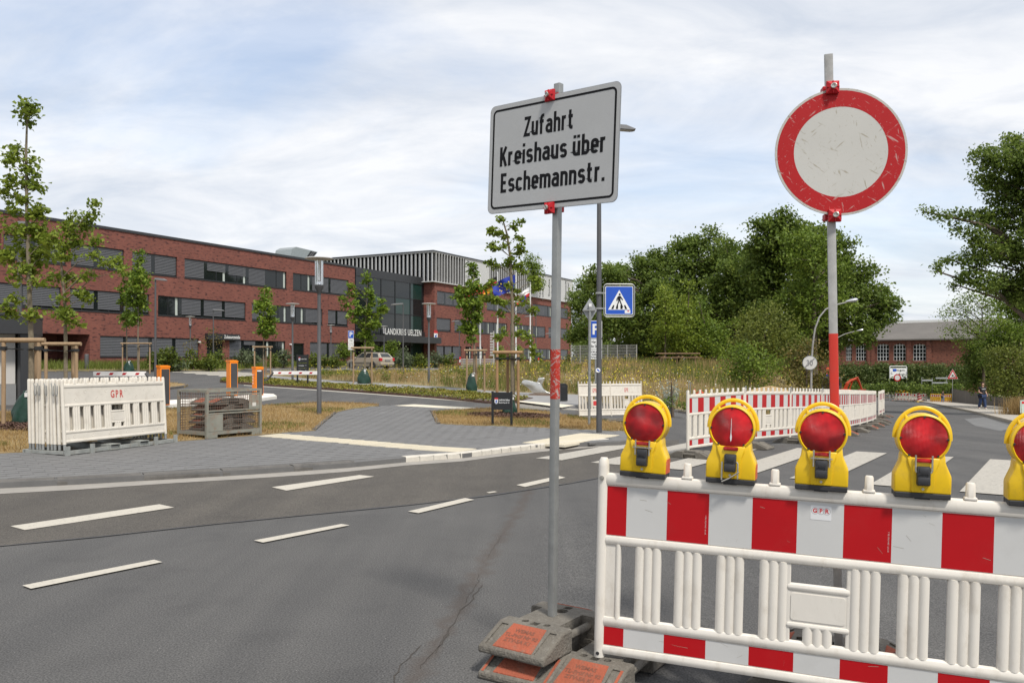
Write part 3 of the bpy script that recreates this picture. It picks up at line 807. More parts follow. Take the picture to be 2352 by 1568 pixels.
def make_panel(label, striped=True, m=M_WPLAST, red=None, yellow=False):
    """2.1 m barrier panel, x along it, front at -y, standing on z = 0"""
    t = thing("barrier_panel", label, "barrier")
    red = red or M_RRED
    for x in (0.027, 2.073):
        mb = MB()
        mb.tube([(x, 0, 0.0), (x, 0, 0.955), (x, 0, 0.985), (x, 0, 1.0)], [0.027, 0.027, 0.025, 0.017], 14)
        part("post", mb, m, t, True)
    for nm, z0, z1, th in (("top_rail", 0.862, 0.926, 0.05), ("middle_rail", 0.566, 0.616, 0.046), ("lower_rail", 0.16, 0.212, 0.046), ("bottom_rail", 0.016, 0.066, 0.046)):
        mb = MB(); rail_mb(mb, 0.035, 2.065, z0, z1, th)
        part(nm, mb, m, t, True)
    for nm, z0, z1 in (("upper_board", 0.61, 0.868), ("lower_board", 0.062, 0.164)):
        mb = MB(); mb.bx(0.04, 2.06, -0.011, 0.011, z0, z1)
        part(nm, mb, m, t)
    bm_ = baluster_mesh(0.366, m)
    for s in (0.262, 0.4575, 0.655, 0.853, 1.247, 1.445, 1.643, 1.84):
        o = part("baluster", bm_, m, t); o.location = (s, 0, 0.206)
    for s in (0.083, 2.017):
        mb = MB(); mb.bx(s - 0.042, s + 0.042, -0.012, 0.012, 0.206, 0.572); mb.tube([(s + (0.03 if s < 1 else -0.03), -0.008, 0.2), (s + (0.03 if s < 1 else -0.03), -0.008, 0.575)], 0.013, 10)
        part("end_stile", mb, m, t, True)
    # centre plate with short balusters below it
    mb = MB(); mb.bx(0.915, 1.185, -0.012, 0.012, 0.29, 0.46); ring_ = MB()
    rail_mb(mb, 0.912, 1.188, 0.445, 0.478, 0.04); rail_mb(mb, 0.912, 1.188, 0.272, 0.300, 0.04)
    part("centre_plate", mb, m, t, True)
    mb = MB(); mb.prism(rrect(0.235, 0.125, 0.012, 3, 1.05, 0.373), -0.0155, -0.011, 'y'); part("plate_inset", mb, m, t)
    sm = baluster_mesh(0.085, m)
    o = part("baluster", sm, m, t); o.location = (1.05, 0, 0.2)
    for x in (0.918, 1.182):
        mb = MB(); mb.bx(x - 0.012, x + 0.012, -0.013, 0.013, 0.2, 0.575, 0.005); part("plate_side", mb, m, t)
    pm_ = peg_mesh(m)
    for k in range(9):
        s = 0.24 + 0.2025 * k
        o = part("peg", pm_, m, t); o.location = (s, 0, 0.922)
    if striped:
        for a, b, r in stripe_rects():
            for z0, z1 in ((0.618, 0.861), (0.068, 0.158)):
                mb = MB(); mb.bx(a, b, -0.0128, -0.0108, z0, z1)
                part("reflective_stripe", mb, red if r else M_RWHITE, t)
                mb = MB(); mb.bx(a, b, 0.0108, 0.0128, z0, z1)
                part("reflective_stripe", mb, red if r else M_RWHITE, t)
    return t

# --- warning light
def lens_material():
    m = bpy.data.materials.new("red_lens"); m.use_nodes = True
    nd, ln = nodes_of(m); b = nd["Principled BSDF"]
    b.inputs["Roughness"].default_value = 0.3; b.inputs["Specular IOR Level"].default_value = 0.3
    tcn = nd.new("ShaderNodeTexCoord"); gpn = nd.new("ShaderNodeNewGeometry")
    no = nd.new("ShaderNodeTexNoise"); no.inputs["Scale"].default_value = 11; no.inputs["Detail"].default_value = 2; ln(gpn.outputs["Position"], no.inputs[0])
    cr = nd.new("ShaderNodeValToRGB"); ln(no.outputs["Fac"], cr.inputs[0])
    cr.color_ramp.elements[0].position = 0.33; cr.color_ramp.elements[0].color = (0.20, 0.003, 0.006, 1)
    cr.color_ramp.elements[1].position = 0.72; cr.color_ramp.elements[1].color = (0.66, 0.014, 0.020, 1)
    ln(cr.outputs[0], b.inputs["Base Color"])
    w1 = nd.new("ShaderNodeTexWave"); w1.bands_direction = 'X'; w1.inputs["Scale"].default_value = 62; ln(tcn.outputs["Object"], w1.inputs[0])
    w2 = nd.new("ShaderNodeTexWave"); w2.bands_direction = 'Z'; w2.inputs["Scale"].default_value = 62; ln(tcn.outputs["Object"], w2.inputs[0])
    ad = nd.new("ShaderNodeMath"); ad.operation = 'ADD'; ln(w1.outputs["Fac"], ad.inputs[0]); ln(w2.outputs["Fac"], ad.inputs[1])
    bp = nd.new("ShaderNodeBump"); bp.inputs["Strength"].default_value = 0.55; bp.inputs["Distance"].default_value = 0.003
    ln(ad.outputs[0], bp.inputs["Height"]); ln(bp.outputs[0], b.inputs["Normal"])
    return m
M_LENS = lens_material()
def bev_mesh(name, poly, y0, y1, bev, m, seg=2, M=None):
    mb = MB(); mb.prism(poly, y0, y1, 'y')
    me = mb.mesh(name, [m])
    bm = bmesh.new(); bm.from_mesh(me)
    bmesh.ops.bevel(bm, geom=bm.edges[:], offset=bev, segments=seg, affect='EDGES', profile=0.5, clamp_overlap=True)
    bm.to_mesh(me); bm.free()
    me.polygons.foreach_set("use_smooth", [True] * len(me.polygons))
    try: me.set_sharp_from_angle(angle=math.radians(50))
    except Exception: pass
    return me
RY = Matrix.Rotation(math.radians(90), 3, 'X')       # lathe axis z -> -y
LZ = 0.262
def make_light(label):
    t = thing("warning_light", label, "warning light")
    mb = MB(); mb.bx(-0.112, 0.112, -0.054, 0.054, 0.0, 0.024, 0.004); mb.bx(-0.03, 0.03, -0.05, 0.05, -0.004, 0.004)
    part("base", mb, M_BLACK, t)
    body = [(-0.114, 0.022), (0.114, 0.022), (0.114, 0.098), (0.106, 0.118), (0.09, 0.155), (0.086, 0.195), (-0.086, 0.195), (-0.09, 0.155), (-0.106, 0.118), (-0.114, 0.098)]
    part("body", bev_mesh("body", body, -0.05, 0.05, 0.007, M_YELLOW), M_YELLOW, t)
    cen = [(-0.046, 0.025), (0.046, 0.025), (0.05, 0.12), (0.062, 0.15), (0.066, 0.178), (-0.066, 0.178), (-0.062, 0.15), (-0.05, 0.12)]
    part("front_rib", bev_mesh("front_rib", cen, -0.0575, -0.04, 0.005, M_YELLOW), M_YELLOW, t)
    mb = MB()
    mb.lathe([(0.093, 0.046), (0.1, 0.056), (0.1075, 0.052), (0.1085, 0.03), (0.1055, -0.01), (0.1085, -0.04), (0.1, -0.056), (0.09, -0.05)], 40, RY)
    mb.v = [(v[0], v[1], v[2] + LZ) for v in mb.v]
    part("housing_ring", mb, M_YELLOW, t, True)
    for sg, nm in ((1, "lens"), (-1, "lens")):
        mb = MB(); prof = []
        for i in range(9):
            a = i / 8; prof.append((0.0975 * (1 - a * 0.999), sg * (0.05 + 0.026 * (1 - (1 - a) ** 2))))
        mb.lathe(prof, 40, RY); mb.v = [(v[0], v[1], v[2] + LZ) for v in mb.v]
        part(nm, mb, M_LENS, t, True)
    mb = MB(); mb.bx(-0.034, 0.034, -0.068, -0.045, 0.158, 0.176, 0.006); part("lens_lip", mb, M_LENS, t, True)
    for a in (0, 90, 180, 308, 232):
        x, z = 0.0935 * math.cos(math.radians(a)), LZ + 0.0935 * math.sin(math.radians(a))
        mb = MB(); mb.tube([(x, -0.052, z), (x, -0.0585, z)], 0.0045, 10); part("screw", mb, M_BLACKP, t, True)
    mb = MB()
    arc = [(0.1125 * math.cos(math.radians(a)), 0.004, LZ + 0.131 * math.sin(math.radians(a))) for a in range(-4, 185, 6)]
    mb.tube(arc, 0.0056, 10, sq=1.7)
    for a in (50, 130):
        c, s = math.cos(math.radians(a)), math.sin(math.radians(a))
        mb.tube([(0.1 * c, 0.004, LZ + 0.1 * s), (0.1115 * c, 0.004, LZ + 0.13 * s)], [0.009, 0.006], 8)
    part("handle", mb, M_YELLOW, t, True)
    mb = MB(); mb.bx(-0.0275, 0.0275, -0.078, -0.052, 0.058, 0.142, 0.006); mb.bx(-0.0255, 0.0255, -0.084, -0.07, 0.061, 0.096, 0.004); mb.bx(-0.02, 0.02, -0.082, -0.07, 0.104, 0.137, 0.004)
    for x in (-0.018, 0.018):
        for z in (0.068, 0.11): mb.tube([(x, -0.083, z), (x, -0.0865, z)], 0.0035, 8)
    part("lock", mb, M_BLACKP, t, True)
    mb = MB(); mb.tube([(0, -0.055, 0.042), (0, -0.062, 0.042)], 0.006, 10); part("screw", mb, M_BOLT, t, True)
    return t
def light_bracket(t, kind):
    mb = MB()
    if kind == 'up':
        for x in (-0.034, 0.034): mb.tube([(x, -0.07, 0.11), (x, -0.07, 0.185)], 0.0042, 8)
        mb.bx(-0.046, 0.046, -0.078, -0.062, 0.146, 0.151)
    elif kind == 'open':
        mb.tube([(-0.036, -0.075, 0.105), (-0.036, -0.075, 0.02)], 0.0042, 8); mb.tube([(0.03, -0.075, 0.108), (0.036, -0.075, 0.1), (0.037, -0.075, 0.028)], 0.0042, 8)
        mb.tube([(-0.034, -0.078, 0.012), (0.0, -0.078, 0.03), (0.044, -0.078, 0.062)], 0.007, 8, sq=0.5)
    else:
        mb.tube([(-0.033, -0.07, 0.19), (-0.033, -0.07, 0.125), (-0.028, -0.07, 0.115)], 0.0042, 8); mb.tube([(0.033, -0.07, 0.19), (0.033, -0.07, 0.125), (0.028, -0.07, 0.115)], 0.0042, 8)
    part("bolt_bracket", mb, M_BOLT, t, True)
def worn_side(t):
    mb = MB(); mb.prism([(-0.044, 0.026), (0.044, 0.026), (0.044, 0.088), (0.03, 0.096), (-0.03, 0.094), (-0.044, 0.084)], 0.1136, 0.1152, 'x')
    part("worn_patch", mb, M_ORNGW, t, label="scuffed orange paint patch")

BAR_DIR = Vector((0.938, -0.347)); BAR_ANG = math.atan2(-0.347, 0.938)
bar_loc = Vector((0.414, 4.19, 0.12))
bar = make_panel("nearest barrier panel with wide red and white stripes and four warning lights on top")
bar.location = bar_loc; bar.rotation_euler = Euler((0, math.radians(1.5), BAR_ANG), 'XYZ')
bar.rotation_mode = 'XYZ'
BARM = Matrix.Translation(bar_loc) @ Euler((0, math.radians(1.5), BAR_ANG), 'XYZ').to_matrix().to_4x4()
M_STICK = mat("sticker_white", (0.66, 0.66, 0.66), rough=0.4, var=0.03)
M_STRED = mat("sticker_red", (0.52, 0.015, 0.02), rough=0.4, var=0.03)
M_STGREY = mat("sticker_grey", (0.2, 0.2, 0.21), rough=0.5, var=0.03)
mb = MB(); mb.prism(rrect(0.09, 0.066, 0.004, 3, 1.052, 0.815), -0.0138, -0.0129, 'y'); stk = part("sticker", mb, M_STICK, bar)
for i, ch in enumerate("GPR"):
    x = 1.052 + (i - 1) * 0.0255
    mb = MB(); n = 28
    ring_mb(mb, disc_poly(0.0158, n, x, 0.823), disc_poly(0.0144, n, x, 0.823), -0.01395 - 0.0001 * i); part("sticker_ring", mb.mesh("sticker_ring", [M_STGREY], fix=False), M_STGREY, stk)
    lettering(ch, 0.027, M_STRED, stk, (x, -0.0142, 0.823), (0, 0, 0), 0.95, 0.001, "sticker_letter")
mb = MB(); mb.tube([(0.024, -0.026, 0.9), (0.024, -0.034, 0.9)], 0.012, 12); mb.tube([(0.024, -0.034, 0.9), (0.024, -0.042, 0.9)], 0.0065, 6); part("bolt", mb, M_BOLT, bar, True)
mb = MB(); mb.tube([(0.024, -0.0255, 0.022), (0.024, -0.028, 0.022)], 0.009, 12); part("bolt_hole", mb, M_BLACK, bar, True)
M_SMALLT = mat("sheet_print", (0.6, 0.5, 0.48), rough=0.5, var=0.02)
for x in (0.536, 1.338, 1.937): lettering("3M TYP 1 DIN 67520, TEIL 2", 0.0085, M_SMALLT, bar, (x, -0.0132, 0.71), (0, math.radians(-90), 0), 0.9, 0, "sheet_print")
M_SCR = mat("scratch", (0.30, 0.27, 0.22), rough=0.7, var=0.2)
r_ = random.Random(5)
for k in range(26):
    x = r_.uniform(0.2, 1.95); z = r_.choice([r_.uniform(0.63, 0.85), r_.uniform(0.63, 0.85), r_.uniform(0.075, 0.15)]); a = r_.uniform(-0.6, 0.6) + (1.57 if r_.random() < .25 else 0); l = r_.uniform(0.01, 0.05)
    z = min(max(z, 0.07 + l if z < .2 else 0.62 + l), 0.86 - l if z > .2 else 0.155)
    mb = MB(); w = r_.uniform(0.0004, 0.0011); dx, dz = math.cos(a) * l / 2, math.sin(a) * min(l, 0.03) / 2
    mb.quad((x - dx, -0.01315, z - dz), (x + dx, -0.01315, z + dz - w), (x + dx * .98, -0.01315, z + dz + w), (x - dx, -0.01315, z - dz + w * 1.5))
    part("scratch", mb.mesh("scratch", [M_SCR], fix=False), M_SCR, bar)

lt0 = None
for i, (s, kind, worn, lab) in enumerate((
        (0.232, 'up', True, "red warning light with orange scuffed side, at the left end of the near barrier"),
        (0.648, 'open', True, "red warning light with a dangling bracket bar and white streak on its lens"),
        (1.05, 'up', False, "red warning light in front of the red painted sign pole"),
        (1.462, 'u', False, "red warning light at right with two upright bolts, before the far road"),
        (1.905, 'u', False, "red warning light cut off by the right edge of the picture"))):
    t = make_light(lab) if lt0 is None else copy_tree(lt0, label=lab)
    if lt0 is None:
        lt0 = t
    t["group"] = "warning lights on the near barrier"
    M = BARM @ Matrix.Translation((s, 0, 0.921))
    t.location = M.translation
    t.rotation_euler = (random.uniform(-.015, .015), math.radians(1.5) + random.uniform(-.02, .02), BAR_ANG + random.uniform(-.05, .05))
    if i > 0:
        for ch in kids(t):
            if ch.name.split('.')[0] in ("bolt_bracket", "worn_patch"): bpy.data.objects.remove(ch)
    light_bracket(t, kind)
    if worn: worn_side(t)
    if i == 1:
        mb = MB(); mb.prism([(-0.001, 0.2), (0.004, 0.21), (0.005, 0.225), (0.002, 0.24), (0.0015, 0.31), (0.0, 0.31), (-0.001, 0.24), (-0.003, 0.222)], -0.0785, -0.0780, 'y'); part("white_streak", mb, M_STICK, t)

# --- foot plates
def foot_base():
    prof = [(-0.4, 0.0), (0.4, 0.0), (0.4, 0.036), (0.205, 0.12), (-0.205, 0.12), (-0.4, 0.036)]
    mb = MB(); mb.prism(prof, -0.2, 0.2, 'y')
    me = mb.mesh("foot_body", [M_RUBBER])
    bm = bmesh.new(); bm.from_mesh(me)
    bmesh.ops.bevel(bm, geom=bm.edges[:], offset=0.012, segments=2, affect='EDGES', profile=0.5)
    bm.to_mesh(me); bm.free()
    cut = MB()
    for sy in (1, -1):
        cut.bx(-0.10, 0.13, sy * 0.125, sy * 0.25, -0.05, 0.2)
        cut.bx(-0.30, -0.27, sy * 0.1, sy * 0.17, -0.02, 0.015)
    cut.bx(0.145, 0.19, -0.022, 0.022, -0.05, 0.3); cut.bx(-0.19, -0.145, -0.022, 0.022, -0.05, 0.3)
    cut.bx(-0.022, 0.022, -0.022, 0.022, -0.05, 0.3)
    cut.tube([(0.155, 0.065, -0.05), (0.155, 0.065, 0.3)], 0.02, 14); cut.tube([(0.155, -0.068, -0.05), (0.155, -0.068, 0.3)], 0.02, 14)
    cut.tube([(-0.1, 0.0, -0.05), (-0.1, 0.0, 0.3)], 0.036, 20)
    sl = math.atan2(0.084, 0.195)
    for sx in (1, -1):
        R = Matrix.Rotation(sx * sl, 3, 'Y')
        for sy in (1, -1): cut.box((sx * 0.302, sy * 0.148, 0.082), (0.165, 0.042, 0.022), R)
        cut.box((sx * 0.41, 0.0, 0.0), (0.05, 0.12, 0.012))
    a = bpy.data.objects.new("foot_tmp", me); b = bpy.data.objects.new("cut_tmp", cut.mesh("cut", [M_RUBBER]))
    col.objects.link(a); col.objects.link(b)
    md = a.modifiers.new("b", 'BOOLEAN'); md.object = b; md.operation = 'DIFFERENCE'; md.solver = 'EXACT'
    md.use_self = True
    dg = bpy.context.evaluated_depsgraph_get(); dg.update()
    res = bpy.data.meshes.new_from_object(a.evaluated_get(dg))
    res.name = "foot_body"
    bpy.data.objects.remove(a); bpy.data.objects.remove(b)
    return res
FOOT_ME = foot_base()
FOOT_ME.materials.clear(); FOOT_ME.materials.append(M_RUBBER)
def slope_pt(x, y, d):
    """point on the +x end slope: x along the slope from the top edge"""
    sl = math.atan2(0.084, 0.195)
    return Vector((0.205 + x * math.cos(sl) + d * math.sin(sl), y, 0.12 - x * math.sin(sl) + d * math.cos(sl)))
def make_foot(label, orange='panel', text=True, lo=False):
    t = thing("foot_plate", label, "foot plate")
    part("body", FOOT_ME, M_RUBBER, t)
    for sy in (1, -1):
        mb = MB(); mb.tube([(-0.105, sy * 0.166, 0.07), (0.135, sy * 0.166, 0.07)], 0.021, 10); part("handle", mb, M_RUBBER, t, True)
    if orange:
        for sx in (1, -1):
            mb = MB()
            w = 0.115
            pts = [slope_pt(0.012, -w * 0.86, 0.004), slope_pt(0.19, -w, 0.004), slope_pt(0.19, w, 0.004), slope_pt(0.012, w * 0.86, 0.004)]
            lo_ = [slope_pt(0.008, -w * 0.9, -0.004), slope_pt(0.196, -w * 1.04, -0.004), slope_pt(0.196, w * 1.04, -0.004), slope_pt(0.008, w * 0.9, -0.004)]
            if sx < 0: pts = [Vector((-p.x, -p.y, p.z)) for p in pts]; lo_ = [Vector((-p.x, -p.y, p.z)) for p in lo_]
            mb.add(pts + lo_, [(0, 1, 2, 3), (0, 4, 5, 1), (1, 5, 6, 2), (2, 6, 7, 3), (3, 7, 4, 0)])
            if orange == 'full':
                for sy in (1, -1):
                    q = [slope_pt(0.02, sy * 0.17, 0.0012), slope_pt(0.2, sy * 0.17, 0.0012), slope_pt(0.2, sy * 0.185, 0.0012), slope_pt(0.02, sy * 0.185, 0.0012)]
                    if sx < 0: q = [Vector((-p.x, -p.y, p.z)) for p in q]
                    mb.add(q, [(0, 1, 2, 3)])
            op = part("end_panel", mb, M_FOOTO, t)
            if text:
                sl = math.atan2(0.084, 0.195)
                for k, (tx, sz) in enumerate((("WEMAS", 0.034), ("TL-Prüf Nr 92", 0.034), ("ZTV-SA K1", 0.034))):
                    tm = text_mb(tx, sz, 1.0, 0.0012)
                    mb2 = MB()
                    vs = []
                    for v in tm.v:
                        p = slope_pt(0.06 + k * 0.037 - v[2], v[0], 0.0052)
                        vs.append(Vector((-p.x, -p.y, p.z)) if sx < 0 else p)
                    mb2.add(vs, tm.f); part("embossed_lettering", mb2.mesh("embossed_lettering", [M_FOOTT], fix=False), M_FOOTT, op)
    return t
foot_rot = math.atan2(-0.82, -0.57)
f1 = make_foot("upper rubber foot plate with orange lettered end, under the lettered sign's pole")
f1.location = (0.215, 4.45, 0.12); f1.rotation_euler = (0, 0, foot_rot)
f2 = make_foot("lower orange ended foot plate, at the bottom of the stack under the lettered sign", 'full', False)
f2.location = (0.205, 4.43, 0.0); f2.rotation_euler = (0, 0, foot_rot + 0.05)
f3 = make_foot("orange faced foot plate carrying the left post of the near barrier", 'full')
f3.location = (0.503, 4.281, 0.0); f3.rotation_euler = (0, 0, math.atan2(-0.84, -0.54))
PLAIN_FOOT = make_foot("rubber foot plate, upper one under the round sign's pole", 'panel')
PLAIN_FOOT.location = (1.585, 4.05, 0.105); PLAIN_FOOT.rotation_euler = (0, 0, math.radians(-28))
f5 = copy_tree(PLAIN_FOOT, (1.60, 4.06, -0.016), math.radians(-33), "rubber foot plate at the bottom under the round sign's pole")
f6 = copy_tree(f3, None, None, "foot plate under the right end of the near barrier, beyond the frame") if False else None

# --- lettered sign: DIN style strokes
def arc(cx, cy, r, a0, a1, n=11):
    o = []
    for i in range(n + 1):
        a = math.radians(a0 + (a1 - a0) * i / n); c, s = math.cos(a), math.sin(a)
        o.append((cx + r * math.copysign(abs(c) ** 0.86, c), cy + r * math.copysign(abs(s) ** 0.86, s)))
    return o
SW = 1.16; hs = SW / 2; B_, X_, C_ = hs, 5 - hs, 7 - hs
def glyphs():
    g = {}
    g['Z'] = (2.1, [[(0.0 - hs * .6, C_), (2.15, C_), (0.0, B_), (2.15 + hs * .6, B_)]])
    u = [[(0, 5), (0, B_ + 1)] + arc(1, B_ + 1, 1, 180, 360), [(2, 5), (2, 0)]]
    g['u'] = (2, u)
    g['ü'] = (2, u + [[(0.25, 6.0), (0.25, 7.0)], [(1.75, 6.0), (1.75, 7.0)]])
    nn = [[(0, 0), (0, 5)], arc(1, X_ - 1, 1, 180, 0) + [(2, 0)]]
    g['n'] = (2, nn)
    g['h'] = (2, [[(0, 0), (0, 7)], arc(1, X_ - 1, 1, 180, 0) + [(2, 0)]])
    g['m'] = (3.7, [[(0, 0), (0, 5)], arc(0.93, X_ - .93, .93, 180, 0) + [(1.86, 0)], arc(2.79, X_ - .93, .93, 180, 0) + [(3.72, 0)]])
    g['r'] = (1.25, [[(0, 0), (0, 5)], arc(1.1, X_ - 1.1, 1.1, 180, 78)])
    g['a'] = (2, [arc(1, X_ - 1, 1, 155, 0) + [(2, 0)], [(2, 2.85), (1.05, 2.85)] + arc(1.0, (2.85 + B_) / 2, (2.85 - B_) / 2, 90, 270) + [(1.3, B_), (2, B_ + .45)]])
    g['f'] = (1.6, [[(0.45, 0), (0.45, C_ - .9)] + arc(1.35, C_ - .9, .9, 180, 90) + [(1.75, C_)], [(-0.35, X_), (1.6, X_)]])
    g['t'] = (1.55, [[(0.4, 6.6), (0.4, B_ + .85)] + arc(1.25, B_ + .85, .85, 180, 270) + [(1.65, B_)], [(-0.4, X_), (1.6, X_)]])
    g['e'] = (2, [[(0, 2.45), (2, 2.45), (2, X_ - 1)] + arc(1, X_ - 1, 1, 0, 180) + [(0, B_ + 1)] + arc(1, B_ + 1, 1, 180, 332)])
    g['i'] = (0, [[(0, 0), (0, 5)], [(0, 6.0), (0, 7.1)]])
    rs = (X_ - B_) / 4
    g['s'] = (1.95, [arc(0.98, X_ - rs, rs, 22, 90, 4) + arc(0.98, X_ - rs, rs, 90, 262)[1:] + arc(0.98, B_ + rs, rs, 82, -90)[0:] + arc(0.98, B_ + rs, rs, -90, -158, 4)[1:]])
    g['c'] = (1.9, [arc(1, X_ - 1, 1, 18, 180) + [(0, B_ + 1)] + arc(1, B_ + 1, 1, 180, 342)])
    g['b'] = (2, [[(0, 0), (0, 7)], arc(1, X_ - 1, 1, 180, 0) + [(2, B_ + 1)] + arc(1, B_ + 1, 1, 0, -180)])
    g['K'] = (2.2, [[(0, 0), (0, 7)], [(2.25, 7), (0.1, 2.3)], [(0.85, 4.0), (2.35, 0)]])
    g['E'] = (1.9, [[(0, 0), (0, 7)], [(0, C_), (2.1, C_)], [(0, 3.6), (1.9, 3.6)], [(0, B_), (2.1, B_)]])
    g['.'] = (0, [[(0, 0), (0, 1.2)]])
    return g
GL = glyphs()
def ribbon(mb, pts, w, y):
    pts = [Vector(p) for p in pts]
    k = len(pts); Lf, Rt = [], []
    for i in range(k):
        if i == 0: t0 = t1 = (pts[1] - pts[0]).normalized()
        elif i == k - 1: t0 = t1 = (pts[-1] - pts[-2]).normalized()
        else:
            t0 = (pts[i] - pts[i - 1]).normalized(); t1 = (pts[i + 1] - pts[i]).normalized()
        n0 = Vector((-t0.y, t0.x)); n1 = Vector((-t1.y, t1.x))
        n = (n0 + n1)
        n = n / max(n.dot(n0) , 0.35)
        Lf.append(pts[i] + n * w / 2); Rt.append(pts[i] - n * w / 2)
    vs = [Vector((p.x, y, p.y)) for p in Lf] + [Vector((p.x, y, p.y)) for p in Rt]
    mb.add(vs, [(i, k + i, k + i + 1, i + 1) for i in range(k - 1)])
def line_width(s): return sum((1.75 if c == ' ' else GL[c][0] + SW + 0.5) for c in s) - 0.5
def stroke_text(s, width, cap, xc, zb, m, parent, y0):
    tot = line_width(s); sx = width / tot; sz = cap / 7.0
    x = -tot / 2 + hs
    k = 0
    for c in s:
        if c == ' ': x += 1.75; continue
        mb = MB()
        for q, st in enumerate(GL[c][1]):
            ribbon(mb, st, SW, y0 - 0.00012 * q)
        mb.v = [(xc + (v[0] + x) * sx, v[1], zb + v[2] * sz) for v in mb.v]
        part("letter", mb.mesh("letter", [m], fix=False), m, parent)
        x += GL[c][0] + SW + 0.5
M_PLATE = mat("sign_sheeting", (0.41, 0.41, 0.405), rough=0.5, var=0.035, vscale=2.5, dirt=(0.50, 0.50, 0.49), dscale=7, damt=0.25, bump=0.12, bscale=420, coord='obj')
M_PLBACK = mat("sign_back", (0.33, 0.34, 0.345), rough=0.5, metal=0.4, var=0.06)
M_INK = mat("sign_black", (0.006, 0.006, 0.007), rough=0.7, var=0.1, vscale=8, spec=0.2)
def clamp(parent, loc, rz):
    e = MB()
    e.bx(-0.026, 0.026, -0.012, 0.004, -0.026, 0.026, 0.002)
    c = [(-0.025, -0.012, -0.025), (0.025, -0.012, -0.025), (0.025, -0.012, 0.025), (-0.025, -0.012, 0.025), (-0.011, -0.022, -0.011), (0.011, -0.022, -0.011), (0.011, -0.022, 0.011), (-0.011, -0.022, 0.011)]
    e.add(c, [(0, 1, 5, 4), (1, 2, 6, 5), (2, 3, 7, 6), (3, 0, 4, 7), (4, 5, 6, 7)])
    for a in range(4):
        R = Matrix.Rotation(math.radians(90 * a), 3, 'Y')
        e.box(R @ Vector((0.018, -0.016, 0)), tuple(abs(v) for v in (R @ Vector((0.014, 0, 0.003)) + Vector((0, 0.008, 0)))) if False else (0.014 if a % 2 == 0 else 0.003, 0.008, 0.003 if a % 2 == 0 else 0.014))
    e.bx(-0.034, 0.034, 0.018, 0.07, -0.014, 0.014, 0.003)
    cl = part("clamp", e, M_SIGNRED, parent); cl.location = loc; cl.rotation_euler = (0, 0, rz); cl.scale = (1.15, 1.1, 1.15)
    b = MB()
    ring = [(0.009 * math.cos(math.radians(a)), -0.032 - 0.004 * math.cos(math.radians(a)), 0.009 * math.sin(math.radians(a))) for a in range(0, 361, 30)]
    b.tube(ring, 0.0032, 8); b.tube([(0, -0.02, 0), (0, -0.028, 0)], 0.008, 10)
    part("eye_bolt", b, M_BOLT, cl, True)
def square_pole(parent, base, top, w, rz, m, name="pole", z0=None, z1=None, grow=0.0):
    """square tube with rounded corners between two points (local to parent)"""
    mb = MB(); base, top = Vector(base), Vector(top)
    a = base if z0 is None else base.lerp(top, (z0 - base.z) / (top.z - base.z))
    b = top if z1 is None else base.lerp(top, (z1 - base.z) / (top.z - base.z))
    R = Matrix.Rotation(rz, 2)
    sec = [R @ Vector(p) for p in rrect(w + grow, w + grow, 0.006 + grow / 2, 2)]
    n = len(sec)
    vs = [Vector((a.x + p.x, a.y + p.y, a.z)) for p in sec] + [Vector((b.x + p.x, b.y + p.y, b.z)) for p in sec]
    mb.add(vs, [(i, (i + 1) % n, n + (i + 1) % n, n + i) for i in range(n)] + [tuple(range(n, 2 * n))])
    return part(name, mb, m, parent, True)
def scratched(name, base, under, amount):
    m = mat(name, base, rough=0.55, var=0.05, vscale=3, coord='obj', spec=0.2)
    nd, ln = nodes_of(m); b = nd["Principled BSDF"]
    prev = b.inputs["Base Color"].links[0].from_socket
    tcn = nd.new("ShaderNodeTexCoord")
    for k, (rot, sc, th) in enumerate((((0, 35, 0), (9, 1, 70), 0.69), ((0, -40, 0), (8, 1, 60), 0.70), ((0, 80, 0), (10, 1, 60), 0.71), ((0, 0, 0), (30, 1, 30), 0.73), ((0, 15, 0), (70, 1, 110), 0.72), ((0, -20, 0), (40, 1, 150), 0.72), ((0, 60, 0), (25, 1, 160), 0.72))):
        mp = nd.new("ShaderNodeMapping"); mp.vector_type = 'TEXTURE'; mp.inputs["Rotation"].default_value = tuple(math.radians(a) for a in rot); mp.inputs["Scale"].default_value = tuple(1.0 / q for q in sc); mp.inputs["Location"].default_value = (k * 3.7, k, k * 1.3)
        ln(tcn.outputs["Object"], mp.inputs[0])
        no = nd.new("ShaderNodeTexNoise"); no.inputs["Scale"].default_value = 1.0; no.inputs["Detail"].default_value = 3; no.inputs["Roughness"].default_value = 0.55; ln(mp.outputs[0], no.inputs[0])
        cr = nd.new("ShaderNodeValToRGB"); ln(no.outputs["Fac"], cr.inputs[0])
        cr.color_ramp.elements[0].position = th - 0.02 - amount; cr.color_ramp.elements[0].color = (0, 0, 0, 1)
        cr.color_ramp.elements[1].position = th + 0.03 - amount; cr.color_ramp.elements[1].color = (0.85, 0.85, 0.85, 1)
        mx = nd.new("ShaderNodeMixRGB"); ln(cr.outputs[0], mx.inputs[0]); ln(prev, mx.inputs[1]); mx.inputs[2].default_value = (*under, 1); prev = mx.outputs[0]
    ln(prev, b.inputs["Base Color"])
    return m
M_REDWORN = scratched("worn_red_paint", (0.40, 0.035, 0.022), (0.36, 0.33, 0.31), 0.085)
sgn = thing("direction_sign", "grey sign plate reading Zufahrt Kreishaus über Eschemannstr. on a square pole", "sign", (0.215, 4.45, 0.10))
PA = math.atan2(-0.646, 0.763)
ptop = (0.035, 0.0, 2.985)
square_pole(sgn, (0, 0, 0), ptop, 0.04, PA, M_STEEL)
for zz in ((1.30, 1.565),): square_pole(sgn, (0, 0, 0), ptop, 0.04, PA, M_REDWORN, "red_paint_band", zz[0], zz[1], 0.0016)
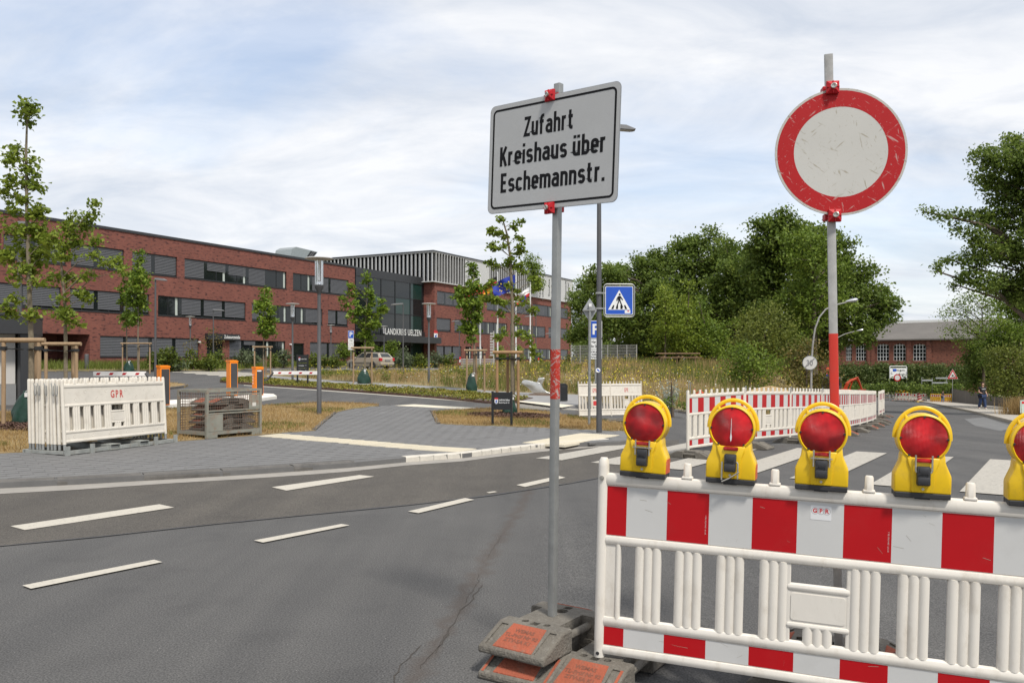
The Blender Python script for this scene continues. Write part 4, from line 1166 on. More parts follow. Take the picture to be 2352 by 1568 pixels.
mb = MB(); mb.tube([(0.0, -0.03, 0.02), (0.0, -0.03, 2.9)], 0.0025, 6)
plt = part("plate", MB().prism(rrect(0.875, 0.605, 0.035, 6), -0.0015, 0.0015, 'y'), M_PLBACK, sgn)
nrm = Vector((-0.646, -0.763, 0)); axv = Vector((0.763, -0.646, 0))
plt.location = Vector((0.030, 0, 2.620)) + nrm * 0.036 + axv * (-0.022)
plt.rotation_euler = Euler((math.radians(0), math.radians(2.4), PA), 'XYZ')
mb = MB(); face_mb(mb, rrect(0.869, 0.599, 0.033, 6), -0.0022); part("sheeting", mb.mesh("sheeting", [M_PLATE], fix=False), M_PLATE, plt)
mb = MB(); ring_mb(mb, rrect(0.828, 0.556, 0.030, 6), rrect(0.804, 0.532, 0.018, 6), -0.0029); part("border", mb.mesh("border", [M_INK], fix=False), M_INK, plt)
stroke_text("Zufahrt", 0.338, 0.108, -0.018, 0.102, M_INK, plt, -0.0029)
stroke_text("Kreishaus über", 0.715, 0.108, 0.002, -0.043, M_INK, plt, -0.0029)
stroke_text("Eschemannstr.", 0.70, 0.108, 0.006, -0.190, M_INK, plt, -0.0029)
clamp(sgn, Vector((0.033, 0, 2.918)) + nrm * 0.04 + axv * -0.022, PA)
clamp(sgn, Vector((0.030, 0, 2.318)) + nrm * 0.04 + axv * -0.022, PA)

# --- round no-vehicles sign, scratched
M_SCW = scratched("scratched_white", (0.47, 0.46, 0.43), (0.30, 0.27, 0.21), 0.032)
M_SCR2 = scratched("scratched_red", (0.36, 0.012, 0.014), (0.44, 0.27, 0.25), 0.032)
M_RIM = scratched("scratched_rim", (0.44, 0.42, 0.38), (0.25, 0.23, 0.2), 0.06)
rs_ = thing("no_vehicles_sign", "scratched round white sign with red ring on a pole painted red in the middle", "sign", (1.588, 4.03, 0.10))
rtop = (-0.052, 0.0, 2.985)
RA = math.radians(-8)
square_pole(rs_, (0, 0, 0), rtop, 0.04, math.radians(-20), M_STEELW)
M_REDP = mat("red_pole_paint", (0.53, 0.030, 0.016), rough=0.5, var=0.06, vscale=4, dirt=(0.4, 0.05, 0.04), dscale=9, damt=0.6)
square_pole(rs_, (0, 0, 0), rtop, 0.04, math.radians(-20), M_REDP, "red_paint_band", 1.24, 1.635, 0.0018)
dsc = part("plate", MB().prism(disc_poly(0.306, 64), -0.0015, 0.002, 'y'), M_PLBACK, rs_)
dsc.location = (-0.0065 - 0.035 * math.sin(math.radians(8)) + 0.004, -0.036, 2.507); dsc.rotation_euler = (0, 0, RA)
mb = MB(); ring_mb(mb, disc_poly(0.3055, 64), disc_poly(0.294, 64), -0.0021); part("rim", mb.mesh("rim", [M_RIM], fix=False), M_RIM, dsc)
mb = MB(); ring_mb(mb, disc_poly(0.295, 64), disc_poly(0.217, 64), -0.0025); part("red_ring", mb.mesh("red_ring", [M_SCR2], fix=False), M_SCR2, dsc)
mb = MB(); face_mb(mb, disc_poly(0.2185, 64), -0.0021); part("white_face", mb.mesh("white_face", [M_SCW], fix=False), M_SCW, dsc)
clamp(rs_, Vector((-0.048, -0.038, 2.815)), RA)
clamp(rs_, Vector((-0.038, -0.038, 2.20)), RA)
# ================================================================== middle ground: barrier row, stacks, gate, lamps, signs
# --- row of striped panels along the works
posts = [(2.93, 13.9), (4.30, 15.42), (5.645, 16.9), (6.90, 18.55), (7.94, 20.32), (8.96, 22.1), (10.0, 23.9), (10.98, 25.7), (11.94, 27.5), (12.87, 29.4), (13.55, 31.3), (14.05, 33.3)]
ordn = ["first", "second", "third", "fourth", "fifth", "sixth", "seventh", "eighth", "ninth", "tenth", "eleventh"]
row0 = None
ord5h = ["first", "second", "third", "fourth", "fifth"]
for i in range(11):
    a, b = Vector(posts[i]), Vector(posts[i + 1])
    za, zb = Gf(*a) + 0.12, Gf(*b) + 0.12
    lab = ordn[i] + " panel from the near end of the red and white barrier row"
    if row0 is None:
        t = make_panel(lab, True, M_WPLAST2); row0 = t
    else: t = copy_tree(row0, label=lab)
    t["group"] = "barrier row along the road works"
    d = (b - a)
    t.location = (a.x, a.y, za); t.rotation_euler = Euler((0, -math.atan2(zb - za, d.length), math.atan2(d.y, d.x)), 'XYZ')
    sc = d.length / 2.08
    t.scale = (sc, 1, 1)
fm0 = PLAIN_FOOT
for i, p in enumerate(posts):
    a = Vector(posts[max(i - 1, 0)]); b = Vector(posts[min(i + 1, len(posts) - 1)])
    d = b - a; ang_ = math.atan2(d.y, d.x) - math.pi / 2
    lab = ("rubber foot plate under the near end post of the long barrier row" if i == 0 else "rubber foot plate under the far end of the long barrier row" if i == 11 else "foot plate under the " + ordn[i - 1] + " joint from the near end of the barrier row")
    f = copy_tree(fm0, (p[0] + 0.12 * math.cos(ang_), p[1] + 0.12 * math.sin(ang_), Gf(*p)), ang_ + random.uniform(-.12, .12), lab)
    f["group"] = "foot plates of the barrier row"
    if i in (0, 1, 5, 8):
        for ch in kids(f):
            if ch.name.startswith("end_panel"):
                for g_ in kids(ch): bpy.data.objects.remove(g_)
                bpy.data.objects.remove(ch)
ld = at(1607, 13.55); ld.z = Gf(ld.x, ld.y)
f = copy_tree(fm0, ld, math.radians(12), "loose grey foot plate lying behind the first warning light") if False else None
# hooks joining the panels
for i in range(5):
    p = posts[i]; z = Gf(*p) + 1.1
    mb = MB()
    mb.tube([(0, -0.03, -0.08 + (0.12 if i == 0 else 0)), (0.0, -0.035, 0.05 + (0.1 if i == 0 else -0.02)), (0.03, -0.035, 0.075 + (0.1 if i == 0 else -0.03)), (0.06, -0.03, 0.05 + (0.1 if i == 0 else -0.03)), (0.06, -0.03, -0.06)], 0.006, 8)
    solo("panel_hook", mb, M_STEEL, "steel wire hook standing up at the near end of the barrier row" if i == 0 else "steel wire hook over the " + ordn[i - 1] + " joint of the barrier row", "hook", (p[0], p[1], z), 0.8, "hooks on the barrier row", True)
# two end-on panels beyond the row
for i, (x, Y, rz, lab) in enumerate(((2018, 35.0, 1.05, "grey backed barrier panel standing end on just past the long row"), (2026, 36.0, 1.15, "last barrier panel end on beyond the row, beside the far road"))):
    t = copy_tree(row0, at(x, Y, 0.12), rz, lab)
    copy_tree(fm0, at(x + 4, Y, 0.0), rz - 1.5, "rubber foot plate under the " + ("grey backed" if i == 0 else "last") + " end on barrier panel")

# --- white panels with GPR stencil
M_GPR = mat("stencil_red", (0.45, 0.045, 0.035), rough=0.6, var=0.1, vscale=8, dirt=(0.6, 0.4, 0.35), dscale=20, damt=0.6)
def gpr_panel(label):
    t = make_panel(label, False, M_WPLAST2)
    for j, ch in enumerate("GPR"):
        lettering(ch, 0.165, M_GPR, t, (1.05 + (j - 1) * 0.088, -0.0116, 0.735), (0, 0, 0), 0.68, 0.0055, "stencil_letter")
    mb = MB()
    M_DIM = M_WPLAST2
    for k in range(5):
        for (x, z) in ((0.25 + 0.4 * k, 0.685), (0.43 + 0.4 * k, 0.80)):
            if abs(x - 1.05) < 0.16 or x > 2.0: continue
            mb.lathe([(0.022, 0.0112), (0.020, 0.015), (0.016, 0.0125), (0.001, 0.0118)], 12, RY); n = 12 * 4
            mb.v[-n:] = [(v[0] + x, v[1], v[2] + z) for v in mb.v[-n:]]
    for k in range(6):
        mb.lathe([(0.022, 0.0112), (0.020, 0.015), (0.016, 0.0125), (0.001, 0.0118)], 12, RY); n = 48
        mb.v[-n:] = [(v[0] + 0.2 + 0.34 * k, v[1], v[2] + 0.113) for v in mb.v[-n:]]
    part("dimples", mb, M_WPLAST2, t, True)
    for x in (0.027, 2.073):
        mb = MB(); mb.tube([(x, 0, -0.09), (x, 0, 0.002)], 0.022, 12); part("metal_foot", mb, M_STEEL, t, True)
    return t
sd_ = Vector((0.365, 0.931)); sn_ = Vector((-0.931, 0.365)); sang = math.atan2(sd_.y, sd_.x)
s_o = Vector((-6.86, 12.66)); s_z = Gf(*s_o) + LAWN
g0_ = None
for i in range(10):
    lab = ("front GPR stencilled white panel leaning on the stack at left" if i == 0 else "white barrier panel, " + (ordn[i] if i < 9 else "hindmost") + " from the front in the stack on the steel pallet")
    if g0_ is None: t = gpr_panel(lab); g0_ = t
    else: t = copy_tree(g0_, label=lab)
    t["group"] = "white panels stacked on the pallet"
    p = s_o + sn_ * (0.074 * i + (0.03 if i else 0)) + sd_ * random.uniform(-.03, .03)
    t.location = (p.x, p.y, s_z + 0.165)
    t.rotation_euler = Euler((math.radians(-3.5 if i == 0 else (-2.5 if i < 3 else -1.0 + random.uniform(-.8, .8))), 0, sang), 'XYZ')
for i_, k_ in enumerate((1, 2, 4, 6, 7)):
    p = s_o + sn_ * (0.074 * k_ + 0.03) - sd_ * 0.045
    mb = MB(); mb.tube([(0, 0, 0.04), (0.0, -0.02, -0.02), (0.0, -0.028, -0.13), (0.0, -0.045, -0.155), (0.0, -0.06, -0.12), (0.0, -0.055, 0.0)], 0.007, 8)
    solo("panel_hook", mb, M_STEEL, "steel hook hanging on the stack's end, " + ord5h[i_] + " from the right", "hook", (p.x, p.y, s_z + 0.165 + 0.9), sang, "hooks on the stacked panels", True)
M_ZINC = mat("zinc_pallet", (0.30, 0.31, 0.29), rough=0.6, metal=0.3, var=0.2, vscale=7, dirt=(0.2, 0.14, 0.09), dscale=9, damt=0.5)
pl = thing("steel_pallet", "low galvanised steel pallet under the stacked white panels", "pallet", (s_o.x, s_o.y, s_z), sang)
mb = MB(); mb.bx(-0.05, 2.2, -0.14, -0.08, 0.02, 0.075); mb.bx(-0.05, 2.2, 0.72, 0.78, 0.02, 0.075); part("side_rail", mb, M_ZINC, pl)
for x in (-0.02, 2.17):
    mb = MB(); mb.bx(x - 0.03, x + 0.03, -0.1, 0.75, 0.025, 0.07); part("cross_beam", mb, M_ZINC, pl)
for x in (0.75, 1.35):
    for (a, b) in ((-0.17, 0.78),):
        mb = MB()
        for (y0, y1, z0, z1) in ((a, b, 0.02, 0.03), (a, b, 0.10, 0.11)): mb.bx(x, x + 0.2, y0, y1, z0, z1)
        mb.bx(x, x + 0.01, a, b, 0.03, 0.1); mb.bx(x + 0.19, x + 0.2, a, b, 0.03, 0.1)
        part("fork_sleeve", mb, M_ZINC, pl)
for x in (-0.03, 0.42, 1.72, 2.17):
    mb = MB(); mb.bx(x - 0.04, x + 0.04, -0.16, -0.141, 0.0, 0.15); part("corner_tab", mb, M_ZINC, pl)
# two more in the background behind the lamp post
gA, gB = at(1330, 23.0), at(1476, 23.6)
ga2 = math.atan2(gB.y - gA.y, gB.x - gA.x); L2 = (Vector((gB.x, gB.y)) - Vector((gA.x, gA.y))).length / 2
M_REDPAINT = mat("red_plate_paint", (0.5, 0.03, 0.03), rough=0.6, var=0.15, vscale=20)
for i in range(2):
    t = copy_tree(g0_, (gA.x + (gB.x - gA.x) * i * 0.5, gA.y + (gB.y - gA.y) * i * 0.5, gA.z + 0.10), Euler((math.radians(-6), 0, ga2), 'XYZ'), ("white GPR panel with a red centre plate standing behind the grey lamp post", "right hand white GPR panel of the leaning pair behind the lamp post")[i])
    t.scale = (L2 / 2.08, 1, 0.98)
    if i == 0:
        mb = MB(); mb.bx(0.935, 1.165, -0.0175, -0.0155, 0.31, 0.436); part("red_plate", mb, M_REDPAINT, t)
fp = copy_tree(fm0, at(1418, 22.9), 0.25, "dark foot plate lying under the pair of white GPR panels")
for ch in kids(fp):
    if ch.name.startswith("end_panel"):
        for g_ in kids(ch): bpy.data.objects.remove(g_)
        bpy.data.objects.remove(ch)

# --- wire mesh crate with foot plates
M_CAGE = mat("crate_paint", (0.23, 0.225, 0.185), rough=0.7, var=0.12, vscale=6, dirt=(0.24, 0.10, 0.045), dscale=7, damt=0.85, metal=0.1)
M_WIRE = mat("rusty_wire", (0.15, 0.11, 0.085), rough=0.7, metal=0.3, var=0.3, vscale=12, dirt=(0.27, 0.09, 0.03), dscale=8, damt=0.8)
cO = Vector((-5.66, 15.4)); cz = Gf(*cO) + LAWN; ca = math.atan2(0.84, 0.54)
cg = thing("mesh_crate", "rusty grey wire mesh crate filled with foot plates on the dry lawn", "crate", (cO.x, cO.y, cz), ca)
W_, D_, H_ = 1.24, 0.83, 0.90
for (x, y) in ((0, 0), (W_, 0), (0, D_), (W_, D_)):
    mb = MB(); mb.bx(x - 0.025, x + 0.025, y - 0.025, y + 0.025, 0.0, H_); part("corner_post", mb, M_CAGE, cg)
for (z0, z1) in ((0.06, 0.12), (H_ - 0.045, H_)):
    for y in (0, D_):
        mb = MB(); mb.bx(0.026, W_ - 0.026, y - 0.02, y + 0.02, z0, z1); part("rail", mb, M_CAGE, cg)
    for x in (0, W_):
        mb = MB(); mb.bx(x - 0.02, x + 0.02, 0.026, D_ - 0.026, z0, z1); part("rail", mb, M_CAGE, cg)
mb = MB(); mb.bx(0.03, W_ - 0.03, 0.03, D_ - 0.03, 0.1, 0.115); part("floor_plate", mb, M_CAGE, cg)
for (z0, z1) in ((0.445, 0.47), (0.495, 0.515), (0.80, 0.82)):
    mb = MB(); mb.bx(0.03, W_ - 0.03, -0.024, 0.012, z0, z1); part("flap_rail", mb, M_CAGE, cg)
mb = MB(); mb.bx(0.03, 0.34, -0.022, -0.014, 0.125, 0.44); part("flap_plate", mb, M_CAGE, cg)
mb = MB(); mb.bx(0.95, W_ - 0.03, -0.022, -0.014, 0.52, 0.79); part("flap_plate", mb, M_CAGE, cg)
mb = MB(); mb.bx(1.03, 1.12, -0.0235, -0.0225, 0.56, 0.63); part("worn_label", mb, mat("worn_label", (0.55, 0.53, 0.48), rough=0.8, var=0.1, dirt=(0.3, 0.28, 0.25), dscale=60, damt=0.9), cg)
for (x0, x1) in ((0.03, 0.22), (1.02, 1.21)):
    mb = MB(); mb.bx(x0, x1, -0.02, 0.04, -0.0, 0.06); part("crate_foot", mb, M_CAGE, cg)
mb = MB()
def wires(fx, u0, u1, v0, v1, step):
    u = u0
    while u <= u1: mb.tube([fx(u, v0), fx(u, v1)], 0.004, 4, False); u += step
    v = v0
    while v <= v1: mb.tube([fx(u0, v), fx(u1, v)], 0.004, 4, False); v += step
wires(lambda u, v: (u, -0.004, v), 0.36, W_ - 0.03, 0.13, 0.45, 0.05)
wires(lambda u, v: (u, -0.004, v), 0.03, 0.94, 0.52, 0.80, 0.05)
wires(lambda u, v: (u, 0.004, v), 0.03, W_ - 0.03, 0.82, H_ - 0.03, 0.05)
wires(lambda u, v: (0.0, u, v), 0.03, D_ - 0.03, 0.12, H_ - 0.04, 0.05)
wires(lambda u, v: (W_, u, v), 0.03, D_ - 0.03, 0.12, H_ - 0.04, 0.05)
wires(lambda u, v: (u, D_, v), 0.03, W_ - 0.03, 0.12, H_ - 0.04, 0.05)
part("wire_mesh", mb, M_WIRE, cg, kind="stuff")
cM = Matrix.Translation((cO.x, cO.y, cz)) @ Matrix.Rotation(ca, 4, 'Z')
k = 0
for lay in range(5):
    for q in range(2):
        k += 1
        p = cM @ Vector((0.62 + random.uniform(-.03, .03) + (0.0 if q else 0.12), 0.22 + 0.4 * q, 0.118 + 0.122 * lay))
        if lay == 4 and q == 0: p = cM @ Vector((0.66, 0.23, 0.118 + 0.122 * lay))
        copy_tree(PLAIN_FOOT, p, Euler((0, 0, ca + math.pi * (k % 2) + random.uniform(-.05, .05)), 'XYZ'),
                  ("front" if q == 0 else "rear") + " foot plate in the " + ("bottom", "second", "third", "fourth", "top")[lay] + " layer inside the mesh crate")["group"] = "foot plates stored in the mesh crate"

# --- car park gate
M_ORANGE = mat("gate_orange", (0.85, 0.23, 0.006), rough=0.4, var=0.04, vscale=3, dirt=(0.6, 0.2, 0.02), dscale=6, damt=0.3)
M_GDARK = mat("gate_dark", (0.045, 0.045, 0.047), rough=0.5, var=0.1)
M_ISL = mat("island_white", (0.70, 0.67, 0.60), rough=0.8, var=0.08, vscale=2, dirt=(0.5, 0.47, 0.42), dscale=4)
isl = pmesh("gate_island", gpl([(200, 934), (330, 923), (395, 918), (560, 907), (605, 903), (628, 904), (636, 909), (600, 914), (520, 919), (395, 928), (330, 933), (200, 944)], 0.1), 0.10, M_ISL, None, 0.5, 0.14)
def cabinet(x, ybase, w, h, label, rz=-45):
    p = gp(x, ybase, 0.1)
    t = thing("gate_cabinet", label, "gate", (p[0], p[1], Gf(*p) + 0.10), math.radians(rz))
    mb = MB(); mb.bx(-w / 2, w / 2, -w / 2, w / 2, 0, h - 0.05, 0.012); part("body", mb, M_ORANGE, t)
    mb = MB(); mb.prism([(-w / 2 - 0.012, h - 0.05), (w / 2 + 0.012, h - 0.05), (w / 2 + 0.012, h - 0.02), (w / 4, h + 0.01), (-w / 2 - 0.012, h + 0.01)], -w / 2 - 0.012, w / 2 + 0.012, 'x'); part("lid", mb, M_ORANGE, t)
    mb = MB(); mb.bx(w / 2, w / 2 + 0.006, -w / 2 + 0.03, w / 2 - 0.02, 0.03, h - 0.1); part("dark_panel", mb, M_GDARK, t)
    return t
c1 = cabinet(533, 908, 0.29, 1.22, "tall orange gate cabinet with a dark side, left of the lowered boom")
c2 = cabinet(592, 907, 0.29, 1.0, "shorter orange gate cabinet with pictogram labels carrying the lowered boom")
M_LABEL = mat("label_white", (0.7, 0.68, 0.66), rough=0.5, var=0.05)
for k, z in enumerate((0.72, 0.62, 0.52, 0.42)):
    mb = MB(); mb.prism(rrect(0.05, 0.06, 0.008, 2, -0.075, z), -0.149, -0.1455, 'y'); part("pictogram_label", mb, M_LABEL, c2)
mb = MB(); mb.tube([(0.03, -0.145, 0.72), (0.03, -0.155, 0.72)], 0.022, 12); part("key_switch", mb, M_BOLT, c2, True)
mb = MB(); mb.bx(0.147, 0.153, -0.1, 0.06, 0.84, 0.88); part("name_plate", mb, M_LABEL, c2)
def boom(p0, label, side=1, L_=1.62):
    t = thing("boom_arm", label, "boom", p0)
    mb = MB(); mb.tube([(0, 0, 0), (side * 0.12, 0, 0.04), (side * 0.33, 0, 0.28)], 0.035, 8); part("elbow", mb, M_GDARK, t)
    mb = MB(); mb.bx(side * 0.31, side * (0.31 + L_), -0.02, 0.02, 0.2, 0.33, 0.008); part("beam", mb, M_LABEL, t)
    for k in range(4):
        x = side * (0.55 + k * 0.37)
        mb = MB(); mb.prism([(x - 0.07, 0.235), (x + 0.03, 0.235), (x + 0.07, 0.295), (x - 0.03, 0.295)], -0.024, -0.0205, 'y'); part("red_mark", mb, M_RRED, t)
    return t
b2 = Vector(c2.location) + Vector((0.22, 0.05, 0.52))
boom(b2, "white boom arm with red marks reaching right past the black information board")
c3 = cabinet(375, 930, 0.27, 1.12, "orange gate cabinet half hidden behind the stacked white panels")
b3 = Vector(c3.location) + Vector((-0.2, 0.05, 0.62))
boom(b3, "white boom arm with red marks just above the stacked white panels", -1, 1.5)

# --- lamp posts
M_POST = mat("post_grey", (0.085, 0.085, 0.088), rough=0.5, var=0.08, vscale=3, metal=0.2)
M_POSTL = mat("post_lightgrey", (0.20, 0.20, 0.205), rough=0.5, var=0.08, metal=0.2)
M_LAMPD = mat("lamp_disc", (0.36, 0.35, 0.33), rough=0.5, var=0.04)
M_LGLASS = mat("lantern_glass", (0.85, 0.87, 0.88), rough=0.05, var=0.02, trans=0.92)
M_CHROME = mat("lamp_chrome", (0.7, 0.7, 0.7), rough=0.2, metal=1.0, var=0.05)
def disc_lamp(loc, h, label):
    t = thing("disc_lamp", label, "street lamp", loc, 0, "disc topped lamps of the car park")
    mb = MB(); mb.tube([(0, 0, -0.1), (0, 0, 1.0), (0, 0, 1.02), (0, 0, h - 0.95)], [0.062, 0.062, 0.05, 0.045], 16); part("pole", mb, M_POST, t, True)
    mb = MB(); mb.lathe([(0.045, h - 0.97), (0.05, h - 0.9), (0.115, h - 0.78), (0.115, h - 0.71), (0.02, h - 0.70)], 20); part("lantern_base", mb, M_GDARK, t, True)
    mb = MB()
    for a in range(6):
        x, y = 0.1 * math.cos(a * math.pi / 3 + .3), 0.1 * math.sin(a * math.pi / 3 + .3)
        mb.tube([(x, y, h - 0.71), (x, y, h - 0.06)], 0.007, 6)
    part("rods", mb, M_CHROME, t, True)
    mb = MB(); mb.lathe([(0.088, h - 0.70), (0.092, h - 0.07)], 20); part("glass", mb, M_LGLASS, t, True)
    mb = MB(); mb.lathe([(0.05, h - 0.70), (0.04, h - 0.62), (0.015, h - 0.6), (0.015, h - 0.2), (0.03, h - 0.08)], 12); part("reflector", mb, M_CHROME, t, True)
    mb = MB(); mb.lathe([(0.1, h - 0.065), (0.36, h - 0.03), (0.365, h - 0.02), (0.34, h), (0.02, h + 0.03)], 32); part("disc", mb, M_LAMPD, t, True)
    return t
dl = disc_lamp(at(733, 21.7, LAWN), 4.08, "nearest disc topped lamp, on the dry lawn right of the mesh crate")
for x, Y, h, lab in ((672, 45, 4.15, "disc lamp beside the tall black information board"), (437, 66, 4.1, "disc lamp before the office entrance at far left"), (760, 78, 4.0, "disc lamp by the corner of the brick wing"), (882, 82, 4.1, "disc lamp before the glass hall left of the lettering"), (985, 42, 4.05, "disc lamp in the meadow right of the silver car")):
    c = copy_tree(dl, at(x, Y, 0.05), random.uniform(0, 1), lab); c.scale = (1, 1, h / 4.08)
def arm_lamp(loc, h, side, label, ln_=0.55, r=0.055, rz=0.0, m=M_POST):
    t = thing("arm_lamp", label, "street lamp", loc, rz, "slim lamps with flat heads")
    mb = MB(); mb.tube([(0, 0, -0.1), (0, 0, h * 0.5), (0, 0, h)], [r, r * 0.85, r * 0.65], 14); part("pole", mb, m, t, True)
    hd = [(0, -0.05), (side * 0.06, -0.05), (side * ln_, -0.10), (side * (ln_ + 0.06), -0.085), (side * ln_ * 0.8, 0.0), (side * 0.15, 0.03), (0, 0.03)]
    mb = MB(); mb.prism([(x, z + h) for x, z in hd], -0.1, 0.1, 'y'); part("head", mb, M_POSTL, t)
    mb = MB(); mb.prism([(side * 0.2, h - 0.068), (side * ln_ * 0.95, h - 0.104), (side * ln_ * 0.95, h - 0.11), (side * 0.2, h - 0.076)], -0.08, 0.08, 'y'); part("lamp_glass", mb, M_LAMPD, t)
    return t
big = arm_lamp(at(1376, 17.9, 0.07), 6.62, 1, "tall dark grey lamp post beside the blue crossing sign", 0.72, 0.062)
lef = arm_lamp(at(45, 24.0, 0.05), 5.2, 1, "grey lamp post behind the leftmost staked tree", 0.5, 0.075)
sl = arm_lamp(at(357, 40, 0.05), 4.95, 1, "slim lamp post with flat head right of the paired maples", 0.5, 0.06)
arm_lamp(at(490, 63, 0.1), 4.5, 1, "slim lamp post before the left office entrance", 0.8)
arm_lamp(at(926, 57, 0.1), 4.9, -1, "slim lamp post just right of the silver car", 0.8)
arm_lamp(at(1231, 74, 0.1), 5.0, -1, "slim lamp post in front of the office right of the flags", 1.0)
arm_lamp(at(1055, 78, 0.1), 4.6, -1, "slim lamp post in front of the brick block behind the second maple", 0.7, 0.045)
arm_lamp(at(1268, 78, 0.1), 3.6, -1, "thin lamp post near the right end of the brick block", 0.6, 0.04)
arm_lamp(at(2028, 120, 0.0), 5.0, 1, "distant lamp before the old brick hall", 2.0, 0.08) if False else None

# crossing sign on the tall lamp post
M_BLUE = mat("sign_blue", (0.012, 0.075, 0.42), rough=0.4, var=0.04)
M_SWHITE = mat("sign_white", (0.70, 0.70, 0.69), rough=0.4, var=0.03)
cs = thing("crossing_sign", "blue pedestrian crossing sign in a grey tube frame on the lamp post", "sign", P(1422, 690, 17.85), math.radians(2))
ft = [(x * 1.0, -0.0, z) for x, z in rrect(0.66, 0.70, 0.07, 5)]
mb = MB(); mb.tube(ft + ft[:1], 0.014, 8, False); part("tube_frame", mb, M_STEEL, cs, True)
mb = MB(); mb.prism(rrect(0.60, 0.615, 0.03, 4), -0.012, -0.008, 'y'); part("white_edge", mb, M_SWHITE, cs)
mb = MB(); face_mb(mb, rrect(0.575, 0.59, 0.025, 4), -0.0135); part("blue_field", mb.mesh("blue_field", [M_BLUE], fix=False), M_BLUE, cs)
mb = MB(); face_mb(mb, [(-0.24, -0.2), (0.24, -0.2), (0.0, 0.225)], -0.0155); part("white_triangle", mb.mesh("white_triangle", [M_SWHITE], fix=False), M_SWHITE, cs)
mb = MB()
for k in range(4):
    x = -0.175 + 0.1 * k; sk = -(x + 0.025) * 0.22
    face_mb(mb, [(x, -0.185), (x + 0.05, -0.185), (x + 0.04 + sk, -0.10), (x + 0.0 + sk + 0.01, -0.10)], -0.0170 - k * 0.0001)
part("stripes_symbol", mb.mesh("stripes_symbol", [M_INK], fix=False), M_INK, cs)
mb = MB(); face_mb(mb, disc_poly(0.022, 16, 0.01, 0.13), -0.0185)
for q, pts in enumerate(([(0.0, 0.095), (0.0, 0.0)], [(0.0, 0.01), (-0.03, -0.07), (-0.06, -0.15)], [(0.01, 0.01), (0.04, -0.07), (0.075, -0.15)], [(-0.01, 0.09), (-0.045, 0.04), (-0.05, -0.01)], [(0.02, 0.09), (0.05, 0.045), (0.075, 0.01)])):
    ribbon(mb, pts, 0.055 if q == 0 else 0.024, -0.0187 - 0.0002 * q)
part("walker_symbol", mb.mesh("walker_symbol", [M_INK], fix=False), M_INK, cs)
mb = MB(); face_mb(mb, [(0.12, -0.275), (0.24, -0.275), (0.24, -0.21), (0.12, -0.21)], -0.0157); part("sticker", mb.mesh("sticker", [M_SWHITE], fix=False), M_SWHITE, cs)
mb = MB(); face_mb(mb, [(0.175, -0.24), (0.21, -0.24), (0.21, -0.215), (0.175, -0.215)], -0.0165); part("sticker_mark", mb.mesh("sticker_mark", [M_STRED], fix=False), M_STRED, cs)
for z in (0.16, -0.17):
    mb = MB(); mb.bx(-0.50, -0.30, -0.012, 0.012, z - 0.015, z + 0.015); mb.tube([(-0.432, 0.05, z - 0.02), (-0.432, 0.05, z + 0.02)], 0.072, 14); part("bracket", mb, M_STEEL, cs)
p_ = P(1373, 850, 17.9)
st = thing("round_sticker", "small round white and blue sticker on the tall lamp post", "sticker", (p_.x, p_.y - 0.062, p_.z))
mb = MB(); mb.prism(disc_poly(0.05, 24), -0.002, 0.0, 'y'); part("disc", mb, M_SWHITE, st)
mb = MB(); ribbon(mb, [(-0.025, 0.02), (0.03, -0.02)], 0.03, -0.0026); part("blue_mark", mb.mesh("blue_mark", [M_BLUE], fix=False), M_BLUE, st)

# back of the priority sign on its thin pole
pr = thing("priority_sign", "grey back of a diamond shaped sign on a thin steel pole", "sign", at(1353, 20.5, LAWN))
zt = zat(712, 20.5) - pr.location.z
mb = MB(); mb.tube([(0, 0, -0.1), (0.02, 0, zt + 0.15)], 0.034, 12); part("pole", mb, M_STEEL, pr, True)
mb = MB(); mb.prism([(0.02, zt - 0.3), (0.2, zt), (0.02, zt + 0.3), (-0.16, zt)], 0.036, 0.042, 'y'); part("plate", mb, M_PLBACK, pr)
mb = MB(); mb.bx(-0.13, 0.15, -0.045, 0.036, zt - 0.02, zt + 0.01); part("bracket", mb, M_STEEL, pr)
mb = MB(); mb.bx(-0.01, 0.06, -0.04, -0.036, zt + 0.08, zt + 0.16); part("sticker", mb, M_SWHITE, pr)
def parking_sign(x, ytop, Y, w, label, plates, base_off=0.05):
    b = at(x, Y, base_off); zt = zat(ytop, Y) - b.z
    t = thing("parking_sign", label, "sign", b)
    mb = MB(); mb.tube([(0, 0.03, -0.1), (0, 0.03, zt)], 0.03, 10); part("pole", mb, M_STEEL, t, True)
    h = w * 1.5 if False else w * 1.38
    mb = MB(); mb.prism(rrect(w, h, 0.03, 3, 0, zt - h / 2), -0.006, 0.0, 'y'); part("edge", mb, M_SWHITE, t)
    mb = MB(); face_mb(mb, rrect(w * 0.92, h * 0.94, 0.025, 3, 0, zt - h / 2), -0.009); part("blue_field", mb.mesh("blue_field", [M_BLUE], fix=False), M_BLUE, t)
    lettering("P", h * 0.82, M_SWHITE, t, (0, -0.013, zt - h / 2 - 0.01), (0, 0, 0), 1.0, 0.012)
    z = zt - h - 0.02
    for (ph, lines) in plates:
        mb = MB(); mb.prism(rrect(w, ph, 0.02, 2, 0, z - ph / 2), -0.006, 0.0, 'y'); pp = part("plate", mb, M_SWHITE, t)
        for q, tx in enumerate(lines):
            lh = ph / (len(lines) + 0.35)
            lettering(tx, lh * 1.0, M_INK, pp, (0, -0.009, z - lh * (q + 0.68)), (0, 0, 0), min(0.9, w * 1.75 / max(1, len(tx)) / (lh * 1.0)), 0.0015)
        z -= ph + 0.02
    return t
parking_sign(1368, 736, 27, 0.42, "blue parking sign with two white plates half hidden behind the lamp post", [(0.33, ("Hier gilt", "die StVO")), (0.3, ("Auf dem gesamten", "Gelände", "Parkscheibe"))])
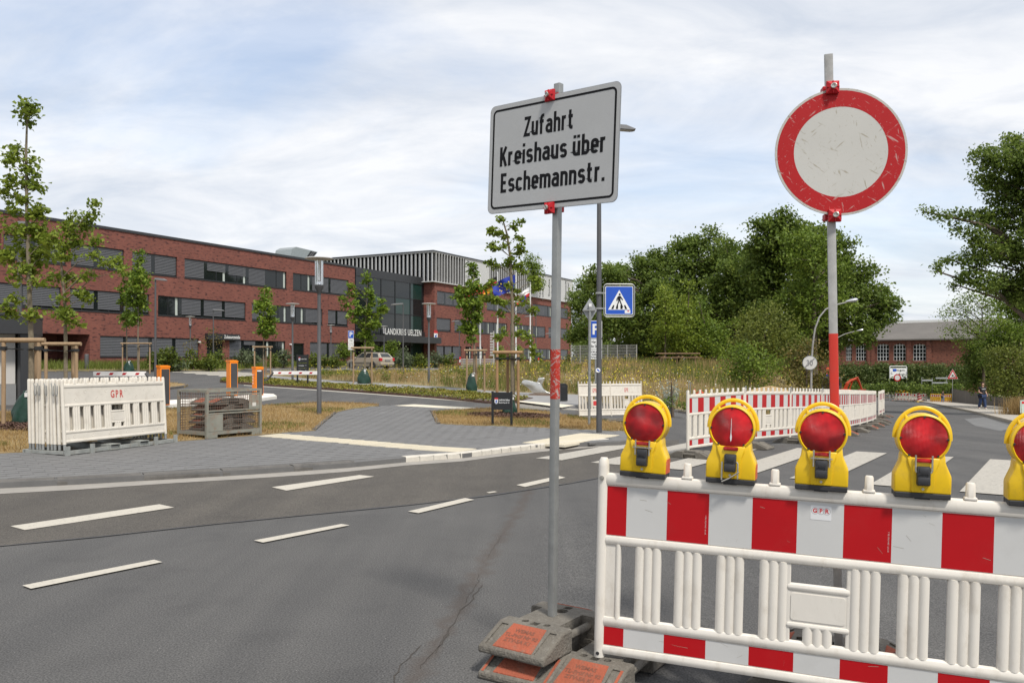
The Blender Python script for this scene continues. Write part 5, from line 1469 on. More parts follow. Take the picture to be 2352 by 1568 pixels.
parking_sign(806, 759, 62, 0.42, "blue parking sign with three white plates left of the silver car", [(0.28, ("1 Std.",)), (0.26, ("7-17 h",)), (0.25, ("Kunden",))])

# black information boards
M_BOARD = mat("board_black", (0.016, 0.017, 0.018), rough=0.35, var=0.1)
def crest(parent, loc, s, name="crest"):
    mb = MB(); sh = [(-0.5, 0.45), (-0.5, -0.25)] + [(0.5 * math.sin(math.radians(a)), -0.25 - 0.55 * math.cos(math.radians(a))) for a in range(-75, 76, 25)] + [(0.5, -0.25), (0.5, 0.45)]
    face_mb(mb, [(x * s, z * s) for x, z in sh], 0); c = part(name, mb.mesh(name, [M_SWHITE], fix=False), M_SWHITE, parent); c.location = loc
    mb = MB()
    ribbon(mb, [(-0.22 * s, -0.55 * s), (0.05 * s, -0.3 * s), (-0.1 * s, 0.0), (0.2 * s, 0.25 * s)], 0.2 * s, -0.003); ribbon(mb, [(-0.28 * s, 0.1 * s), (0.0, -0.1 * s), (0.28 * s, 0.0 * s)], 0.12 * s, -0.0035); ribbon(mb, [(-0.05 * s, -0.35 * s), (0.25 * s, -0.5 * s)], 0.12 * s, -0.004)
    part("lion_mark", mb.mesh("lion_mark", [M_BLUE], fix=False), M_BLUE, c)
    mb = MB(); face_mb(mb, [(-0.5 * s, 0.46 * s), (0.5 * s, 0.46 * s), (0.5 * s, 0.72 * s), (-0.5 * s, 0.72 * s)], -0.002)
    for q in (-0.33, 0, 0.33): face_mb(mb, disc_poly(0.13 * s, 10, q * s, 0.8 * s), -0.0025)
    part("red_top", mb.mesh("red_top", [M_STRED], fix=False), M_STRED, c)
    return c
ib = thing("address_board", "small black board reading Landkreis Uelzen before the watering bag", "sign", at(1153, 19.6, LAWN), math.radians(-14))
mb = MB()
for x in (-0.23, 0.23): mb.bx(x - 0.025, x + 0.025, -0.02, 0.02, -0.05, 0.80)
part("posts", mb, M_BOARD, ib)
mb = MB(); mb.bx(-0.2, 0.2, -0.012, 0.012, 0.37, 0.78); part("panel", mb, M_BOARD, ib)
crest(ib, (-0.135, -0.016, 0.575), 0.085)
lettering("Landkreis Uelzen", 0.062, M_SWHITE, ib, (-0.075, -0.016, 0.60), (0, 0, 0), 0.62, 0.0012, align='LEFT')
lettering("Albrecht-Thaer-Str. 101", 0.045, M_SWHITE, ib, (-0.075, -0.016, 0.535), (0, 0, 0), 0.6, 0.0008, align='LEFT')
ib2 = thing("information_board", "tall black information board behind the boom arm", "sign", at(695, 40, 0.08), math.radians(-20))
mb = MB()
for x in (-0.29, 0.29): mb.bx(x - 0.035, x + 0.035, -0.025, 0.025, -0.05, 1.42)
part("posts", mb, M_BOARD, ib2)
for z0, z1 in ((1.02, 1.40), (0.77, 0.99), (0.52, 0.74)):
    mb = MB(); mb.bx(-0.255, 0.255, -0.02, 0.02, z0, z1); part("panel", mb, M_BOARD, ib2)
crest(ib2, (-0.16, -0.024, 1.2), 0.1)
lettering("Landkreis Uelzen", 0.075, M_SWHITE, ib2, (-0.07, -0.024, 1.2), (0, 0, 0), 0.6, 0.001, align='LEFT')
lettering("Kundenparkplatz", 0.075, M_SWHITE, ib2, (-0.21, -0.024, 0.88), (0, 0, 0), 0.6, 0.001, align='LEFT'); lettering("→", 0.1, M_SWHITE, ib2, (0.2, -0.024, 0.88), (0, 0, 0), 0.8, 0.001)
lettering("Anlieferung", 0.075, M_SWHITE, ib2, (-0.21, -0.024, 0.63), (0, 0, 0), 0.6, 0.001, align='LEFT'); lettering("↑", 0.1, M_SWHITE, ib2, (0.2, -0.024, 0.63), (0, 0, 0), 0.8, 0.001)

# litter bin and silver sculpture
lb = at(1295, 30, 0.07)
t = thing("litter_bin", "black litter bin with slanted top at the edge of the meadow", "bin", lb)
mb = MB(); mb.prism([(-0.13, 0.02), (0.13, 0.02), (0.13, 0.58), (0.06, 0.64), (-0.13, 0.64)], -0.13, 0.13, 'y'); part("body", mb, M_BOARD, t)
mb = MB(); mb.bx(-0.09, 0.05, -0.135, -0.129, 0.5, 0.57); part("opening", mb, M_BLACK, t)
sc_ = thing("metal_sculpture", "silver curved metal sculpture shaped like a plough share on a low plinth", "sculpture", at(1232, 34, 0.12), math.radians(-8))
M_SILV = mat("brushed_metal", (0.62, 0.60, 0.55), rough=0.28, metal=0.9, var=0.12, vscale=5)
def smooth_loop(pts, n=5):
    o = []; m_ = len(pts)
    for i in range(m_):
        p0, p1, p2, p3 = [Vector(pts[(i + k) % m_]) for k in (-1, 0, 1, 2)]
        for q in range(n):
            t_ = q / n; o.append(tuple(0.5 * ((2 * p1) + (p2 - p0) * t_ + (2 * p0 - 5 * p1 + 4 * p2 - p3) * t_ * t_ + (3 * p1 - p0 - 3 * p2 + p3) * t_ ** 3)))
    return o
share = smooth_loop([(-0.60, 0.42), (-0.52, 0.56), (-0.30, 0.54), (-0.05, 0.475), (0.12, 0.46), (0.22, 0.36), (0.30, 0.20), (0.42, 0.10), (0.58, 0.03), (0.25, 0.0), (-0.10, 0.03), (-0.22, 0.14), (-0.36, 0.27), (-0.50, 0.36)])
part("share", bev_mesh("share", share, -0.16, 0.16, 0.02, M_SILV, 2), M_SILV, sc_)
nk_ = smooth_loop([(0.03, 0.42), (0.07, 0.54), (0.09, 0.64), (0.22, 0.665), (0.34, 0.64), (0.30, 0.52), (0.24, 0.40), (0.14, 0.37)])
part("neck", bev_mesh("neck", nk_, -0.13, 0.13, 0.015, M_SILV, 2), M_SILV, sc_)
mb = MB(); mb.bx(-0.28, 0.62, -0.3, 0.3, -0.12, 0.0); part("plinth", mb, mat("rust_plinth", (0.17, 0.12, 0.09), rough=0.9, var=0.2), sc_)

# kiosk at the left edge
M_DGREY = mat("anthracite_metal", (0.035, 0.036, 0.039), rough=0.4, var=0.06, metal=0.2)
M_CREAM = mat("cream_wall", (0.50, 0.48, 0.45), rough=0.7, var=0.04)
ko = at(76, 23.5, 0.0)
kz = thing("kiosk", "low flat roofed kiosk with dark fascia and pale wall at the left edge", "kiosk", ko, math.radians(25))
mb = MB(); mb.bx(-7, 0, 0, 3, 2.05, 2.55); part("fascia", mb, M_DGREY, kz)
mb = MB(); mb.bx(-7, 0.02, -0.03, 3.02, 2.56, 2.66); part("roof_edge", mb, M_DGREY, kz)
mb = MB(); mb.bx(-0.32, -0.02, 0.1, 2.8, -0.1, 2.05); part("corner_column", mb, M_DGREY, kz)
mb = MB(); mb.bx(-7, -0.5, 0.6, 2.8, 0.62, 2.05); part("wall", mb, M_CREAM, kz)
mb = MB(); mb.bx(-7, -0.48, 0.58, 2.8, -0.1, 0.61); part("plinth", mb, mat("grey_plinth", (0.22, 0.22, 0.22), rough=0.8, var=0.06), kz)
mb = MB(); mb.bx(-7, -0.98, -0.034, -0.002, 1.98, 2.08); part("red_strip", mb, M_RRED, kz)
bo = at(199, 55, 0.1)
t = thing("bollard", "grey round bollard before the dark passage of the office", "bollard", bo)
mb = MB(); mb.lathe([(0.13, -0.05), (0.13, 0.98), (0.125, 1.0)], 20); part("shaft", mb, M_POST, t, True)
mb = MB(); mb.lathe([(0.127, 1.0), (0.11, 1.02)], 20); part("cap", mb, M_POSTL, t, True)
# ================================================================== office building (brick wing, glass hall, brick block with fins)
def brick_mat(name, c1, c2, mort, bw, bh, var=0.0):
    m = bpy.data.materials.new(name); m.use_nodes = True
    nd, ln = nodes_of(m); b = nd["Principled BSDF"]; b.inputs["Roughness"].default_value = 0.85; b.inputs["Specular IOR Level"].default_value = 0.25
    tcn = nd.new("ShaderNodeTexCoord"); sp = nd.new("ShaderNodeSeparateXYZ"); ln(tcn.outputs["Object"], sp.inputs[0])
    ad = nd.new("ShaderNodeMath"); ad.operation = 'ADD'; ln(sp.outputs[0], ad.inputs[0]); ln(sp.outputs[1], ad.inputs[1])
    cb = nd.new("ShaderNodeCombineXYZ"); ln(ad.outputs[0], cb.inputs[0]); ln(sp.outputs[2], cb.inputs[1])
    br = nd.new("ShaderNodeTexBrick"); ln(cb.outputs[0], br.inputs[0])
    br.inputs["Scale"].default_value = 1.0; br.inputs["Brick Width"].default_value = bw; br.inputs["Row Height"].default_value = bh; br.inputs["Mortar Size"].default_value = 0.006; br.inputs["Bias"].default_value = -0.35
    br.inputs["Color1"].default_value = (*c1, 1); br.inputs["Color2"].default_value = (*c2, 1); br.inputs["Mortar"].default_value = (*mort, 1)
    br.offset = 0.37
    no = nd.new("ShaderNodeTexNoise"); no.inputs["Scale"].default_value = 0.5; no.inputs["Detail"].default_value = 8; no.inputs["Roughness"].default_value = 0.7; ln(tcn.outputs["Object"], no.inputs[0])
    cr = nd.new("ShaderNodeValToRGB"); ln(no.outputs["Fac"], cr.inputs[0])
    cr.color_ramp.elements[0].position = 0.3; cr.color_ramp.elements[0].color = (0.82, 0.82, 0.84, 1); cr.color_ramp.elements[1].position = 0.7; cr.color_ramp.elements[1].color = (1.12, 1.1, 1.08, 1)
    # single dark bricks
    mp = nd.new("ShaderNodeMapping"); mp.inputs["Scale"].default_value = (1 / bw / 1.0, 1 / bh, 1); ln(cb.outputs[0], mp.inputs[0])
    wn = nd.new("ShaderNodeTexNoise"); wn.inputs["Scale"].default_value = 0.62; wn.inputs["Detail"].default_value = 1; ln(mp.outputs[0], wn.inputs[0])
    c2r = nd.new("ShaderNodeValToRGB"); ln(wn.outputs["Fac"], c2r.inputs[0])
    c2r.color_ramp.elements[0].position = 0.58; c2r.color_ramp.elements[0].color = (1, 1, 1, 1); c2r.color_ramp.elements[1].position = 0.66; c2r.color_ramp.elements[1].color = (0.42, 0.46, 0.55, 1)
    m1 = nd.new("ShaderNodeMixRGB"); m1.blend_type = 'MULTIPLY'; m1.inputs[0].default_value = 1; ln(br.outputs[0], m1.inputs[1]); ln(cr.outputs[0], m1.inputs[2])
    m2 = nd.new("ShaderNodeMixRGB"); m2.blend_type = 'MULTIPLY'; m2.inputs[0].default_value = 1; ln(m1.outputs[0], m2.inputs[1]); ln(c2r.outputs[0], m2.inputs[2])
    ln(m2.outputs[0], b.inputs["Base Color"])
    bp = nd.new("ShaderNodeBump"); bp.inputs["Strength"].default_value = 0.5; bp.inputs["Distance"].default_value = 0.01; ln(br.outputs["Fac"], bp.inputs["Height"]); bp.invert = True; ln(bp.outputs[0], b.inputs["Normal"])
    MATS[name] = m
    return m
M_BRICK = brick_mat("clinker_brick", (0.228, 0.080, 0.060), (0.165, 0.062, 0.050), (0.125, 0.08, 0.068), 0.26, 0.08)
M_FRAME = mat("window_frame", (0.022, 0.023, 0.025), rough=0.4, var=0.1, metal=0.2)
M_BLIND = mat("blind_slats", (0.125, 0.125, 0.128), rough=0.45, var=0.05, metal=0.5)
def glass_mat(name, tint, rough=0.03):
    m = bpy.data.materials.new(name); m.use_nodes = True
    nd, ln = nodes_of(m); b = nd["Principled BSDF"]
    b.inputs["Base Color"].default_value = (*tint, 1); b.inputs["Roughness"].default_value = rough; b.inputs["Specular IOR Level"].default_value = 0.5
    no = nd.new("ShaderNodeTexNoise"); no.inputs["Scale"].default_value = 0.35
    bp = nd.new("ShaderNodeBump"); bp.inputs["Strength"].default_value = 0.05; bp.inputs["Distance"].default_value = 0.05; ln(no.outputs["Fac"], bp.inputs["Height"]); ln(bp.outputs[0], b.inputs["Normal"])
    MATS[name] = m
    return m
M_GLASS = glass_mat("window_glass", (0.012, 0.015, 0.016))
M_GLASSG = glass_mat("green_glass", (0.012, 0.035, 0.030))
M_FIN = mat("fin_white", (0.50, 0.498, 0.492), rough=0.5, var=0.04, vscale=1)
M_FINBACK = mat("fin_recess", (0.012, 0.012, 0.013), rough=0.7, var=0.1)
M_CURT = mat("curtain", (0.42, 0.46, 0.42), rough=0.9, var=0.1)

O_ = Vector(((815 - CX) / F * 92.0, 92.0)); OZ = Gf(O_.x, O_.y)
OANG = math.atan2(D1[1], D1[0])
def fx(px, t=0.0):
    """metres along the facade plane at local y = t seen at photo column px, and the depth there"""
    u = (px - CX) / F
    s = (u * (O_.y + t * D2[1]) - O_.x - t * D2[0]) / (D1[0] - u * D1[1])
    return s, O_.y + s * D1[1] + t * D2[1]
off = thing("office_building", "long three storey red brick office with glass hall and white finned top storey", "building", (O_.x, O_.y, OZ), OANG)
ROOF = 12.15 - OZ
ROWS = {3: (8.80 - OZ, 10.5 - OZ), 2: (5.45 - OZ, 7.1 - OZ), 1: (1.95 - OZ, 3.6 - OZ)}
def wall_with_holes(x0, x1, z0, z1, y, holes, depth, name, m=M_BRICK):
    """wall plane facing -y with rectangular openings and reveals"""
    xs = sorted(set([x0, x1] + [v for h in holes for v in h[:2]])); zs = sorted(set([z0, z1] + [v for h in holes for v in h[2:]]))
    mb = MB()
    for a, b in zip(xs[:-1], xs[1:]):
        for c, d in zip(zs[:-1], zs[1:]):
            mx, mz = (a + b) / 2, (c + d) / 2
            if any(h[0] < mx < h[1] and h[2] < mz < h[3] for h in holes): continue
            mb.quad((a, y, c), (b, y, c), (b, y, d), (a, y, d))
    for (a, b, c, d) in holes:
        mb.quad((a, y, c), (a, y, d), (a, y + depth, d), (a, y + depth, c)); mb.quad((b, y, d), (b, y, c), (b, y + depth, c), (b, y + depth, d))
        mb.quad((a, y, d), (b, y, d), (b, y + depth, d), (a, y + depth, d)); mb.quad((a, y, c), (a, y + depth, c), (b, y + depth, c), (b, y, c))
    return part(name, mb.mesh(name, [m], fix=False), m, off)
rw = random.Random(21)
def window(x0, x1, z0, z1, y, states=None, nb=None):
    """ribbon window: frame, posts, panes and outside blinds"""
    o = part("window", MB().bx(x0, x1, y + 0.16, y + 0.18, z0, z1), M_FRAME, off)
    w = x1 - x0
    nb = nb or max(1, round(w / 2.3)); bw = w / nb
    fr = MB()
    for (a, b, c, d) in ((x0, x1, z0, z0 + 0.08), (x0, x1, z1 - 0.07, z1), (x0, x0 + 0.06, z0 + 0.08, z1 - 0.07), (x1 - 0.06, x1, z0 + 0.08, z1 - 0.07)): fr.bx(a, b, y + 0.09, y + 0.16, c, d)
    part("frame", fr, M_FRAME, o)
    sill = MB(); sill.bx(x0 - 0.02, x1 + 0.02, y - 0.04, y + 0.12, z0 - 0.05, z0 - 0.002); part("sill", sill, M_DGREY, o)
    for k in range(nb):
        a = x0 + 0.06 + (w - 0.12) / nb * k; b = x0 + 0.06 + (w - 0.12) / nb * (k + 1)
        if k < nb - 1:
            mb = MB(); mb.bx(b - 0.34, b, y + 0.10, y + 0.155, z0 + 0.08, z1 - 0.07); part("dark_panel", mb, M_GLASS, o); b -= 0.34
        mid = (a + b) / 2
        mb = MB(); mb.bx(a, b, y + 0.15, y + 0.158, z0 + 0.08, z1 - 0.07); pn_ = part("pane", mb, M_GLASS, o)
        st_ = (states[k] if states else None)
        if st_ is None: st_ = rw.choice([1.0, 1.0, 1.0, 0.55, 0.0])
        mb = MB(); mb.bx(mid - 0.03, mid + 0.03, y + 0.12, y + 0.149, z0 + 0.08, z1 - 0.07); part("mullion", mb, M_FRAME, o)
        if st_ < 0.99 and b - a > 0.5:
            mb = MB(); mb.bx(b - 0.28, b - 0.04, y + 0.145, y + 0.1495, z0 + 0.1, z1 - 0.09); part("curtain", mb, M_CURT, o)
        if st_ > 0:
            mb = MB(); zt = z1 - 0.07; n = int((z1 - z0 - 0.15) * st_ / 0.125)
            for q in range(n):
                zz = zt - 0.125 * (q + 1)
                mb.quad((a + 0.01, y + 0.075, zz + 0.012), (b - 0.01, y + 0.075, zz + 0.012), (b - 0.01, y + 0.112, zz + 0.118), (a + 0.01, y + 0.112, zz + 0.118))
            part("blind", mb.mesh("blind", [M_BLIND], fix=False), M_BLIND, o)
def win_row(spans, row, t=0.0):
    z0, z1 = ROWS[row]
    return [(fx(a, t)[0], fx(b, t)[0], z0, z1) for a, b in spans]
# brick wing
xL = fx(-260)[0]; xR = 0.0
r3 = [(-240, -120), (-108, 2), (8, 152), (163, 285), (304, 407), (424, 658.5), (673, 801)]
r2 = [(-240, -60), (-40, 140), (161, 343), (363, 564.6), (579, 741), (753.5, 799)]
r1 = [(230, 457), (527, 655.7), (712, 799)]
h3, h2, h1 = win_row(r3, 3), win_row(r2, 2), win_row(r1, 1)
door1 = (fx(475)[0], fx(512)[0], 0.0, 3.55 - OZ); door2 = (fx(673)[0], fx(698.7)[0], 0.0, 3.45 - OZ)
passage = (fx(10)[0], fx(206)[0], -0.4, zat(766, fx(140)[1]) - OZ)
wall_with_holes(xL, xR, -0.4, ROOF - 0.22, 0.0, h3 + h2 + h1 + [door1, door2, passage], 0.16, "wing_wall")
S4 = {5: [1.0, 0.5, 0.6, 1.0, 0.0], 6: [0.0, 1.0, 1.0]}
for i, h in enumerate(h3): window(*h, 0.0, S4.get(i, [1.0] * 9 if i < 5 else None), {5: 5, 6: 3}.get(i))
for i, h in enumerate(h2): window(*h, 0.0, {2: [1, 1, 1, 1, 1], 3: [0.0, 1, 1, 1], 4: [1, 0, 0, 1], 5: [1, 1]}.get(i, [1.0] * 9), {3: 4, 4: 4, 5: 2}.get(i))
for i, h in enumerate(h1): window(*h, 0.0, {0: [1] * 6, 1: [1, 0.3, 0, 0], 2: [1, 1]}.get(i), {1: 4, 2: 2}.get(i))
for d in (door1, door2):
    mb = MB(); mb.bx(d[0], d[1], 0.14, 0.16, -0.2, d[3]); o = part("door", mb, M_GLASS, off)
    mb = MB(); mb.bx(d[0], d[1], 0.08, 0.14, d[3] - 0.1, d[3]); mb.bx(d[0], d[0] + 0.1, 0.08, 0.14, -0.2, d[3] - 0.1); mb.bx(d[1] - 0.1, d[1], 0.08, 0.14, -0.2, d[3] - 0.1); part("frame", mb, M_FRAME, o)
mb = MB(); mb.bx(door1[0] - 0.2, fx(545)[0], -0.35, 0.02, 3.55 - OZ, 4.1 - OZ); cpy = part("entrance_canopy", mb, M_DGREY, off)
lettering("Zulassungsstelle", 0.42, M_SWHITE, cpy, (fx(527)[0], -0.36, 3.82 - OZ), (0, 0, 0), 0.7, 0.008)
# dark passage
mb = MB(); mb.quad((passage[0], 4, -0.4), (passage[1], 4, -0.4), (passage[1], 4, passage[3]), (passage[0], 4, passage[3])); mb.quad((passage[0], 0.16, passage[3]), (passage[1], 0.16, passage[3]), (passage[1], 4, passage[3]), (passage[0], 4, passage[3])); mb.quad((passage[1], 0.16, -0.4), (passage[1], 4, -0.4), (passage[1], 4, passage[3]), (passage[1], 0.16, passage[3])); mb.quad((passage[0], 0.16, -0.4), (passage[0], 4, -0.4), (passage[0], 4, passage[3]), (passage[0], 0.16, passage[3])); mb.quad((passage[0], 0.16, -0.2), (passage[1], 0.16, -0.2), (passage[1], 4, -0.2), (passage[0], 4, -0.2))
part("passage_walls", mb.mesh("passage_walls", [M_BRICK], fix=False), M_BRICK, off)
mb = MB(); mb.bx(passage[0] + 1.2, passage[0] + 5.5, 3.8, 3.95, -0.2, passage[3] - 0.3); part("passage_door", mb, M_GLASS, off)
mb = MB(); mb.bx(xL, xR + 0.06, -0.07, 14, ROOF - 0.22, ROOF); part("roof_edge", mb, M_DGREY, off)
mb = MB(); mb.quad((xR, 0.0, -0.4), (xR, 14, -0.4), (xR, 14, ROOF - 0.22), (xR, 0.0, ROOF - 0.22)); part("wing_end_wall", mb.mesh("wing_end_wall", [M_BRICK], fix=False), M_BRICK, off)
for px in (438, 684):
    s = fx(px + 18 if px < 500 else 666)[0]
    mb = MB(); mb.tube([(s, 0.0, 3.3 - OZ), (s, -0.2, 3.3 - OZ), (s, -0.3, 3.22 - OZ)], 0.08, 8); part("wall_camera", mb, M_SWHITE, off, True)
# roof duct
dx0, dx1 = fx(668, 2)[0], fx(722, 2)[0]
hM = lambda y: zat(y, 86) - OZ
duct = MB(); duct.prism([(dx0 - 1.2, ROOF), (dx0 - 0.9, ROOF + 0.9), (dx0 - 0.3, ROOF + 1.2), (dx1 - 0.6, ROOF + 1.05), (dx1 - 1.7, ROOF)], 1.0, 3.2, 'y')
dk = part("roof_duct", duct, mat("duct_zinc", (0.35, 0.38, 0.37), rough=0.35, metal=0.7, var=0.1), off)
mb = MB(); mb.prism([(dx0 + 1.0, ROOF + 0.05), (dx0 + 1.9, ROOF + 1.05), (dx1 - 0.75, ROOF + 0.98), (dx1 - 1.75, ROOF + 0.05)], 0.98, 0.995, 'y'); part("duct_grille", mb, M_FRAME, dk)
for q in (0.3, 0.62):
    xx = dx0 + 1.0 + (dx1 - dx0 - 2.75) * q
    mb = MB(); mb.prism([(xx, ROOF + 0.06), (xx + 0.06, ROOF + 0.06), (xx + 0.98, ROOF + 1.02), (xx + 0.92, ROOF + 1.02)], 0.96, 0.979, 'y'); part("duct_bar", mb, M_POSTL, dk)
# glass hall
TG = 0.35
gx0, gx1 = fx(816, TG)[0], fx(977, TG)[0]
gz_band = (zat(783, 97) - OZ, zat(757, 97) - OZ)
mb = MB(); mb.bx(gx0, gx1, TG, TG + 0.1, 0.0, ROOF - 0.3); part("glass_backing", mb, M_GLASS, off)
vx = [gx0] + [fx(p, TG)[0] for p in (846, 874.7, 907, 941.5, 968)] + [gx1]
hz = [0.0, gz_band[0], gz_band[1]] + [gz_band[1] + (ROOF - 0.9 - gz_band[1]) * k / 3 for k in (1, 2, 3)]
for i in range(len(vx) - 1):
    for j in range(len(hz) - 1):
        if j == 1: continue
        mm = M_GLASSG if (i in (1, 3, 4) and (i + j) % 2 == 0) else M_GLASS
        mb = MB(); mb.bx(vx[i] + 0.05, vx[i + 1] - 0.05, TG - 0.03, TG - 0.012, hz[j] + 0.05, hz[j + 1] - 0.05)
        mb.v = [(v[0], v[1] + 0.0, v[2]) for v in mb.v]
        part("hall_pane", mb, mm, off)
for x in vx:
    mb = MB(); mb.bx(x - 0.05, x + 0.05, TG - 0.09, TG - 0.002, 0.0, ROOF - 0.35); part("hall_mullion", mb, M_FRAME, off)
for z in hz[1:]:
    mb = MB(); mb.bx(gx0, gx1, TG - 0.07, TG - 0.004, z - 0.045, z + 0.045); part("hall_transom", mb, M_FRAME, off)
for x, w_ in ((fx(892, TG)[0], 1.0), (fx(955, TG)[0], 0.8), (fx(860, TG)[0], 0.5)):
    mb = MB(); mb.bx(x - w_ / 2, x + w_ / 2, TG - 0.035, TG - 0.031, gz_band[1] + 0.3, ROOF - 1.4); part("hall_reflection_strip", mb, M_GLASSG, off) if False else None
mb = MB(); mb.bx(gx0 - 0.02, gx1, TG - 0.12, TG + 8, ROOF - 0.95, ROOF - 0.02); part("hall_fascia", mb, M_DGREY, off)
mb = MB(); mb.bx(fx(880, TG)[0], gx1, TG - 0.2, TG - 0.1, gz_band[0], gz_band[1]); bnd = part("name_band", mb, M_DGREY, off)
cx0, cx1 = fx(842, -2.2)[0], fx(1014, -2.2)[0]
zc0, zc1 = zat(786, 96) - OZ, zat(771, 96) - OZ
mb = MB(); mb.bx(cx0, cx1, -2.2, TG - 0.21, zc0, zc1); part("entrance_roof", mb, M_DGREY, off)
lx0, lx1 = fx(886, -2.2)[0], fx(968, -2.2)[0]
word = "LANDKREIS UELZEN"
tm = text_mb(word, 1.0, 1.0, 0.0, spacing=1.12)
xs_ = [v[0] for v in tm.v]
lettering(word, 1.0, M_SWHITE, off, ((lx0 + lx1) / 2, -2.16, zc1 + 0.40), (0, 0, 0), (lx1 - lx0) / (max(xs_) - min(xs_)) , 0.012, spacing=1.12)
# brick block
TB = -1.3
bxs = fx(998, TB)[0]; bxe = fx(1312, TB)[0]
ZC0, ZC1 = 11.55 - OZ, 15.4 - OZ
k3 = [(1004, 1062), (1068, 1110), (1118, 1220), (1224, 1267), (1288, 1305)]
k2 = [(1003, 1036), (1044, 1165), (1172, 1253), (1260, 1268), (1288, 1305)]
k1 = [(1003, 1060), (1069, 1083), (1094, 1110), (1203, 1265), (1288, 1305)]
H3, H2, H1 = win_row(k3, 3, TB), win_row(k2, 2, TB), win_row(k1, 1, TB)
wall_with_holes(bxs, bxe, -0.5, ZC0, TB, H3 + H2 + H1, 0.16, "block_wall")
for i, h in enumerate(H3): window(*h, TB, [1.0] * 12 if i != 3 else [1, 1, 0, 0, 0])
for i, h in enumerate(H2): window(*h, TB, {0: [1.0, 1.0], 1: [1, 1, 0, 0, 0, 0, 0, 0, 0, 0, 0, 0], 2: [0, 0, 0, 0, 1, 1, 1, 1, 1]}.get(i, [1.0] * 9))
for i, h in enumerate(H1): window(*h, TB, [1.0, 1, 1, 1, 1, 1, 1, 1, 1] if i in (0, 4) else [0.0] * 9)
mb = MB()
mb.quad((bxs, TB, -0.5), (bxs, TB, ZC0), (bxs, TG + 0.2, ZC0), (bxs, TG + 0.2, -0.5)); part("block_side_wall", mb.mesh("block_side_wall", [M_BRICK], fix=False), M_BRICK, off)
mb = MB(); mb.quad((bxe, TB, -0.5), (bxe, 14, -0.5), (bxe, 14, ZC0), (bxe, TB, ZC0))
part("block_side_wall", mb.mesh("block_side_wall", [M_BRICK], fix=False), M_BRICK, off)
cr_ = crest(off, (fx(976.5, TG - 0.3)[0] + 0.35, TB - 0.02, zat(768, 97) - OZ), 0.85)
# finned top storey
bk = MB(); bk.bx(bxs - 0.15, bxe + 0.3, TB + 0.25, 31, ZC0 + 0.06, ZC1 - 0.12); part("top_storey", bk, M_FINBACK, off)
mb = MB(); mb.bx(bxs - 0.62, bxe + 0.5, TB - 0.25, 31.2, ZC0 - 0.04, ZC0 + 0.06); part("lower_trim", mb, M_FIN, off)
mb = MB(); mb.bx(bxs - 0.6, bxe + 0.5, TB - 0.25, 31.2, ZC1 - 0.12, ZC1 + 0.06); part("upper_trim", mb, M_DGREY, off)
mb = MB(); mb.bx(bxs - 0.58, bxe + 0.48, TB - 0.22, 31.15, ZC1 - 0.2, ZC1 - 0.121); part("upper_trim_white", mb, M_FIN, off)
fin = MB(); fin.box((0, 0, 0), (0.30, 0.08, ZC1 - ZC0 - 0.28)); FINM = fin.mesh("fin", [M_FIN])
fin2 = MB(); fin2.box((0, 0, 0), (0.34, 0.08, ZC1 - ZC0 - 0.28)); FINM2 = fin2.mesh("fin", [M_FIN])
zf = (ZC0 + ZC1) / 2 - 0.07
n_left = 50
for k in range(n_left):
    o = part("fin", FINM2, M_FIN, off); o.location = (bxs - 0.42, TB + 0.1 + k * 0.62, zf); o.rotation_euler = (0, 0, math.radians(62))
x = bxs + 0.1
solid = [(fx(1070, TB - 0.2)[0], fx(1124, TB - 0.2)[0]), (fx(1213, TB - 0.2)[0], bxe + 0.45)]
while x < bxe + 0.3:
    in_solid = any(a <= x <= b for a, b in solid)
    o = part("fin", FINM, M_FIN, off)
    o.location = (x, TB - 0.1, zf)
    o.rotation_euler = (0, 0, math.radians(0 if in_solid else 68))
    x += 0.31 if in_solid else 0.66
def vlabel(px, t1, t2=None, sz=0.95, zz=None):
    s, Y = fx(px, TB - 0.2)
    zz = zf if zz is None else zz
    for q, tx in enumerate([t for t in (t1, t2) if t]):
        lettering(tx, sz, M_GDARK, off, (s + q * sz * 1.25, TB - 0.16, zz), (0, math.radians(-90), 0), 1.15, 0.006)
vlabel(1077, "Ebstorf", "Eimke", 0.8, zf + 0.3); vlabel(1215, "Römstedt", "Rosche", 0.85); vlabel(1241, "Rätzlingen", "Soltendieck", 0.8); vlabel(1262, "Stoetze", "Suderburg", 0.8); vlabel(1300, "Wrestedt", "Wriedel", 0.85, zf - 0.2)
mb = MB()
for (x, y) in ((bxe + 1.0, TB - 0.1), (bxe + 1.9, TB + 1.2)): mb.tube([(x, y, ZC0), (x, y, ZC1)], 0.05, 6)
mb.tube([(bxe + 0.4, TB - 0.1, ZC1), (bxe + 1.0, TB - 0.1, ZC1)], 0.05, 6); mb.tube([(bxe + 0.4, TB - 0.1, ZC0), (bxe + 1.0, TB - 0.1, ZC0)], 0.05, 6)
part("end_railing", mb, M_FIN, off)

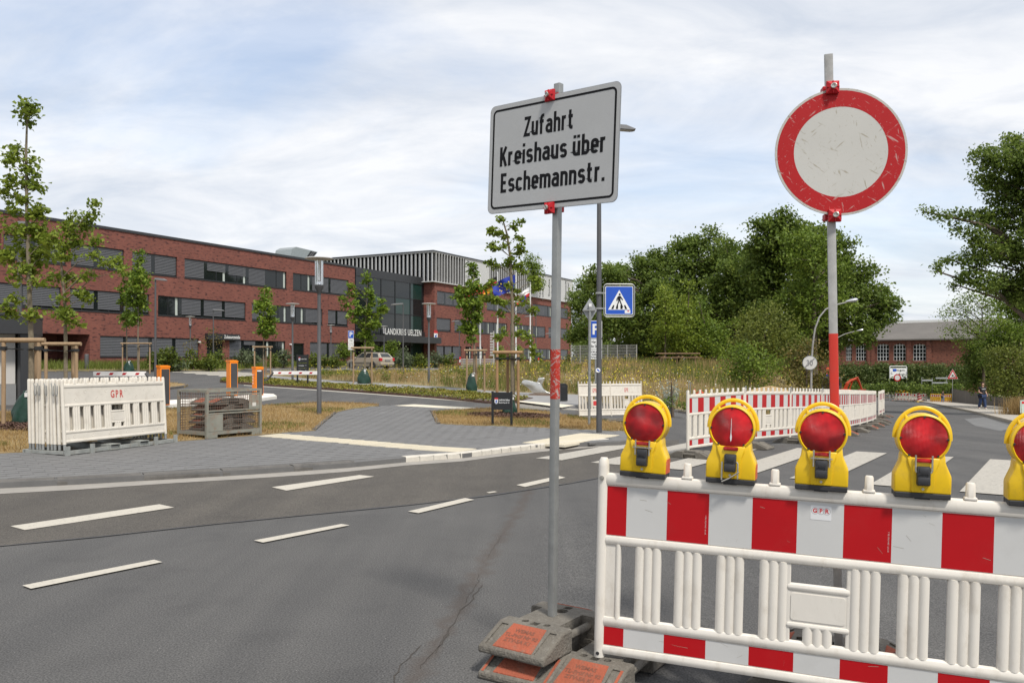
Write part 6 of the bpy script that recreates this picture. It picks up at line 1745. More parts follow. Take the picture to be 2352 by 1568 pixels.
# --- flag poles and flags
M_FPOLE = mat("flag_pole_white", (0.62, 0.62, 0.62), rough=0.35, var=0.03)
M_FB = mat("flag_black", (0.012, 0.012, 0.012), rough=0.8); M_FR = mat("flag_red", (0.45, 0.02, 0.02), rough=0.8); M_FG = mat("flag_gold", (0.75, 0.36, 0.02), rough=0.8)
M_FBL = mat("flag_blue", (0.012, 0.03, 0.26), rough=0.8); M_FW = mat("flag_white", (0.68, 0.68, 0.68), rough=0.8); M_FY = mat("flag_star", (0.8, 0.6, 0.03), rough=0.8)
def flagpole(px, Y, ytop, label):
    b = at(px, Y, 0.1); h = zat(ytop, Y) - b.z
    t = thing("flag_pole", label, "flag pole", b, 0, "flag poles before the office")
    mb = MB(); mb.tube([(0, 0, -0.2), (0, 0, h)], [0.075, 0.05], 12); part("pole", mb, M_FPOLE, t, True)
    mb = MB(); mb.lathe([(0.05, h), (0.06, h + 0.05), (0.03, h + 0.12), (0.005, h + 0.14)], 10); part("finial", mb, M_FPOLE, t, True)
    return b, h
def flag(name, label, b, h, w, ht, mats3, droop, stars=False):
    """limp flag hanging from the left side of its pole, cloth folded by sine waves"""
    t = thing(name, label, "flag", (b.x, b.y, b.z + h))
    nx_, nz_ = 14, 12
    def pt(i, j):
        u, v = i / nx_, j / nz_
        x = -w * u * (1 - 0.1 * v); z = -0.25 - ht * v - droop * u ** 1.3 * (1 - 0.2 * v)
        y = 0.34 * u * math.sin(9 * u + 3.5 * v) + 0.08 * math.sin(15 * u - 4 * v)
        return Vector((x - 0.07, y, z))
    bands = len(mats3)
    for k, m in enumerate(mats3):
        mb = MB(); j0, j1 = nz_ * k // bands, nz_ * (k + 1) // bands
        vs = [pt(i, j) for j in range(j0, j1 + 1) for i in range(nx_ + 1)]
        n = nx_ + 1
        mb.add(vs, [(r * n + c, r * n + c + 1, (r + 1) * n + c + 1, (r + 1) * n + c) for r in range(j1 - j0) for c in range(nx_)])
        part("cloth_band", mb.mesh("cloth_band", [m], fix=False), m, t).data.polygons.foreach_set("use_smooth", [True] * ((j1 - j0) * nx_))
    if stars:
        for k in (1, 2, 4, 5, 7, 10, 11):
            a = k * math.pi / 6
            i, j = nx_ * (0.5 + 0.24 * math.cos(a)), nz_ * (0.5 + 0.3 * math.sin(a))
            p = pt(i, j) + Vector((0, -0.03, 0))
            mb = MB(); mb.add([p + Vector((0.11 * (1 if q % 2 == 0 else 0.42) * math.sin(q * math.pi / 5), 0, 0.11 * (1 if q % 2 == 0 else 0.42) * math.cos(q * math.pi / 5))) for q in range(10)], [tuple(range(10))])
            part("star", mb.mesh("star", [M_FY], fix=False), M_FY, t)
    return t
b1, h1_ = flagpole(1103, 72, 632, "leftmost flag pole, behind the second staked maple")
b2_, h2_ = flagpole(1143, 71, 628, "flag pole carrying the black red and gold flag")
b3_, h3_ = flagpole(1185, 70, 624, "flag pole carrying the blue flag with yellow stars")
b4_, h4_ = flagpole(1218, 69, 652, "rightmost flag pole, carrying the white and red flag")
flag("county_flag", "dark limp flag mostly hidden by the staked maple", b1, h1_, 1.5, 1.1, [M_FB, M_FR], 1.2)
flag("national_flag", "limp black red and gold flag behind the staked oak", b2_, h2_, 1.6, 1.1, [M_FB, M_FR, M_FG], 1.15)
flag("star_flag", "blue flag with yellow stars behind the staked oak", b3_, h3_, 1.95, 1.3, [M_FBL], 0.85, True)
flag("state_flag", "limp white over red flag with a blue crest at right", b4_, h4_, 1.3, 0.75, [M_FW, M_FW, M_FR], 1.2)
mb = MB(); mb.box((-0.55, -0.1, -1.25), (0.4, 0.03, 0.45)); part("blue_crest", mb, M_FBL, bpy.data.objects["state_flag"])
# ================================================================== vegetation
M_BARK = mat("bark", (0.10, 0.075, 0.055), rough=0.95, var=0.35, vscale=9, bump=0.7, bscale=30)
M_BARKY = mat("young_bark", (0.17, 0.14, 0.095), rough=0.9, var=0.25, vscale=14, bump=0.3, bscale=50)
M_LOAK = leafmat("oak_leaves", (0.060, 0.098, 0.018), (0.265, 0.325, 0.065), (0.140, 0.200, 0.037), 0.48)
M_LOAK2 = leafmat("oak_leaves_fresh", (0.095, 0.145, 0.016), (0.30, 0.35, 0.05), (0.19, 0.25, 0.03), 0.42)
M_LMAPLE = leafmat("maple_leaves", (0.060, 0.115, 0.012), (0.28, 0.34, 0.042), (0.145, 0.22, 0.024))
M_LLOC = leafmat("locust_leaves", (0.075, 0.13, 0.017), (0.27, 0.34, 0.052), (0.165, 0.235, 0.034), 0.42)
M_LOLIVE = leafmat("olive_leaves", (0.072, 0.098, 0.017), (0.27, 0.29, 0.06), (0.16, 0.188, 0.036), 0.42)
M_LRED = leafmat("reddish_leaves", (0.065, 0.07, 0.015), (0.25, 0.17, 0.05), (0.14, 0.125, 0.03))
M_LHEDGE = leafmat("hedge_leaves", (0.035, 0.058, 0.012), (0.20, 0.215, 0.075), (0.085, 0.12, 0.028))
M_LBUSH = leafmat("bush_leaves", (0.040, 0.070, 0.012), (0.20, 0.225, 0.035), (0.110, 0.145, 0.020))
M_LGREY = leafmat("willow_leaves", (0.06, 0.085, 0.040), (0.20, 0.235, 0.130), (0.12, 0.150, 0.075))
M_LPALE = leafmat("thistle_leaves", (0.24, 0.28, 0.22), (0.55, 0.58, 0.50), (0.40, 0.43, 0.36))
def leaf_arrays(c, size, r, up=0.45, slim=0.62, jitter=0.35):
    n = len(c)
    s = size * (1 + jitter * (r.random(n) * 2 - 1))
    nr = r.normal(size=(n, 3)); nr[:, 2] += up * 2; nr /= np.linalg.norm(nr, axis=1, keepdims=True)
    t = r.normal(size=(n, 3)); t -= nr * (t * nr).sum(1, keepdims=True); t /= np.linalg.norm(t, axis=1, keepdims=True)
    b = np.cross(nr, t)
    s = s[:, None]
    V = np.stack([c - t * s * 0.5, c + b * s * slim * 0.5 + nr * s * 0.12, c + t * s * 0.5, c - b * s * slim * 0.5 + nr * s * 0.12], 1).reshape(-1, 3)
    Fq = np.arange(4 * n).reshape(n, 4)
    return V, Fq
def lobe_points(lobes, n_per_area, r, clump, leaves, hollow=0.55, size=0.2):
    """clusters of leaves spread through ellipsoid lobes; returns leaf centres and cluster centres"""
    pts, cl = [], []
    for (cx, cy, cz, rx, ry, rz) in lobes:
        area = 4 * math.pi * ((rx * ry) ** 1.6 / 3 + (rx * rz) ** 1.6 / 3 + (ry * rz) ** 1.6 / 3) ** (1 / 1.6)
        k = max(3, int(area * n_per_area))
        d = r.normal(size=(k, 3)); d /= np.linalg.norm(d, axis=1, keepdims=True)
        rad = (hollow + (1.04 - hollow) * r.random(k) ** 0.6)
        rad *= 1 + 0.16 * r.normal(size=k).clip(-1.5, 1.5)
        c = np.array([cx, cy, cz]) + d * rad[:, None] * np.array([rx, ry, rz])
        cl.append(c)
        m = r.poisson(leaves, k) + 1
        cc = np.repeat(c, m, axis=0)
        g = r.normal(size=(len(cc), 3)) * clump * np.array([1, 1, 0.7])
        pts.append(cc + g)
    return np.concatenate(pts), np.concatenate(cl)
def tree(name, label, cat, base, lobes, leaf, m, trunk=None, tr=0.2, dens=2.0, leaves=14, clump=0.4, group=None, bark=M_BARK, seed=1, hollow=0.55, up=0.45, twigs=40, slim=0.62):
    """lobes relative to base; trunk a list of points relative to base"""
    r = np.random.default_rng(seed)
    t = thing(name, label, cat, base, 0, group)
    pts, cl = lobe_points(lobes, dens, r, clump, leaves, hollow)
    V, Fq = leaf_arrays(pts, leaf, r, up, slim)
    part("crown", npmesh("crown", V, Fq, m), m, t)
    if trunk:
        mb = MB(); n = len(trunk)
        rad = [tr * (1 - 0.75 * i / max(1, n - 1)) for i in range(n)]
        mb.tube(trunk, rad, 9)
        tp = [Vector(p) for p in trunk]
        def attach(q):
            best = None
            for i in range(n - 1):
                for f in (0.0, 0.2, 0.4, 0.6, 0.8, 1.0):
                    a = tp[i].lerp(tp[i + 1], f); hd = math.hypot(a.x - q.x, a.y - q.y)
                    if a.z < 0.25 * tp[-1].z and tr > 0.1: continue
                    e = abs(a.z - (q.z - 0.55 * hd))
                    if best is None or e < best[0]: best = (e, a, rad[i] + (rad[i + 1] - rad[i]) * f)
            return best[1], best[2]
        nodes = []
        for (cx, cy, cz, rx, ry, rz) in (lobes if len(lobes) < 60 else lobes[::2]):
            q = Vector((cx, cy, cz)); a, ra = attach(q)
            mid = a.lerp(q, 0.5) + Vector((0, 0, 0.12 * (q - a).length))
            rr = min(ra * 0.6, 0.02 + 0.016 * (q - a).length) if tr > 0.1 else min(ra * 0.5, 0.006 + 0.012 * (q - a).length)
            mb.tube([a, mid, q], [rr, rr * 0.6, rr * 0.25], 6); nodes.append((q, rr * 0.3))
        if twigs:
            idx = r.choice(len(cl), min(twigs, len(cl)), replace=False)
            for i in idx:
                q = Vector(cl[i]); a, ra = min(nodes, key=lambda nd_: (nd_[0] - q).length)
                mb.tube([a, a.lerp(q, 0.5) + Vector(r.normal(size=3) * 0.1 * (q - a).length), q], [max(ra, 0.004), max(ra * .7, 0.003), 0.003], 4)
        part("trunk", mb, bark, t, True)
    return t
def PL(base, Y, lst, sq=1.0, dep=0.8):
    """lobes given as photo position, radius in photo px and depth offset in metres"""
    r_ = random.Random(int(Y * 10) + len(lst))
    o = []
    for e in lst:
        x, y, rp = e[:3]; dy = e[3] if len(e) > 3 else r_.uniform(-0.6, 0.6) * rp / F * Y * 1.6
        c = P(x, y, Y + dy) - Vector(base); rr = rp / F * Y * (1.0 if Y < 24 else 1.12 if Y < 60 and rp < 31 else 1.0)
        o.append((c.x, c.y, c.z, rr, rr * dep, rr * sq))
    return o
def frill(lobes, k=5, seed=0):
    """smaller lobes standing out of the large ones, so that no crown is a smooth ball"""
    r_ = random.Random(seed + len(lobes)); out_ = []
    cx = sum(l[0] for l in lobes) / len(lobes); cz = sum(l[2] for l in lobes) / len(lobes)
    for l in lobes:
        rr = l[3]
        out_.append((l[0], l[1], l[2], l[3] * 0.9, l[4] * 0.9, l[5] * 0.86))
        if rr < 0.7: continue
        for _ in range(k):
            d = Vector((r_.gauss(0, 1) + (l[0] - cx) * 0.12, r_.gauss(0, 0.8) - 0.2, r_.gauss(0, 0.8) + (l[2] - cz) * 0.12 + 0.2)).normalized()
            f = r_.uniform(0.16, 0.42); e = r_.uniform(0.85, 1.22)
            out_.append((l[0] + d.x * rr * e, l[1] + d.y * l[4] * e, l[2] + d.z * l[5] * e, rr * f, rr * f, rr * f * 0.75))
    return out_
def tpx(base, Y, pts): return [P(x, y, Y) - Vector(base) for x, y in pts]

# --- big trees behind the meadow
def big(label, x, Y, lst, m, tr, leaf=0.3, dens=3.0, leaves=18, seed=1, top=None, cat="tree", name="oak_tree", clump=0.36):
    b = at(x, Y, -0.3)
    tp = top or (x, min(l[1] for l in lst) + 60)
    return tree(name, label, cat, b, frill(PL(b, Y, lst), 8, seed), leaf, m, tpx(b, Y, [(x, 860), ((x * 2 + tp[0]) / 3, (1600 + tp[1]) / 3), tp])[0:0] + [Vector((0, 0, 0))] + tpx(b, Y, [((x * 2 + tp[0]) / 3, (1640 + tp[1]) / 3), tp]), tr, dens, leaves, clump, "trees beyond the meadow", seed=seed)
big("broad dark oak directly behind the blue crossing sign", 1560, 86, [(1400, 650, 40), (1450, 665, 55), (1505, 628, 48), (1560, 598, 50), (1615, 592, 50), (1655, 625, 50), (1540, 680, 65), (1615, 690, 65), (1470, 735, 55), (1400, 720, 40), (1560, 750, 60)], M_LOAK, 0.5, seed=2)
big("dark oak between the crossing sign tree and the tallest tree", 1690, 80, [(1690, 590, 34), (1722, 625, 50), (1680, 680, 60), (1730, 700, 55), (1700, 760, 55), (1650, 740, 50)], M_LOAK, 0.4, seed=3)
big("tallest oak, its crown reaching behind the round sign's pole", 1850, 72, [(1762, 545, 34), (1800, 540, 42), (1855, 565, 52), (1915, 590, 48), (1955, 640, 46), (1895, 655, 70), (1820, 640, 75), (1765, 635, 60), (1990, 685, 40), (2028, 712, 30), (2048, 728, 14), (1955, 735, 50), (1870, 745, 70), (1790, 730, 60), (1778, 515, 18), (1740, 580, 22), (1830, 525, 18)], M_LOAK, 0.6, seed=4, dens=3.0)
big("feathery lighter locust tree in front of the tallest oak", 1870, 66, [(1835, 560, 30), (1880, 575, 36), (1850, 610, 40), (1900, 640, 40), (1830, 670, 40), (1880, 700, 46), (1930, 690, 30), (1850, 740, 42)], M_LLOC, 0.3, 0.25, 3.0, 14, seed=5, name="locust_tree")
big("dense dark tree filling the gap at the right end of the office", 1420, 100, [(1345, 700, 26), (1375, 680, 30), (1420, 640, 32), (1430, 720, 45), (1380, 760, 40), (1340, 770, 30), (1480, 770, 50)], M_LOAK, 0.4, seed=6)
big("pale birch standing close to the right end of the office", 1335, 104, [(1330, 690, 22), (1345, 660, 18), (1338, 730, 26), (1350, 780, 26), (1325, 770, 20)], M_LLOC, 0.2, 0.28, 3.0, 14, seed=7, name="birch_tree")
big("dark undergrowth tree low behind the yellow saplings", 1560, 92, [(1450, 800, 34), (1520, 800, 40), (1590, 800, 40), (1660, 800, 44), (1500, 770, 40), (1600, 765, 45), (1730, 800, 44)], M_LOAK, 0.4, seed=8)
big("dark undergrowth tree low behind the curved street lamp", 1850, 84, [(1780, 790, 46), (1830, 790, 44), (1875, 795, 36), (1850, 760, 44), (1905, 770, 24)], M_LOAK, 0.4, seed=9)
big("birch top rising above the office roof", 1222, 128, [(1222, 600, 13), (1215, 618, 16), (1232, 622, 14), (1222, 650, 20)], M_LLOC, 0.2, 0.28, 2.4, 12, seed=10, name="birch_tree")
for i_, (x_, Y_) in enumerate(((1330, 98), (1362, 97), (1394, 96), (1428, 95), (1462, 94), (1496, 93))):
    big("low dark shrub, number %s from the left behind the mesh fence" % ("one", "two", "three", "four", "five", "six")[i_], x_, Y_, [(x_, 812, 17), (x_ + 10, 824, 15), (x_ - 12, 826, 14), (x_, 795, 12)], M_LOAK, 0.1, 0.28, 3.0, 14, seed=70 + i_, name="shrub", cat="shrub")
# lighter saplings and shrubs at the meadow edge
def shrub(label, x, Y, lst, m, leaf=0.2, dens=2.2, leaves=12, seed=1, name="shrub", group="shrubs at the meadow edge", cat="shrub", off_=0.05, twigs=30, clump=0.28, tr=0.06):
    b = at(x, Y, off_)
    top = min(lst, key=lambda l: l[1])
    return tree(name, label, cat, b, PL(b, Y, lst), leaf, m, [Vector((0, 0, -0.1)), (P((x + top[0]) / 2, (830 + top[1]) / 2, Y) - b), (P(top[0], top[1], Y) - b)], tr, dens * 1.7, leaves * 1.5, clump, group, seed=seed, bark=M_BARK, twigs=twigs)
shrub("tall yellow green sapling right of the crossing sign", 1528, 62, [(1528, 665, 15), (1522, 690, 20), (1532, 715, 24), (1545, 745, 28), (1520, 755, 22), (1528, 785, 30), (1500, 790, 12), (1556, 780, 22)], M_LOAK2, 0.2, 2.6, 11, 11, "sapling", cat="tree", tr=0.09)
shrub("smaller yellow green sapling beside the tall one", 1575, 63, [(1583, 655, 9), (1580, 690, 14), (1570, 720, 20), (1580, 750, 26), (1570, 790, 30), (1600, 790, 22)], M_LOAK2, 0.2, 2.6, 11, 12, "sapling", cat="tree", tr=0.08)
shrub("mid green sapling in the middle of the meadow edge", 1640, 64, [(1605, 690, 11), (1610, 720, 16), (1625, 755, 24), (1640, 785, 32), (1660, 755, 18), (1670, 800, 26), (1690, 745, 12)], M_LLOC, 0.2, 2.4, 11, 13, "sapling", cat="tree", tr=0.08)
shrub("broad olive shrub left of the curved street lamp", 1750, 52, [(1720, 745, 24), (1760, 720, 26), (1790, 750, 34), (1740, 780, 40), (1800, 790, 36), (1700, 800, 34), (1760, 820, 40), (1830, 810, 30)], M_LOLIVE, 0.17, 2.4, 12, 14)
shrub("low green shrub at the foot of the broad olive one", 1720, 44, [(1690, 835, 28), (1725, 820, 30), (1760, 840, 32), (1700, 855, 24), (1740, 860, 26)], M_LLOC, 0.15, 2.8, 12, 15)
shrub("reddish shrub in front of the curved lamp's foot", 1850, 45, [(1820, 830, 28), (1860, 815, 24), (1890, 850, 26), (1840, 860, 28), (1880, 880, 18), (1860, 800, 14)], M_LRED, 0.15, 2.8, 12, 16)
# --- right hand trees
def rt(label, x, Y, lst, m, leaf, dens, leaves, seed, name="oak_tree", tr=0.35, clump=0.35, hollow=0.5, top=None, cat="tree"):
    b = at(x, Y, -0.2)
    top = top or min(lst, key=lambda l: l[1])
    return tree(name, label, cat, b, frill(PL(b, Y, lst), 4, seed), leaf, m, [Vector((0, 0, 0)), (P((x * 2 + top[0]) / 3, (1640 + top[1] + 20) / 3, Y) - b), (P(top[0], top[1] + 20, Y) - b)], tr, dens, leaves, clump, "trees along the right pavement", seed=seed, hollow=hollow, twigs=120)
rt("large oak with spreading ragged branches at the right edge", 2440, 41, [(2262, 352, 22), (2235, 362, 12), (2290, 380, 34), (2330, 345, 34), (2312, 345, 14), (2365, 380, 46), (2270, 420, 24), (2240, 410, 10), (2300, 440, 40), (2350, 470, 50), (2250, 500, 26), (2210, 498, 18), (2175, 495, 13), (2140, 489, 9), (2122, 486, 5), (2290, 510, 40), (2235, 545, 20), (2200, 530, 12), (2260, 570, 36), (2215, 595, 18), (2185, 598, 11), (2160, 606, 7), (2150, 622, 5), (2310, 580, 44), (2230, 635, 20), (2205, 645, 10), (2190, 652, 6), (2270, 650, 28), (2310, 650, 34), (2370, 560, 60), (2420, 470, 70), (2430, 620, 70), (2400, 380, 50), (2350, 660, 40), (2450, 700, 60)], M_LOAK, 0.16, 8.5, 22, 21, tr=0.45, clump=0.19, top=(2370, 380))
rt("thin locust tree below the large oak", 2260, 66, [(2200, 712, 22), (2172, 728, 14), (2185, 755, 20), (2230, 700, 26), (2255, 690, 26), (2290, 705, 30), (2240, 745, 26), (2225, 780, 22), (2275, 755, 24), (2215, 735, 20), (2195, 775, 14)], M_LLOC, 0.15, 3.4, 14, 22, "locust_tree", 0.14, 0.35)
rt("dense green locust tree at the right edge under the oak", 2330, 60, [(2320, 700, 36), (2350, 740, 46), (2310, 770, 40), (2370, 690, 40), (2340, 800, 46), (2390, 780, 50), (2285, 800, 34)], M_LLOC, 0.17, 6.0, 20, 23, "locust_tree", 0.16, 0.3)
rt("dark bush above the retaining wall behind the walking man", 2250, 67, [(2238, 815, 30), (2260, 800, 34), (2242, 855, 26), (2270, 850, 34), (2240, 885, 18), (2290, 880, 26)], M_LOAK, 0.18, 6.0, 20, 24, "bush", 0.08, 0.3, cat="bush")
rt("olive bush at the right edge above the pavement", 2345, 56, [(2300, 830, 32), (2340, 845, 40), (2380, 830, 44), (2310, 880, 30), (2350, 900, 28), (2390, 890, 34)], M_LOLIVE, 0.17, 6.0, 20, 25, "bush", 0.08, 0.3, cat="bush")
# --- hedge before the old hall
hb = at(2070, 116, 0.0)
hl = []
rr_ = random.Random(4)
for k in range(26):
    x = 1925 + k * 11.5
    hl.append((x, 866 + rr_.uniform(-5, 5), 22 + rr_.uniform(-3, 4), rr_.uniform(-1, 1)))
    if k % 2 == 0: hl.append((x + 4, 885, 20, -1.5))
    if k % 2: hl.append((x, 850 + rr_.uniform(-5, 3), 11, 0.5))
tree("hedge", "long flowering hedge in front of the old brick hall", "hedge", hb, PL(hb, 114, hl), 0.3, M_LHEDGE, None, 0.1, 3.0, 18, 0.35, seed=31)
hb2 = at(2150, 106, 0.0)
tree("low_hedge", "low green bank of shrubs at the foot of the flowering hedge", "hedge", hb2, PL(hb2, 106, [(1960 + 16 * k, 893 - 0.1 * k, 9, 0) for k in range(16)]), 0.28, M_LOAK, None, 0.1, 4.0, 16, 0.3, seed=32)

# --- young staked trees
M_WOOD = mat("stake_wood", (0.29, 0.175, 0.085), rough=0.85, var=0.2, vscale=6, dirt=(0.22, 0.15, 0.09), dscale=9, damt=0.6, mscale=(1, 1, 0.25), bump=0.25)
M_WOODG = mat("stake_wood_grey", (0.30, 0.205, 0.12), rough=0.9, var=0.2, vscale=6, dirt=(0.2, 0.15, 0.1), dscale=9, damt=0.6, mscale=(1, 1, 0.25), bump=0.25)
M_STRAP = mat("black_strap", (0.014, 0.014, 0.015), rough=0.7, var=0.1)
M_BAG = mat("green_bag", (0.008, 0.036, 0.022), rough=0.35, var=0.25, vscale=8, bump=0.5, bscale=9)
M_GUARD = mat("trunk_guard", (0.42, 0.37, 0.31), rough=0.9, var=0.15, vscale=10, mscale=(1, 1, 0.2), bump=0.3)
def stakes(b, h, w, label, posts_, rails, m=M_WOOD, rz=0.0):
    t = thing("stake_frame", label, "tree stakes", b, rz, "timber frames round young trees")
    for (x, y) in posts_:
        mb = MB(); mb.tube([(x * w, y * w, -0.1), (x * w, y * w, h)], 0.042, 10); part("stake", mb, m, t, True)
    for (a, c) in rails:
        a_, c_ = Vector(posts_[a]) * w, Vector(posts_[c]) * w; d = (c_ - a_).normalized() * 0.12
        mb = MB(); mb.tube([(a_.x - d.x, a_.y - d.y, h + 0.045), (c_.x + d.x, c_.y + d.y, h + 0.045)], 0.05, 10); part("cross_bar", mb, m, t, True)
    for (x, y) in posts_:
        mb = MB(); mb.tube([(x * w * 1.08, y * w * 1.08, h - 0.12), (x * w * 0.15, y * w * 0.15, h - 0.14)], 0.045, 6, sq=0.3); mb.box((x * w, y * w, h - 0.12), (0.1, 0.1, 0.075)); part("strap", mb, M_STRAP, t)
    return t
def bag(b, label, h=0.85, w=0.3):
    h *= 0.85; w *= 0.88
    mb = MB(); n = 18; vs = []
    prof = [(0.96, 0.0), (1.04, 0.08), (1.0, 0.25), (0.93, 0.42), (0.84, 0.58), (0.72, 0.72), (0.55, 0.85), (0.3, 0.95), (0.22, 1.02)]
    r_ = random.Random(int(b.x * 100))
    for k, (rr, z) in enumerate(prof):
        for j in range(n):
            a = 2 * math.pi * j / n
            f = 1 + 0.09 * math.sin(3 * a + k) + 0.07 * math.sin(7 * a - 1.7 * k) + r_.uniform(-.07, .07)
            vs.append((w * rr * f * math.cos(a), w * 0.75 * rr * f * math.sin(a), z * h))
    fs = [(i * n + j, i * n + (j + 1) % n, (i + 1) * n + (j + 1) % n, (i + 1) * n + j) for i in range(len(prof) - 1) for j in range(n)]
    mb.add(vs, fs)
    t = thing("watering_bag", label, "watering bag", b, 0, "green watering bags")
    part("bag", mb, M_BAG, t, True)
    mb = MB(); mb.tube([(0.02, -0.08, h * 0.98), (0.12, -0.12, h * 1.06), (0.16, -0.1, h * 0.98)], 0.012, 6); mb.bx(0.04, 0.12, -0.16, -0.155, h * 0.84, h * 0.96); part("tie_and_tag", mb, M_SWHITE, t)
    return t
def young(label, x, Y, lst, m, leaf, trunk_px, tr, seed, dens=9, leaves=8, clump=0.07, name="young_tree", twigs=90, boff=0.07, hollow=0.2):
    b = at(x, Y, boff)
    return tree(name, label, "tree", b, PL(b, Y, lst), leaf, m, [Vector((0, 0, -0.05))] + tpx(b, Y, trunk_px), tr, dens * 1.5, leaves * 1.6, clump, "young staked trees", M_BARKY, seed, hollow, 0.5, twigs, 0.7)
TRI = [(-1, -0.55), (1, -0.55), (0.0, 0.9)]
T1L = [(62, 245, 17), (75, 250, 9), (56, 258, 12), (65, 285, 9), (45, 345, 11), (30, 360, 13), (18, 372, 11), (72, 370, 12), (75, 393, 14), (35, 415, 15), (18, 430, 10), (62, 418, 13), (88, 428, 12), (8, 445, 12), (30, 458, 12), (55, 455, 9), (95, 475, 17), (88, 492, 15), (30, 490, 11), (62, 520, 24), (95, 530, 26), (20, 540, 22), (-2, 500, 15), (115, 555, 22), (60, 575, 30), (15, 585, 24), (100, 590, 22), (60, 625, 24), (28, 640, 16), (85, 648, 15), (45, 690, 13), (18, 705, 9), (28, 722, 9), (70, 722, 9), (-10, 600, 18)]
young("tallest staked oak at the left edge, behind the stacked panels", 72, 17.1, T1L, M_LOAK2, 0.105, [(72, 800), (67, 650), (62, 500), (60, 350), (63, 250)], 0.062, 41, dens=10, leaves=13, clump=0.085)
stakes(at(62, 17.1, 0.07), 1.72, 0.36, "timber stake frame of the tallest tree at the left edge", TRI, [(0, 1)], M_WOODG)
bag(at(62, 17.3, 0.06), "green watering bag half hidden behind the stacked white panels", 0.85, 0.33)
T2L = [(218, 468, 10), (208, 495, 14), (195, 515, 18), (165, 502, 10), (150, 528, 17), (182, 552, 20), (215, 590, 16), (248, 606, 13), (278, 622, 11), (268, 600, 8), (150, 592, 20), (125, 640, 13), (160, 635, 17), (182, 672, 14), (200, 688, 10), (140, 690, 13), (155, 728, 20), (128, 720, 13), (170, 748, 13), (222, 555, 9), (135, 560, 14), (200, 630, 10)]
young("second staked oak from the left, with one long branch to the right", 151, 22, T2L, M_LOAK2, 0.115, [(151, 780), (149, 690), (140, 600), (165, 540), (200, 490)], 0.055, 42, dens=10, leaves=13, clump=0.095)
stakes(at(151, 22, 0.07), 1.66, 0.4, "timber stake frame of the second oak from the left", TRI, [(0, 1)], M_WOODG)
young("left slim maple of the pair beside the slim lamp post", 292, 53, [(290, 640, 10), (288, 668, 13), (290, 695, 12), (289, 722, 12), (288, 745, 11)], M_LMAPLE, 0.19, [(291, 770), (290, 650)], 0.05, 43, dens=4, leaves=11, clump=0.13)
young("right fuller maple of the pair beside the slim lamp post", 317, 52, [(321, 582, 8), (320, 600, 12), (313, 625, 19), (322, 650, 21), (311, 680, 22), (318, 708, 20), (312, 735, 14), (335, 640, 8)], M_LMAPLE, 0.19, [(317, 770), (319, 600)], 0.06, 44, dens=4, leaves=11, clump=0.14)
stakes(at(317, 52, 0.1), 1.75, 0.85, "timber stake frame round the paired maples", [(-1, -0.3), (1, -0.3), (-0.2, 0.6)], [(0, 1)], M_WOODG)
bag(at(296, 52, 0.1), "dark green watering bag at the paired maples", 0.8, 0.35)
young("small dark leaved maple by the tall black information board", 606, 47, [(608, 668, 8), (606, 690, 16), (600, 705, 16), (613, 722, 20), (622, 738, 12), (610, 752, 16), (600, 765, 10), (618, 765, 9)], M_LMAPLE, 0.18, [(605, 800), (607, 690)], 0.055, 45, dens=4.2, leaves=11, clump=0.12)
stakes(at(606, 47, 0.08), 1.7, 0.45, "timber stake frame behind the short orange gate cabinet", TRI, [(0, 1)], M_WOODG)
T5L = [(843, 632, 8), (845, 652, 10), (848, 672, 11), (850, 692, 12), (846, 715, 14), (842, 740, 19), (838, 765, 17), (836, 785, 12), (800, 657, 8), (806, 676, 9), (813, 697, 10), (822, 717, 12), (788, 688, 6), (795, 704, 7), (803, 722, 8), (815, 738, 10), (876, 690, 7), (872, 706, 9), (868, 725, 11), (858, 745, 13), (880, 712, 6)]
young("staked maple with a forked V shaped crown before the silver car", 837, 42, T5L, M_LMAPLE, 0.17, [(838, 800), (840, 730), (845, 640)], 0.055, 46, dens=5, leaves=11, clump=0.1)
stakes(at(835, 42, 0.08), 1.72, 0.46, "timber stake frame of the fork crowned maple", TRI, [(0, 1)], M_WOODG)
bag(at(836, 41.6, 0.08), "green watering bag at the fork crowned maple", 0.82, 0.36)
T6L = [(1089, 607, 7), (1084, 622, 9), (1088, 642, 11), (1085, 662, 15), (1060, 670, 15), (1050, 676, 8), (1102, 672, 12), (1072, 695, 21), (1095, 700, 15), (1086, 722, 20), (1078, 748, 15), (1090, 755, 12), (1084, 777, 10), (1062, 755, 8)]
young("staked maple with dense crown in front of the brick block", 1089, 36, T6L, M_LMAPLE, 0.165, [(1089, 800), (1087, 700), (1088, 615)], 0.055, 47, dens=5.5, leaves=12, clump=0.1)
stakes(at(1093, 36, 0.08), 1.72, 0.38, "timber stake frame of the dense maple before the brick block", TRI, [(0, 1)], M_WOODG)
bag(at(1083, 35.8, 0.08), "green watering bag at the dense maple's foot", 0.9, 0.26)
T7L = [(1150, 505, 5), (1189, 510, 9), (1183, 522, 7), (1130, 526, 7), (1124, 534, 5), (1147, 536, 5), (1158, 543, 6), (1186, 547, 10), (1195, 562, 10), (1197, 578, 8), (1125, 562, 7), (1136, 572, 6), (1157, 570, 6), (1182, 580, 13), (1172, 598, 15), (1190, 605, 14), (1124, 604, 9), (1137, 611, 8), (1199, 620, 9), (1165, 612, 10), (1130, 655, 11), (1120, 660, 7), (1232, 648, 8), (1234, 662, 8), (1112, 683, 10), (1126, 684, 11), (1140, 687, 14), (1160, 700, 14), (1186, 690, 13), (1206, 694, 12), (1216, 706, 11), (1228, 712, 7), (1150, 720, 7), (1156, 766, 12), (1143, 772, 8), (1189, 762, 11), (1204, 775, 10), (1215, 786, 10), (1228, 800, 7), (1226, 815, 5), (1186, 738, 8), (1222, 640, 6), (1170, 655, 7), (1180, 670, 6)]
